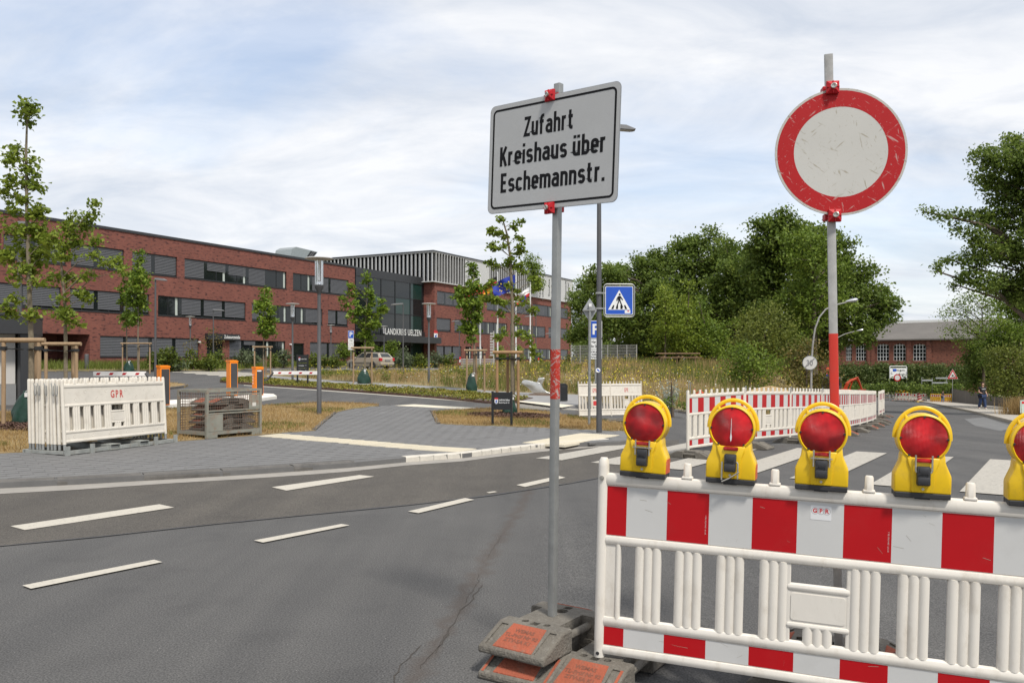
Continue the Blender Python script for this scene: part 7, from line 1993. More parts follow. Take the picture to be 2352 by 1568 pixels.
young("tall open crowned staked oak under the lettered sign", 1178, 23, T7L, M_LOAK2, 0.105, [(1177, 800), (1177, 700), (1172, 590), (1165, 540), (1152, 495)], 0.065, 48, dens=9, leaves=11, clump=0.06)
stakes(at(1166, 23, 0.07), 1.68, 0.29, "timber stake frame of the open crowned oak behind the address board", TRI, [(0, 1)], M_WOOD)
bag(at(1170, 22.8, 0.07), "green watering bag behind the small black address board", 0.62, 0.22)
# a thin dry tree by the left office entrance
def bare(label, x, Y, lst, seed): return shrub(label, x, Y, lst, M_LRED, 0.14, 1.6, 5, seed, "dry_tree", "dry trees before the office", "tree", 0.1, 30, 0.2, 0.04)
bare("thin brownish tree beside the left office entrance", 492, 64, [(490, 760, 16), (480, 785, 16), (500, 790, 18), (490, 815, 14)], 51)
bare("thin brownish tree before the lower office windows", 441, 64, [(440, 790, 14), (430, 810, 12), (450, 815, 12)], 52)
# bushes of the planting bed
BB = [(352, 826, 13, 56.5, 0, "green bush left of the slim lamp post"), (385, 822, 22, 57.5, 0, "broad light green bush right of the slim lamp post"), (410, 835, 12, 58, 1, "small grey leaved bush in the planting bed"), (445, 826, 16, 59.5, 0, "round light green bush below the far disc lamp"), (480, 832, 18, 60, 0, "light green bush below the left office entrance"), (500, 824, 14, 62, 0, "bush half hidden by the tall orange cabinet"), (553, 820, 17, 65, 1, "grey willow bush right of the tall orange cabinet"), (578, 822, 18, 67, 1, "grey willow bush above the short orange cabinet"), (628, 826, 12, 70, 0, "small green bush right of the small dark maple"), (652, 820, 15, 72, 1, "grey bush left of the black information board"), (722, 826, 14, 75, 0, "bush right of the black information board"), (745, 830, 14, 76, 0, "bush right of the nearest disc lamp"), (770, 830, 13, 76, 0, "bush left of the silver car's bonnet"), (790, 806, 20, 86, 2, "tall bush at the corner of the brick wing"), (850, 800, 18, 88, 2, "leafy bush behind the silver car's roof"), (898, 800, 20, 88, 2, "leafy bush above the silver car's tail"), (928, 822, 22, 80, 1, "grey green bush right of the silver car"), (965, 828, 18, 80, 0, "yellow flowering bush below the entrance roof"), (1000, 826, 18, 84, 1, "grey green bush at the left of the brick block"), (1030, 830, 16, 84, 0, "low bush under the brick block windows"), (1185, 812, 18, 88, 2, "dark bush between the flag poles"), (1150, 812, 18, 90, 2, "dark bush left of the third flag pole"), (1235, 826, 12, 84, 0, "low bush right of the last flag pole")]
for i, (x, y, rp, Y, k, lab) in enumerate(BB):
    r_ = random.Random(i)
    lst = [(x, y, rp * 0.75), (x - rp * 0.5, y + rp * 0.3, rp * 0.55), (x + rp * 0.5, y + rp * 0.25, rp * 0.55), (x, y + rp * 0.6, rp * 0.6), (x + r_.uniform(-6, 6), y - rp * 0.6, rp * 0.4)]
    shrub(lab, x, Y, lst, (M_LBUSH, M_LGREY, M_LLOC)[k], 0.2, 3.0, 10, 100 + i, "bush", "bushes before the office", "bush", 0.1, 14, 0.2)
# pale thistle plant at the meadow corner
tb = at(1538, 27.0, 0.08)
tp_ = thing("thistle_plant", "tall silvery thistle like plant at the meadow's near corner", "plant", tb)
mb = MB(); r_ = random.Random(8); pts = []
for k in range(16):
    a = r_.uniform(0, 6.28); l = r_.uniform(0.1, 0.42); h = r_.uniform(0.5, 1.15)
    e = Vector((l * math.cos(a) * 1.3, l * math.sin(a), h)); mb.tube([(0, 0, 0), (e.x * .4, e.y * .4, h * .5), e], [0.012, 0.009, 0.004], 5)
    for q in range(26):
        f = r_.random() ** 0.8; c = Vector((e.x * f, e.y * f, h * f)); pts.append((c.x + r_.uniform(-.06, .06), c.y + r_.uniform(-.06, .06), c.z))
part("stems", mb, M_LPALE, tp_)
V, Fq = leaf_arrays(np.array(pts), 0.10, np.random.default_rng(3), 0.2, 0.35); part("leaves", npmesh("leaves", V, Fq, M_LPALE), M_LPALE, tp_)
shrub("low dark green weeds at the foot of the silvery thistle", 1545, 26.4, [(1530, 926, 10), (1550, 928, 11), (1570, 930, 9), (1540, 915, 9)], M_LOAK, 0.07, 14, 8, 61, "weeds", None, "plant", 0.08, 0, 0.05)

# --- grasses
lane_poly = [(p.x, p.y) for p in lane]
def lowfac(q):
    """grass stays short on the near side of the car lane"""
    pxq = CX + F * q[:, 0] / np.maximum(q[:, 1], 1)
    return np.where((pxq > 540) & (pxq < 1010) & (q[:, 1] > 50), 0.38, 1.0)
def not_lane(q):
    k = np.array([not inpoly(a, b, lane_poly) for a, b in q], bool)
    return q[k]
def pts_in(poly, n, r, wfun=None):
    xs = np.array([p[0] for p in poly]); ys = np.array([p[1] for p in poly]); out_ = []
    tot = 0
    P_ = np.array(poly)
    while tot < n:
        q = np.stack([r.uniform(xs.min(), xs.max(), n * 2), r.uniform(ys.min(), ys.max(), n * 2)], 1)
        ins = np.zeros(len(q), bool); j = len(P_) - 1
        for i in range(len(P_)):
            xi, yi = P_[i]; xj, yj = P_[j]
            c = ((yi > q[:, 1]) != (yj > q[:, 1])) & (q[:, 0] < (xj - xi) * (q[:, 1] - yi) / (yj - yi + 1e-12) + xi)
            ins ^= c; j = i
        q = q[ins]
        q = q[np.abs(q[:, 0] / np.maximum(q[:, 1], 0.1)) < 0.68]
        if wfun is not None: q = q[r.random(len(q)) < wfun(q)]
        out_.append(q); tot += len(q)
    return np.concatenate(out_)[:n]
def blades(q, h, w, lean, off_, r, bend=True):
    n = len(q)
    z = G(q[:, 0], q[:, 1]) + off_
    b = np.stack([q[:, 0], q[:, 1], z], 1)
    a = r.uniform(0, 2 * np.pi, n); s = np.stack([np.cos(a), np.sin(a), np.zeros(n)], 1) * (w / 2)[:, None]
    la = r.uniform(0, 2 * np.pi, n); l = np.stack([np.cos(la), np.sin(la), np.zeros(n)], 1) * (h * lean * r.random(n))[:, None]
    up = np.zeros((n, 3)); up[:, 2] = h
    V = np.stack([b - s, b + s, b + l + up + s * 0.25, b + l + up - s * 0.25], 1).reshape(-1, 3)
    return V, np.arange(4 * n).reshape(n, 4)
M_STRAW = leafmat("straw_blades", (0.18, 0.105, 0.040), (0.52, 0.37, 0.17), (0.36, 0.245, 0.10), 0.25, 0.7)
M_STRAWG = leafmat("meadow_blades", (0.15, 0.115, 0.045), (0.50, 0.36, 0.19), (0.33, 0.235, 0.105), 0.25, 0.7)
M_GREENB = leafmat("green_blades", (0.055, 0.085, 0.014), (0.20, 0.23, 0.045), (0.12, 0.15, 0.025), 0.3, 0.6)
M_FLY = mat("yellow_petals", (0.62, 0.50, 0.02), rough=0.7, var=0.15)
M_FLW = mat("white_petals", (0.68, 0.66, 0.58), rough=0.7, var=0.1)
M_FLR = mat("poppy_red", (0.55, 0.035, 0.012), rough=0.7, var=0.1)
def stuff(name, V, Fq, m, label, cat):
    o = link(bpy.data.objects.new(name, npmesh(name, V, Fq, m))); o["kind"] = "stuff"; o["label"] = label; o["category"] = cat
    return o
r = np.random.default_rng(77)
Vs, Fs, o_ = [], [], 0
def addv(V, Fq):
    global o_
    Vs.append(V); Fs.append(Fq + o_); o_ += len(V)
for poly, n in ((LW["left"], 52000), (LW["right"], 24000), (LW["far"], 2500)):
    q = pts_in(poly, n, r, lambda q: np.clip(18 / q[:, 1], 0.1, 1)); addv(*blades(q, r.uniform(0.03, 0.085, n), r.uniform(0.006, 0.014, n), 1.1, LAWN - 0.01, r))
stuff("dry_lawn_grass", np.concatenate(Vs), np.concatenate(Fs), M_STRAW, "short parched straw coloured lawn grass", "grass")
Vs, Fs, o_ = [], [], 0
for poly, n in ((LW["left"], 7000), (LW["right"], 3500)):
    q = pts_in(poly, n, r, lambda q: 1.0 * (np.sin(q[:, 0] * 1.7 + 1) * np.sin(q[:, 1] * 1.3) > 0.45)); addv(*blades(q, r.uniform(0.03, 0.09, n), r.uniform(0.008, 0.016, n), 0.9, LAWN - 0.01, r))
stuff("green_lawn_tufts", np.concatenate(Vs), np.concatenate(Fs), M_GREENB, "scattered green tufts in the parched lawn", "grass")
# meadow
mnear = lambda q: np.clip((30 / q[:, 1]) ** 1.6, 0.03, 1)
Vs, Fs, o_ = [], [], 0
n = 80000
q = not_lane(pts_in(mead_poly, n, r, mnear)); n = len(q); far = np.clip(q[:, 1] / 30, 1, 3)
pt_ = 0.62 + 0.38 * np.sin(q[:, 0] * 0.9 + np.sin(q[:, 1] * 0.6) * 2) * np.sin(q[:, 1] * 0.7 + 1.3)
addv(*blades(q, r.uniform(0.22, 0.9, n) * pt_ * lowfac(q), r.uniform(0.008, 0.02, n) * far, 0.45, 0.05, r))
stuff("meadow_grass", np.concatenate(Vs), np.concatenate(Fs), M_STRAWG, "tall dry meadow grass going to seed", "grass")
n = 44000
q = not_lane(pts_in(mead_poly, n, r, mnear)); q = q[(q[:, 1] > 34) | (r.random(len(q)) < 0.35)]; q2 = q[(np.sin(q[:, 0] * 0.55 + 2) + np.sin(q[:, 1] * 0.4 + q[:, 0] * 0.2)) > 0.1]
V, Fq = blades(q2, lowfac(q2) * r.uniform(0.3, 0.75, len(q2)), r.uniform(0.012, 0.03, len(q2)) * np.clip(q2[:, 1] / 30, 1, 3), 0.45, 0.05, r)
stuff("green_meadow_weeds", V, Fq, M_GREENB, "green weeds scattered through the meadow", "weeds")
def flowers(name, n, m, size, lab, sel, hmin, hmax):
    q = pts_in(mead_poly, n * 4, r, mnear); q = not_lane(q[sel(q)][:n])
    z = G(q[:, 0], q[:, 1]) + r.uniform(hmin, hmax, len(q)) * lowfac(q)
    c = np.stack([q[:, 0], q[:, 1], z], 1)
    V, Fq = leaf_arrays(c, size, r, 0.6, 0.9); V = V
    stuff(name, V, Fq, m, lab, "flowers")
flowers("yellow_flowers", 7000, M_FLY, 0.05, "small yellow wild flowers all over the meadow", lambda q: (np.sin(q[:, 0] * 0.4) + np.sin(q[:, 1] * 0.3 + 1)) > -0.3, 0.45, 0.95)
flowers("white_flowers", 700, M_FLW, 0.05, "small white wild flowers in the front of the meadow", lambda q: (q[:, 1] < 45), 0.3, 0.7)
pq = [at(x, 31 + k * 0.4, 0.62) for k, x in enumerate((1600, 1606, 1612, 1598, 1620, 1610))]
V, Fq = leaf_arrays(np.array([list(p) for p in pq for _ in range(4)]) + r.normal(size=(24, 3)) * 0.03, 0.09, r, 0.4, 0.9); stuff("poppies", V, Fq, M_FLR, "few red poppies in the meadow behind the barrier row", "flowers")
# tall grass of the planting bed
n = 12000; q = pts_in(bed_poly, n, r); V, Fq = blades(q, r.uniform(0.2, 0.6, n), r.uniform(0.02, 0.05, n), 0.6, 0.12, r); stuff("bed_grass", V, Fq, M_GREENB, "green grasses covering the planting bed before the office", "grass")
# sedum
n = 26000; q = pts_in(sed_w, n, r, lambda q: np.clip(0.25 + 0.75 * (np.sin(q[:, 0] * 2.1) * np.sin(q[:, 1] * 1.1 + 1) > -0.35), 0, 1))
M_SED = leafmat("sedum_leaves", (0.06, 0.085, 0.012), (0.30, 0.20, 0.04), (0.19, 0.19, 0.025), 0.15)
hz_ = 0.10 + 0.06 * np.sin(q[:, 0] * 2.3) * np.sin(q[:, 1] * 1.9)
c = np.stack([q[:, 0], q[:, 1], G(q[:, 0], q[:, 1]) + 0.06 + np.clip(hz_, 0.03, None) * r.random(n)], 1)
V, Fq = leaf_arrays(c, 0.075, r, 0.7, 0.7); stuff("sedum_plants", V, Fq, M_SED, "low yellow green sedum cushions in the bed beside the driveway", "plants")
# bark mulch rings
def mulch(name, x, Y, rad, n, lab):
    b = at(x, Y); a = r.uniform(0, 2 * np.pi, n); d = rad * np.sqrt(r.random(n))
    X, Y_ = b.x + d * np.cos(a) * 1.5, b.y + d * np.sin(a)
    c = np.stack([X, Y_, G(X, Y_) + LAWN + 0.015 + 0.05 * (1 - d / rad) + 0.02 * r.random(n)], 1)
    V, Fq = leaf_arrays(c, 0.09, r, 0.8, 0.4); stuff(name, V, Fq, M_MULCH, lab, "mulch")
mulch("bark_mulch", 1178, 22.6, 0.85, 2600, "brown bark mulch ring round the open crowned oak")
mulch("bark_mulch", 70, 16.9, 0.9, 2600, "brown bark mulch ring at the left edge")
# sandy mound
mo = at(1770, 36, 0.0); mb = MB(); nr_, na = 10, 28; vs = []
for i in range(nr_ + 1):
    f = i / nr_
    for j in range(na):
        a = 2 * math.pi * j / na; hgt = 1.15 * (1 - f * f) * (0.9 + 0.1 * math.sin(3 * a)) ; vs.append((3.2 * f * math.cos(a), 2.4 * f * math.sin(a), max(-0.2, hgt * (1 - f * 0.35)) - 0.1))
mb.add(vs, [(i * na + j, i * na + (j + 1) % na, (i + 1) * na + (j + 1) % na, (i + 1) * na + j) for i in range(nr_) for j in range(na)])
solo("earth_mound", mb, mat("dry_earth", (0.40, 0.28, 0.14), rough=0.95, color2=(0.30, 0.21, 0.10), vscale=3, bump=0.6, bscale=12), "sandy grass covered earth mound behind the barrier row", "mound", mo, 0, None, True)

# leafy weed clumps through the meadow
wq = pts_in(mead_poly, 300, r, lambda q: np.clip((34 / q[:, 1]) ** 1.2, 0.05, 1) * (np.sin(q[:, 0] * 0.45 + 0.5) + np.sin(q[:, 1] * 0.33) > -0.2))
m_ = 70
wq = not_lane(wq); hgt = r.uniform(0.25, 0.75, len(wq)) * lowfac(wq)
c = np.repeat(np.stack([wq[:, 0], wq[:, 1], G(wq[:, 0], wq[:, 1])], 1), m_, axis=0)
hh = np.repeat(hgt, m_)
c = c + np.stack([r.normal(size=len(c)) * 0.16, r.normal(size=len(c)) * 0.16, 0.08 + r.random(len(c)) ** 0.7 * hh], 1)
V, Fq = leaf_arrays(c, 0.11, r, 0.5, 0.45); stuff("weed_clumps", V, Fq, M_LBUSH, "leafy green weed clumps between the meadow grasses", "weeds")
# ================================================================== old hall, works site, people, car
M_BRICK2 = brick_mat("old_brick", (0.20, 0.075, 0.05), (0.14, 0.06, 0.045), (0.13, 0.09, 0.07), 0.26, 0.09)
M_FELT = mat("roofing_felt", (0.115, 0.105, 0.095), rough=0.9, var=0.15, vscale=0.25, dirt=(0.15, 0.135, 0.12), dscale=0.4)
A_ = P(1860, 830, 141); B2 = P(2290, 830, 126)
hd_ = Vector((B2.x - A_.x, B2.y - A_.y)); HL = hd_.length; hdn = hd_.normalized()
hz0 = -3.3
hall = thing("old_hall", "long old brick hall with arched white windows and grey felt roof beyond the hedge", "building", (A_.x, A_.y, hz0), math.atan2(hd_.y, hd_.x))
def hx(px):
    u = (px - CX) / F
    s = (u * A_.y - A_.x) / (hdn.x - u * hdn.y)
    return s, A_.y + s * hdn.y
ez = zat(778, 133) - hz0
wins = [(1894, 1910), (1943, 1956.5), (1966, 1989), (2015, 2042), (2052.5, 2080), (2097.6, 2126.6)]
holes = []
for a, b in wins:
    s0, Y0 = hx(a); s1, Y1 = hx(b); z1 = zat(789, (Y0 + Y1) / 2) - hz0; z0 = zat(828, (Y0 + Y1) / 2) - hz0
    holes.append((s0, s1, z0, z1))
keep = off; off = hall
wall_with_holes(-6, HL + 8, 0, ez, 0.0, holes, 0.25, "hall_wall", M_BRICK2)
off = keep
M_HW = mat("window_white", (0.62, 0.62, 0.60), rough=0.5, var=0.04)
for (a, b, c, d) in holes:
    mb = MB(); mb.bx(a, b, 0.2, 0.24, c, d); w_ = part("window", mb, M_GLASS, hall)
    nb = 3 if b - a < 1.3 else 4
    for k in range(nb + 1):
        x = a + (b - a) * k / nb; mb = MB(); mb.bx(x - 0.04, x + 0.04, 0.14, 0.199, c, d); part("glazing_bar", mb, M_HW, w_)
    for k in range(5):
        z = c + (d - c) * k / 4.4; mb = MB(); mb.bx(a, b, 0.15, 0.198, z - 0.04, z + 0.04); part("glazing_bar", mb, M_HW, w_)
    # arched brick head closing the upper corners
    mid = (a + b) / 2; rr = (b - a) / 2; pts = [(mid + rr * math.cos(math.radians(t_)), d - 0.42 + 0.40 * math.sin(math.radians(t_))) for t_ in range(180, -1, -15)]
    mb = MB(); mb.prism([(a, d + 0.02)] + [(x, z) for x, z in pts] + [(b, d + 0.02)], -0.02, 0.13, 'y'); part("arch_head", mb, M_BRICK2, hall)
    mb = MB(); mb.bx(a, b, 0.05, 0.19, c - 0.9, c - 0.02); part("white_infill", mb, M_HW, hall)
for px in (1925, 1998, 2004, 2088, 2134):
    s = hx(px)[0]; mb = MB(); mb.bx(s - 0.35, s + 0.35, -0.22, -0.003, 0, ez - 0.1); part("pilaster", mb, M_BRICK2, hall)
rz_ = zat(738, 142) - hz0
mb = MB(); mb.quad((-8, -0.7, ez - 0.05), (HL + 10, -0.7, ez - 0.05), (HL + 10, 11, rz_ + 0.1), (-1, 11, rz_ - 0.4)); mb.quad((-8, -0.7, ez - 0.25), (HL + 10, -0.7, ez - 0.25), (HL + 10, -0.7, ez - 0.05), (-8, -0.7, ez - 0.05)); part("roof", mb.mesh("roof", [M_FELT], fix=False), M_FELT, hall)
mb = MB(); mb.bx(-2, HL + 10, 10.9, 11.1, rz_ - 0.3, rz_ + 0.2); part("ridge_cap", mb, M_HW, hall)

# --- works at the far end of the road
def far_panel(x0, x1, Y, lab, m=M_WPLAST2, i=0):
    a, b = at(x0, Y), at(x1, Y - 1.0)
    t = make_panel(lab, True, m); d = Vector((b.x - a.x, b.y - a.y))
    t.location = (a.x, a.y, a.z + 0.12); t.rotation_euler = (0, 0, math.atan2(d.y, d.x)); t.scale = (d.length / 2.1, 1, 1)
    copy_tree(PLAIN_FOOT, at(x0, Y, 0.0), 0.2, "foot plate at the left end of the " + ("first", "second", "third", "fourth")[i] + " panel of the distant closure"); return t
far_panel(2055, 2093, 109, "distant white and red panel carrying five amber lights", i=0)
far_panel(2093, 2129, 108, "distant white and red panel behind the chevron beacon", i=1)
M_YPL = mat("yellow_panel", (0.72, 0.42, 0.02), rough=0.5, var=0.05)
far_panel(2137, 2160, 104, "left yellow barrier panel at the far end of the road", M_YPL, 2)
far_panel(2160, 2186, 102, "right yellow barrier panel at the far end of the road", M_YPL, 3)
M_AMB = mat("amber_lens", (0.55, 0.12, 0.01), rough=0.2, var=0.1)
ord5 = ["first", "second", "third", "fourth", "fifth", "sixth"]
for i, x in enumerate((2060, 2068, 2075.5, 2083, 2091, 2115)):
    b = at(x, 108.6 - 0.02 * i); b.z += 1.08
    t = copy_tree(lt0, b, random.uniform(-.3, .3), "amber warning light, " + ord5[i] + " from the left on the distant white panels")
    t.scale = (1.25, 1.25, 1.25); t["group"] = "amber lights on the distant panels"
    for ch in kids(t):
        if ch.name.startswith("lens"): ch.data = ch.data.copy(); ch.data.materials[0] = M_AMB
        if ch.name.split('.')[0] in ("worn_patch", "bolt_bracket"): bpy.data.objects.remove(ch)
bk_ = at(2112, 106)
t = thing("chevron_beacon", "red and white chevron beacon before the distant panels", "beacon", bk_)
mb = MB(); mb.bx(-0.28, 0.28, 0, 0.04, 0.15, 1.2); part("board", mb, M_RWHITE, t)
for k in range(3):
    z = 0.25 + 0.32 * k; mb = MB(); mb.prism([(-0.28, z), (0.28, z + 0.18), (0.28, z + 0.36), (-0.28, z + 0.18)], -0.01, -0.002, 'y'); part("chevron", mb, M_RRED, t)
mb = MB(); mb.bx(-0.4, 0.4, -0.2, 0.2, 0, 0.12); part("foot", mb, M_YPL, t)
def small_sign(name, x, yc, Y, rad, lab, shape, pole_to=None, rz=0):
    b = at(x, Y, 0.0); zc_ = zat(yc, Y) - b.z
    t = thing(name, lab, "sign", b, rz)
    mb = MB(); mb.tube([(0, 0.03, 0), (0, 0.03, zc_ + rad * 0.8)], 0.035, 8); part("pole", mb, M_STEEL, t, True)
    return t, zc_
t, zc_ = small_sign("no_vehicles_sign", 2061, 867, 107, 0.42, "small distant round white sign with red ring above the far panels", None)
mb = MB(); mb.prism(disc_poly(0.47, 24, 0, zc_), -0.01, 0.0, 'y'); part("red_disc", mb, M_RRED, t); mb = MB(); mb.prism(disc_poly(0.33, 24, 0, zc_), -0.02, -0.011, 'y'); part("white_face", mb, M_RWHITE, t)
t, zc_ = small_sign("roadworks_sign", 2188, 862, 99, 0.6, "triangular red bordered roadworks sign at the far pavement", None)
tri = lambda s: [(-0.62 * s, zc_ - 0.38 * s), (0.62 * s, zc_ - 0.38 * s), (0, zc_ + 0.72 * s)]
mb = MB(); mb.prism(tri(1.08), -0.008, 0, 'y'); part("white_edge", mb, M_RWHITE, t); mb = MB(); mb.prism(tri(1.0), -0.016, -0.009, 'y'); part("red_border", mb, M_RRED, t); mb = MB(); mb.prism(tri(0.66), -0.024, -0.017, 'y'); part("white_field", mb, M_RWHITE, t)
mb = MB()
for pts in ([(-0.12, zc_ + 0.12), (-0.02, zc_ - 0.02)], [(-0.02, zc_), (-0.15, zc_ - 0.2)], [(-0.02, zc_), (0.06, zc_ - 0.2)], [(-0.05, zc_ + 0.08), (0.12, zc_ - 0.05)]): ribbon(mb, pts, 0.06, -0.026)
mb.v = [(v[0], -0.026 - 0.0005 * (i // 4), v[2]) for i, v in enumerate(mb.v)]
face_mb(mb, [(0.08, zc_ - 0.22), (0.3, zc_ - 0.22), (0.2, zc_ - 0.1)], -0.029); part("worker_symbol", mb.mesh("worker_symbol", [M_INK], fix=False), M_INK, t)
b = at(2063, 112, 0.0); zc_ = zat(857, 112) - b.z
t = thing("guide_board", "white guide board with blue mark and arched frame before the hedge", "sign", b)
for x in (-1.15, 1.15):
    mb = MB(); mb.tube([(x, 0, 0), (x, 0, zc_ + 0.85)], 0.05, 8); part("post", mb, M_HW, t, True)
mb = MB(); mb.tube([(-1.15, 0, zc_ + 0.85), (-1.0, 0, zc_ + 0.95), (1.0, 0, zc_ + 0.95), (1.15, 0, zc_ + 0.85)], 0.06, 8); part("top_tube", mb, M_HW, t, True)
mb = MB(); mb.bx(-1.1, 1.1, -0.04, 0.0, zc_ - 0.7, zc_ + 0.7); pb = part("board", mb, M_SWHITE, t)
mb = MB(); face_mb(mb, rrect(0.5, 0.36, 0.08, 3, -0.5, zc_ + 0.42), -0.05); part("blue_mark", mb.mesh("blue_mark", [M_BLUE], fix=False), M_BLUE, pb)
lettering("Bildungszentrum", 0.28, M_INK, pb, (0.35, -0.05, zc_ + 0.4), (0, 0, 0), 0.62, 0.004); lettering("Gesundheitsschule", 0.26, M_INK, pb, (0.3, -0.05, zc_ - 0.15), (0, 0, 0), 0.62, 0.004)
mb = MB(); ribbon(mb, [(-0.75, zc_ - 0.1), (-0.98, zc_ - 0.1), (-0.98, zc_ + 0.12), (-0.8, zc_ + 0.12)], 0.05, -0.05); part("arrow_mark", mb.mesh("arrow_mark", [M_INK], fix=False), M_INK, pb)
for i, (x, y0_, lst, lab) in enumerate(((2141, 873, ((-0.65, 0.0, -0.1), (0.95, -0.32, 0.1)), "post with two white direction blades at the far junction"), (2174, 868, ((-0.7, 0.0, 0.0),), "post with one white direction blade beside the roadworks sign"))):
    b = at(x, 106, 0.0); zc_ = zat(y0_, 106) - b.z
    t = thing("direction_post", lab, "sign", b)
    mb = MB(); mb.tube([(0, 0, 0), (0, 0, zc_ + 0.3)], 0.045, 8); part("post", mb, M_STEEL, t, True)
    for (dx, dz, rz2) in lst:
        mb = MB(); mb.prism([(min(0, dx * 2), zc_ + dz - 0.09), (max(0, dx * 2), zc_ + dz - 0.09), (max(0, dx * 2) + 0.1, zc_ + dz), (max(0, dx * 2), zc_ + dz + 0.09), (min(0, dx * 2), zc_ + dz + 0.09)], -0.05, -0.03, 'y'); part("blade", mb, M_PLBACK, t)
b = at(2117, 108, 0.0)
mb = MB(); mb.tube([(0, 0, 0), (0, 0, zat(866, 108) - b.z)], 0.05, 8); solo("bare_post", mb, M_STEEL, "thin bare steel post behind the distant panels", "post", b, 0, None, True)
# curved street lamp with end-of-30 sign
b = at(1863, 38, 0.05)
t = thing("curved_lamp", "old curved street lamp with a silver head over the works", "street lamp", b)
lp = [P(x, y, 38) - b for x, y in ((1863, 895), (1864, 830), (1867, 790), (1872, 755), (1882, 728), (1897, 710), (1920, 700), (1945, 694))]
M_LAMPOLD = mat("flaking_lamp_paint", (0.27, 0.265, 0.255), rough=0.7, var=0.15, vscale=8, dirt=(0.16, 0.12, 0.09), dscale=9, damt=0.8)
mb = MB(); mb.tube([(0, 0, -0.1)] + lp, [0.055, 0.05, 0.045, 0.04, 0.038, 0.036, 0.034, 0.032, 0.03], 10); part("pole", mb, M_LAMPOLD, t, True)
hp = P(1957, 690, 38) - b
mb = MB(); mb.lathe([(0.03, -0.3), (0.07, -0.22), (0.12, 0.0), (0.13, 0.18), (0.06, 0.26), (0.005, 0.28)], 16, Matrix.Rotation(math.radians(80), 3, 'Y') @ Matrix.Diagonal((0.7, 1, 1))); mb.v = [(v[0] + hp.x, v[1] + hp.y, v[2] + hp.z) for v in mb.v]; part("head", mb, M_CHROME, t, True)
s30 = P(1860, 833, 37.9)
t = thing("end_of_limit_sign", "round white sign with a struck out grey 30 on the curved lamp's pole", "sign", s30, math.radians(-12))
mb = MB(); mb.prism(disc_poly(0.32, 32), -0.01, 0.0, 'y'); part("grey_rim", mb, M_PLBACK, t); mb = MB(); mb.prism(disc_poly(0.295, 32), -0.014, -0.0105, 'y'); part("white_face", mb, M_RWHITE, t)
lettering("30", 0.36, M_STGREY, t, (-0.01, -0.018, -0.02), (0, 0, 0), 0.8, 0.01)
mb = MB(); ribbon(mb, [(-0.2, -0.2), (0.2, 0.2)], 0.05, -0.021); part("stroke", mb.mesh("stroke", [M_STGREY], fix=False), M_STGREY, t)
b = at(1908, 66, 0.05)
t = thing("curved_lamp", "second old street lamp, its silver head right of the red pole", "street lamp", b)
lp = [P(x, y, 66) - b for x, y in ((1909, 840), (1912, 800), (1922, 776), (1940, 767), (1962, 761))]
mb = MB(); mb.tube([(0, 0, -0.1)] + lp, [0.06, 0.055, 0.045, 0.04, 0.036, 0.034], 8); part("pole", mb, M_LAMPOLD, t, True)
hp = P(1975, 758, 66) - b
mb = MB(); mb.lathe([(0.03, -0.3), (0.07, -0.22), (0.14, 0.0), (0.15, 0.18), (0.06, 0.26), (0.005, 0.28)], 12, Matrix.Rotation(math.radians(80), 3, 'Y') @ Matrix.Diagonal((0.7, 1, 1))); mb.v = [(v[0] + hp.x, v[1] + hp.y, v[2] + hp.z) for v in mb.v]; part("head", mb, M_CHROME, t, True)
# red site panel and excavator
b = at(1908, 48, 0.0)
t = thing("site_sign", "small red and white site sign half hidden by the round sign's pole", "sign", b)
zc_ = zat(853, 48) - b.z
mb = MB(); mb.bx(-0.03, 0.03, 0, 0.05, 0, zc_ + 0.2); part("post", mb, M_STEEL, t); mb = MB(); mb.bx(-0.26, 0.26, -0.04, -0.01, zc_ - 0.15, zc_ + 0.25); part("red_board", mb, mat("board_orange", (0.6, 0.09, 0.03), rough=0.5, var=0.1), t); mb = MB(); mb.bx(-0.26, 0.26, -0.042, -0.012, zc_ - 0.28, zc_ - 0.152); part("blue_strip", mb, M_BLUE, t)
M_EXC = mat("excavator_orange", (0.55, 0.07, 0.02), rough=0.45, var=0.1)
b = at(1918, 46, 0.0)
t = thing("excavator", "small red excavator with folded arm behind the barrier row", "excavator", b)
def zz(y): return zat(y, 46) - b.z
def xx(x): return (x - 1918) / F * 46
mb = MB(); mb.bx(xx(1893), xx(1926), -0.5, 0.6, zz(893), zz(866), 0.06); part("cab", mb, M_GDARK, t)
mb = MB(); mb.bx(xx(1896), xx(1922), -0.52, -0.501, zz(884), zz(869)); part("cab_window", mb, M_GLASS, t)
mb = MB(); mb.bx(xx(1890), xx(1945), -0.7, 0.8, zz(905), zz(893), 0.04); part("body", mb, M_EXC, t)
for y in (-0.75, 0.55):
    mb = MB(); mb.bx(xx(1885), xx(1950), y, y + 0.3, 0.0, 0.42, 0.15); part("track", mb, M_BLACK, t)
def arm(pts, w0, nm):
    mb = MB()
    mb.tube([Vector((xx(x), -0.1, zz(y))) for x, y in pts], w0, 4, sq=0.7); part(nm, mb, M_EXC, t)
arm([(1938, 897), (1945, 880), (1952, 874), (1968, 868)], [0.14, 0.15, 0.12, 0.1], "boom"); arm([(1966, 866), (1972, 878), (1978, 894)], [0.12, 0.09, 0.07], "stick"); arm([(1950, 893), (1956, 876)], [0.05, 0.05], "cylinder")
mb = MB(); mb.prism([(xx(1972), zz(893)), (xx(1984), zz(893)), (xx(1982), zz(905)), (xx(1974), zz(908))], -0.3, 0.1, 'y'); part("bucket", mb, M_EXC, t)

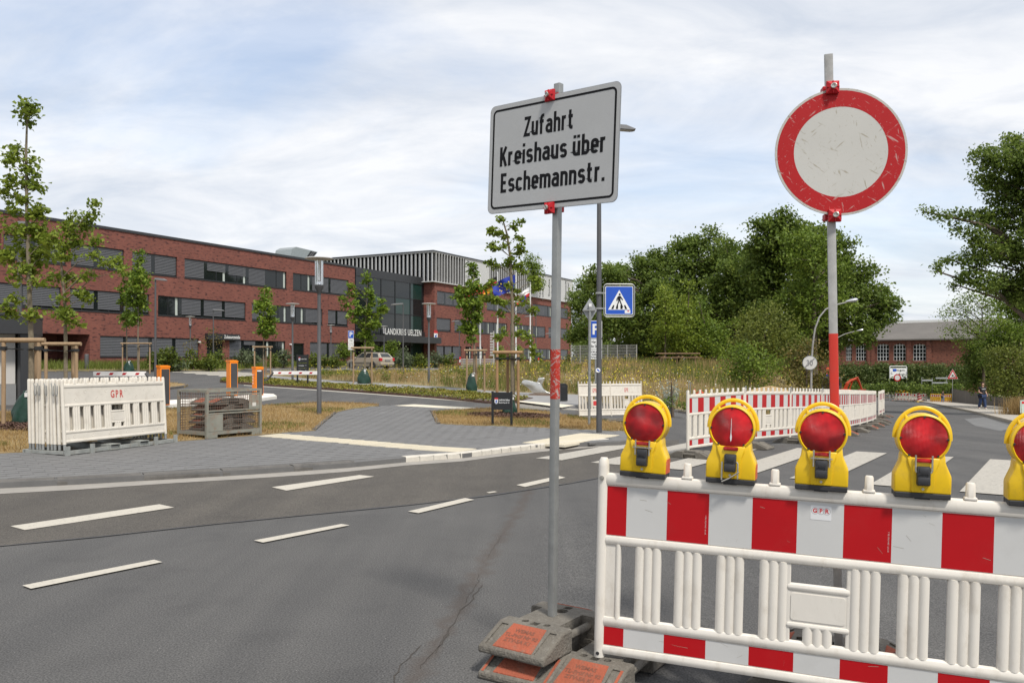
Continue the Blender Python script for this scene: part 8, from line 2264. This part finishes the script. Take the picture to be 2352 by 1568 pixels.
# --- right side: retaining wall, dry grass, small sign
M_WALL = mat("mossy_concrete", (0.115, 0.10, 0.085), rough=0.95, var=0.25, vscale=1.2, bump=0.4, bscale=8, dirt=(0.05, 0.05, 0.035), dscale=2, damt=0.8, mscale=(1, 1, 0.3))
wp = [gp(x, y, 0.1) for x, y in ((2150, 917), (2191, 923), (2250, 929), (2300, 933), (2420, 944))]
tops = [905, 893, 903, 911, 930]
mb = MB(); vs = []
for (x, y), tt in zip(wp, tops):
    zt = zat(tt, y); z0 = Gf(x, y) - 0.2
    vs += [(x, y, z0), (x, y, zt), (x + 0.1, y + 0.35, zt), (x + 0.1, y + 0.35, z0)]
n = len(wp)
mb.add(vs, [(i * 4 + k, (i + 1) * 4 + k, (i + 1) * 4 + (k + 1) % 4, i * 4 + (k + 1) % 4) for i in range(n - 1) for k in range(4)] + [(0, 1, 2, 3), ((n - 1) * 4 + 3, (n - 1) * 4 + 2, (n - 1) * 4 + 1, (n - 1) * 4)])
solo("retaining_wall", mb, M_WALL, "dark concrete retaining wall behind the walking man", "wall")
gq = np.random.default_rng(5); gb = at(2345, 41, 0.1); q = np.stack([gb.x + gq.normal(size=1500) * 0.35, gb.y + gq.normal(size=1500) * 0.4], 1)
V, Fq = blades(q, gq.uniform(0.3, 0.95, 1500), gq.uniform(0.01, 0.025, 1500), 0.5, 0.1, gq)
o = link(bpy.data.objects.new("dry_grass_clump", npmesh("dry_grass_clump", V, Fq, M_STRAW))); o["label"] = "tall clump of dry grass at the right edge of the pavement"; o["category"] = "grass"; o["kind"] = "stuff"
b = at(2350, 40, 0.1); t = thing("small_notice", "small white notice plate at the right edge beside dry grass", "sign", b)
mb = MB(); mb.bx(-0.02, 0.02, 0, 0.03, 0, 0.75); part("post", mb, M_STEEL, t); mb = MB(); mb.bx(-0.15, 0.2, -0.02, 0.0, 0.1, 0.72); part("plate", mb, mat("notice_pale", (0.45, 0.52, 0.46), rough=0.5, var=0.1), t); mb = MB(); mb.bx(-0.08, 0.12, -0.024, -0.021, 0.55, 0.66); part("red_mark", mb, M_STRED, t)

# --- fence and small things in the meadow
b0, b1_ = at(1312, 84, 0.05), at(1462, 80, 0.05)
t = thing("mesh_fence", "grey steel mesh fence panels right of the office", "fence", b0, math.atan2(b1_.y - b0.y, b1_.x - b0.x))
LF = (b1_ - b0).length; HF = 2.6
for k in range(8):
    mb = MB(); mb.bx(LF * k / 7 - 0.04, LF * k / 7 + 0.04, -0.04, 0.04, -0.3, HF); part("post", mb, M_STEELW, t)
for k in range(7):
    mb = MB(); a0, a1 = LF * k / 7 + 0.05, LF * (k + 1) / 7 - 0.05
    for z in np.linspace(0.05, HF - 0.05, 10): mb.bx(a0, a1, -0.012, 0.012, z - 0.012, z + 0.012)
    for x in np.linspace(a0, a1, 9): mb.bx(x - 0.008, x + 0.008, -0.014, 0.014, 0.0, HF)
    part("mesh_panel", mb, M_STEELW, t)
M_TWOOD = mat("table_wood", (0.20, 0.13, 0.075), rough=0.9, var=0.2)
for x, lab in ((1536, "wooden picnic table under the tall yellow green sapling"), (1577, "wooden picnic table right of the tall sapling's table")):
    b = at(x, 58, 0.0); t = thing("picnic_table", lab, "picnic table", b, 0.1, "picnic tables at the meadow edge"); hz2 = zat(810, 58) - b.z
    mb = MB(); mb.bx(-0.85, 0.85, -0.4, 0.4, hz2 - 0.08, hz2); part("table_top", mb, M_TWOOD, t)
    for y in (-0.75, 0.75):
        mb = MB(); mb.bx(-0.8, 0.8, y - 0.14, y + 0.14, hz2 - 0.36, hz2 - 0.3); part("bench_seat", mb, M_TWOOD, t)
    for xq in (-0.5, 0.5):
        mb = MB(); mb.bx(xq - 0.05, xq + 0.05, -0.7, 0.7, hz2 - 0.3, hz2 - 0.22); part("bearer", mb, M_TWOOD, t)
        mb = MB(); mb.bx(xq - 0.06, xq + 0.06, -0.3, 0.3, -0.1, hz2 - 0.3); part("leg", mb, M_TWOOD, t)
b = at(1098, 66, 0.05); t = thing("slatted_bench_block", "low stack of grey slatted benches in the meadow behind the dense maple", "bench", b)
for k in range(6):
    mb = MB(); mb.bx(-1.35, 1.35, -0.5, 0.5, 0.25 + k * 0.17, 0.33 + k * 0.17); part("slat", mb, M_STEELW, t)
for xq in (-1.1, 0, 1.1):
    mb = MB(); mb.bx(xq - 0.05, xq + 0.05, -0.45, 0.45, -0.05, 1.2); part("support", mb, M_STEEL, t)
for x, Y, lab in ((1057, 66, "red and white post left of the slatted benches"), (1237, 76, "small red topped post right of the flag poles")):
    b = at(x, Y, 0.0); t = thing("marker_post", lab, "post", b)
    mb = MB(); mb.bx(-0.06, 0.06, -0.06, 0.06, 0, 1.35); part("shaft", mb, M_SWHITE, t)
    for z in (0.2, 0.7, 1.15):
        mb = MB(); mb.bx(-0.065, 0.065, -0.065, 0.065, z, z + 0.22); part("red_band", mb, M_STRED, t)
b = at(1134, 62, 0.0); t = thing("name_totem", "thin silver totem with stacked slats before the flag poles", "totem", b); zt = zat(760, 62) - b.z
mb = MB(); mb.bx(-0.04, 0.04, 0, 0.06, -0.1, zt); part("post", mb, M_STEELW, t)
for k in range(9):
    mb = MB(); mb.bx(-0.28, -0.041, 0.0, 0.03, zt - 0.25 - k * 0.2, zt - 0.12 - k * 0.2); part("slat", mb, M_STEELW, t)

# --- silver car
M_CAR = mat("champagne_paint", (0.44, 0.39, 0.31), rough=0.28, metal=0.35, var=0.03, vscale=2, coat=0.7)
M_TYRE = mat("tyre", (0.02, 0.02, 0.02), rough=0.8, var=0.1); M_RIMC = mat("alloy_rim", (0.5, 0.5, 0.5), rough=0.3, metal=0.8, var=0.05); M_TAIL = mat("tail_light", (0.45, 0.015, 0.02), rough=0.15, var=0.05, coat=0.6); M_CARGL = glass_mat("car_glass", (0.02, 0.025, 0.026)); M_TRIM = mat("car_trim", (0.05, 0.045, 0.04), rough=0.5, var=0.1)
cb = at(848, 73, 0.10)
car = thing("estate_car", "champagne silver estate car parked before the office", "car", cb, math.radians(143))
ST = [(-2.28, .42, .86, .70), (-2.22, .30, .98, .80), (-1.9, .24, 1.0, .86), (-1.0, .22, .985, .88), (0.0, .21, .96, .885), (0.9, .21, .94, .88), (1.25, .22, .90, .87), (1.7, .24, .82, .84), (2.1, .28, .70, .76), (2.27, .36, .58, .62)]
mb = MB(); vs = []
for (x, zl, zb, w) in ST:
    zm = zl + (zb - zl) * 0.45
    ring = [(w * .86, zl), (w, zm - .05), (w, zm + .12), (w * .96, zb - .03), (w * .86, zb), (0, zb + .025)]
    full = ring + [(-y, z) for y, z in ring[-2::-1]]
    vs += [(x, y, z) for y, z in full]
n = 11
mb.add(vs, [(i * n + j, i * n + j + 1, (i + 1) * n + j + 1, (i + 1) * n + j) for i in range(len(ST) - 1) for j in range(n - 1)] + [((i + 1) * n, i * n, i * n + n - 1, (i + 1) * n + n - 1) for i in range(len(ST) - 1)] + [tuple(range(n)), tuple((len(ST) - 1) * n + j for j in range(n - 1, -1, -1))])
part("body", mb, M_CAR, car, True)
BS = [(-2.2, .74, .98), (-1.0, .82, .97), (0.75, .82, .95), (1.15, .76, .93)]; RS = [(-1.78, .56, 1.39), (-1.0, .61, 1.46), (0.15, .60, 1.455), (0.38, .52, 1.42)]
mb = MB()
Lb = [Vector((x, y, z)) for x, y, z in BS]; Lr = [Vector((x, y, z)) for x, y, z in RS]; mir = lambda v: Vector((v.x, -v.y, v.z))
for i in range(3):
    mb.quad(Lb[i], Lb[i + 1], Lr[i + 1], Lr[i]); mb.quad(mir(Lb[i]), mir(Lr[i]), mir(Lr[i + 1]), mir(Lb[i + 1])); mb.quad(Lr[i], Lr[i + 1], mir(Lr[i + 1]), mir(Lr[i]))
mb.quad(Lb[0], Lr[0], mir(Lr[0]), mir(Lb[0])); mb.quad(Lb[3], mir(Lb[3]), mir(Lr[3]), Lr[3])
part("cabin", mb, M_CAR, car)
def on(a, b, c, d, u0, u1, v0, v1, off_):
    f = lambda u, v: (a.lerp(b, u)).lerp(d.lerp(c, u), v)
    nrm_ = (b - a).cross(d - a).normalized()
    return [f(u0, v0) + nrm_ * off_, f(u1, v0) + nrm_ * off_, f(u1, v1) + nrm_ * off_, f(u0, v1) + nrm_ * off_]
for m_side in (1, -1):
    for (i, u0, u1) in ((0, .18, .93), (1, .02, .44), (1, .50, .96), (2, .02, .55)):
        q = on(Lb[i], Lb[i + 1], Lr[i + 1], Lr[i], u0, u1, .1, .86, 0.0)
        nrm_ = Vector((0, 1, .35)).normalized() * 0.012
        q = [v + nrm_ for v in q]
        if m_side < 0: q = [mir(v) for v in q]
        mb = MB(); mb.quad(*q); part("side_window", mb.mesh("side_window", [M_CARGL], fix=False), M_CARGL, car)
q = on(mir(Lb[0]), Lb[0], Lr[0], mir(Lr[0]), .1, .9, .15, .88, 0.0); mb = MB(); mb.quad(*[v + Vector((-0.015, 0, 0.005)) for v in q]); part("rear_window", mb.mesh("rear_window", [M_CARGL], fix=False), M_CARGL, car)
q = on(Lb[3], mir(Lb[3]), mir(Lr[3]), Lr[3], .06, .94, .06, .92, 0.0); mb = MB(); mb.quad(*[v + Vector((0.012, 0, 0.008)) for v in q]); part("windscreen", mb.mesh("windscreen", [M_CARGL], fix=False), M_CARGL, car)
for sy in (1, -1):
    mb = MB(); mb.bx(-2.3, -2.05, sy * .60, sy * .845, .70, .97, 0.03); part("tail_light", mb, M_TAIL, car)
    mb = MB(); mb.bx(1.95, 2.18, sy * .45, sy * .74, .6, .72, 0.03); part("headlight", mb, M_CARGL, car)
    mb = MB(); mb.bx(.72, .9, sy * .86, sy * 1.0, .93, 1.05, 0.03); part("mirror", mb, M_CAR, car)
    mb = MB(); mb.bx(-1.2, 1.05, sy * .882, sy * .9, .52, .57); part("side_moulding", mb, M_TRIM, car)
    mb = MB(); mb.tube([(-1.7, sy * .55, 1.45), (-1.0, sy * .6, 1.5), (0.1, sy * .59, 1.49)], 0.02, 6); part("roof_rail", mb, M_TRIM, car)
    for x in (-1.32, 1.3):
        mb = MB(); mb.lathe([(.20, -.10), (.30, -.10), (.315, -.05), (.315, .05), (.30, .10), (.20, .10)], 24, Matrix.Rotation(math.radians(90), 3, 'X')); w_ = part("wheel", mb, M_TYRE, car, True); w_.location = (x, sy * .80, .315)
        mb = MB(); mb.lathe([(.205, .0), (.205, .085), (.18, .07), (.01, .06)], 20, Matrix.Rotation(math.radians(-90 * sy), 3, 'X')); rim = part("rim", mb, M_GDARK, w_, True)
        mb = MB()
        for k in range(7):
            a = 2 * math.pi * k / 7; mb.tube([(0, sy * .085, 0), (.19 * math.cos(a), sy * .085, .19 * math.sin(a))], 0.022, 5)
        part("spokes", mb, M_RIMC, w_)
        mb = MB(); mb.lathe([(.36, -.02), (.36, .02)], 24, Matrix.Rotation(math.radians(90), 3, 'X')); mb.v = [(v[0] + x, v[1] + sy * .866, v[2] + .33) for v in mb.v]; part("wheel_arch", mb, M_TRIM, car)
mb = MB(); mb.bx(-2.34, -2.2, -.78, .78, .36, .56, 0.04); part("rear_bumper", mb, M_CAR, car)
mb = MB(); mb.bx(-2.30, -2.26, -.3, .3, .66, .80); part("number_plate_recess", mb, M_TRIM, car); mb = MB(); mb.bx(-2.312, -2.302, -.26, .26, .68, .78); part("number_plate", mb, M_STGREY, car)

# --- people
def skinned(name, verts, edges, rad, m, sub=2):
    me = bpy.data.meshes.new(name); me.from_pydata(verts, edges, []); me.update()
    o = bpy.data.objects.new("tmp_skin", me); col.objects.link(o)
    md = o.modifiers.new("s", 'SKIN'); md.use_smooth_shade = True
    for v, r_ in zip(me.skin_vertices[0].data, rad): v.radius = r_ if isinstance(r_, tuple) else (r_, r_)
    me.skin_vertices[0].data[0].use_root = True
    sb = o.modifiers.new("d", 'SUBSURF'); sb.levels = sub; sb.render_levels = sub
    dg = bpy.context.evaluated_depsgraph_get(); dg.update()
    res = bpy.data.meshes.new_from_object(o.evaluated_get(dg)); res.name = name
    bpy.data.objects.remove(o)
    res.materials.clear(); res.materials.append(m)
    res.polygons.foreach_set("use_smooth", [True] * len(res.polygons))
    return res
M_SKIN = mat("skin", (0.50, 0.30, 0.21), rough=0.6, var=0.05); M_SHIRT = mat("black_shirt", (0.012, 0.012, 0.015), rough=0.9, var=0.1); M_JEANS = mat("jeans", (0.022, 0.04, 0.10), rough=0.9, var=0.15); M_HAIR = mat("brown_hair", (0.05, 0.028, 0.016), rough=0.8, var=0.2); M_SHOE = mat("white_shoe", (0.6, 0.6, 0.6), rough=0.6, var=0.05); M_JACK = mat("dark_jacket", (0.03, 0.02, 0.02), rough=0.9); M_LJ = mat("light_jeans", (0.16, 0.20, 0.28), rough=0.9)
def person(label, loc, rz, shirt, trousers, sc=1.0, stride=0.2):
    t = thing("person", label, "person", loc, rz); t.scale = (sc, sc, sc)
    s_ = stride
    J = [(0, 0, .95), (0, -.01, 1.15), (0, -.02, 1.36), (0, -.03, 1.50), (0, -.05, 1.58), (0, -.075, 1.66), (0, -.06, 1.74),
         (.19, -.02, 1.42), (.26, .02, 1.16), (.24, -.16, .98), (-.19, -.02, 1.42), (-.25, 0.0, 1.15), (-.20, -.24, 1.08),
         (.09, 0, .90), (.10, -.06 - s_ * .4, .50), (.10, -s_, .09), (-.09, 0, .90), (-.10, -.02 + s_ * .3, .50), (-.10, s_ + .04, .12), (.10, -s_ - .13, .04), (-.10, s_ - .08, .05)]
    E = [(0, 1), (1, 2), (2, 3), (3, 4), (4, 5), (5, 6), (2, 7), (7, 8), (8, 9), (2, 10), (10, 11), (11, 12), (0, 13), (13, 14), (14, 15), (0, 16), (16, 17), (17, 18), (15, 19), (18, 20)]
    R_ = [(.15, .10), (.14, .10), (.15, .10), .055, .06, (.085, .095), .07, .07, .042, .033, .07, .042, .033, .085, .06, .042, .085, .06, .042, .035, .035]
    part("body", skinned("body", J, E, R_, M_SKIN), M_SKIN, t)
    tv = [J[i] for i in (0, 1, 2, 7, 10)] + [((J[7][0] + J[8][0]) / 2 + .01, (J[7][1] + J[8][1]) / 2, 1.28), ((J[10][0] + J[11][0]) / 2 - .01, (J[10][1] + J[11][1]) / 2, 1.28), (0, 0, .88), (0, -.025, 1.45)]
    part("shirt", skinned("shirt", tv, [(0, 1), (1, 2), (2, 3), (2, 4), (3, 5), (4, 6), (0, 7), (2, 8)], [(.22, .17), (.21, .165), (.22, .165), .115, .115, .09, .09, (.21, .165), .09], shirt), shirt, t)
    part("trousers", skinned("trousers", [(0, 0, .93), J[13], J[14], (J[15][0], J[15][1], .1), J[16], J[17], (J[18][0], J[18][1], .12)], [(0, 1), (1, 2), (2, 3), (0, 4), (4, 5), (5, 6)], [(.2, .155), .13, .1, .085, .13, .1, .085], trousers), trousers, t)
    for i, k in ((15, 19), (18, 20)):
        a, b = Vector(J[i]), Vector(J[k]); a.z = .045; b.z = .04
        part("shoe", skinned("shoe", [tuple(a), tuple(a.lerp(b, .6)), tuple(b + (b - a) * .25)], [(0, 1), (1, 2)], [(.055, .05), (.05, .045), (.04, .03)], M_SHOE), M_SHOE, t)
    for i, d in ((9, (-0.02, -.05, -.06)), (12, (.04, -.07, .0))):
        a = Vector(J[i]); d = Vector(d); side = d.cross(Vector((0, 0, 1))).normalized() * .016
        vs = [tuple(a)]; ed = []; rr = [.03]
        for f in range(4):
            p1 = a + d * (.75 + .1 * (f in (1, 2))) + side * (f - 1.5); p2 = p1 + d * .5 + Vector((0, 0, -.015)); k = len(vs); vs += [tuple(p1), tuple(p2)]; ed += [(0, k), (k, k + 1)]; rr += [.010, .008]
        k = len(vs); p1 = a + d * .4 + side * 2.2; vs += [tuple(p1), tuple(p1 + d * .4)]; ed += [(0, k), (k, k + 1)]; rr += [.011, .009]
        part("hand", skinned("hand", vs, ed, rr, M_SKIN, 1), M_SKIN, t)
    part("hair", skinned("hair", [(0, -.02, 1.79), (0, .03, 1.75), (0, .045, 1.67), (0, -.09, 1.785)], [(0, 1), (1, 2), (0, 3)], [(.085, .06), (.09, .06), (.07, .05), (.07, .03)], M_HAIR, 1), M_HAIR, t)
    mb = MB()
    for x in (-.035, .035): mb.lathe([(.012, 0), (.008, .006)], 8, Matrix.Translation((x, -.168, 1.69)).to_3x3() @ RY); mb.v[-16:] = [(v[0] + x, v[1] - .165, v[2] + 1.69) for v in mb.v[-16:]]
    mb.bx(-.03, .03, -.168, -.16, 1.625, 1.634); mb.bx(-.014, .014, -.19, -.16, 1.65, 1.675)
    part("face_features", mb, mat("face_dark", (0.18, 0.09, 0.06), rough=0.7), t)
    return t
man = person("young person in black T-shirt and jeans walking along the right pavement looking down", at(2256, 54.7, 0.10), math.radians(8), M_SHIRT, M_JEANS, 0.98, 0.17)
lettering("ELEMENT", 0.075, M_SWHITE, man, (0.0, -0.158, 1.36), (0, 0, 0), 0.9, 0.002)
mb = MB(); mb.bx(-.20, -.13, -.36, -.345, 1.06, 1.19, .004); solo("phone", mb, M_BLACKP, "dark phone held by the walking person", "phone", man.location, math.radians(8))
person("distant person in dark jacket and light trousers before the yellow panels", at(2165, 96, 0.08), math.radians(30), M_JACK, M_LJ, 0.75, 0.1)
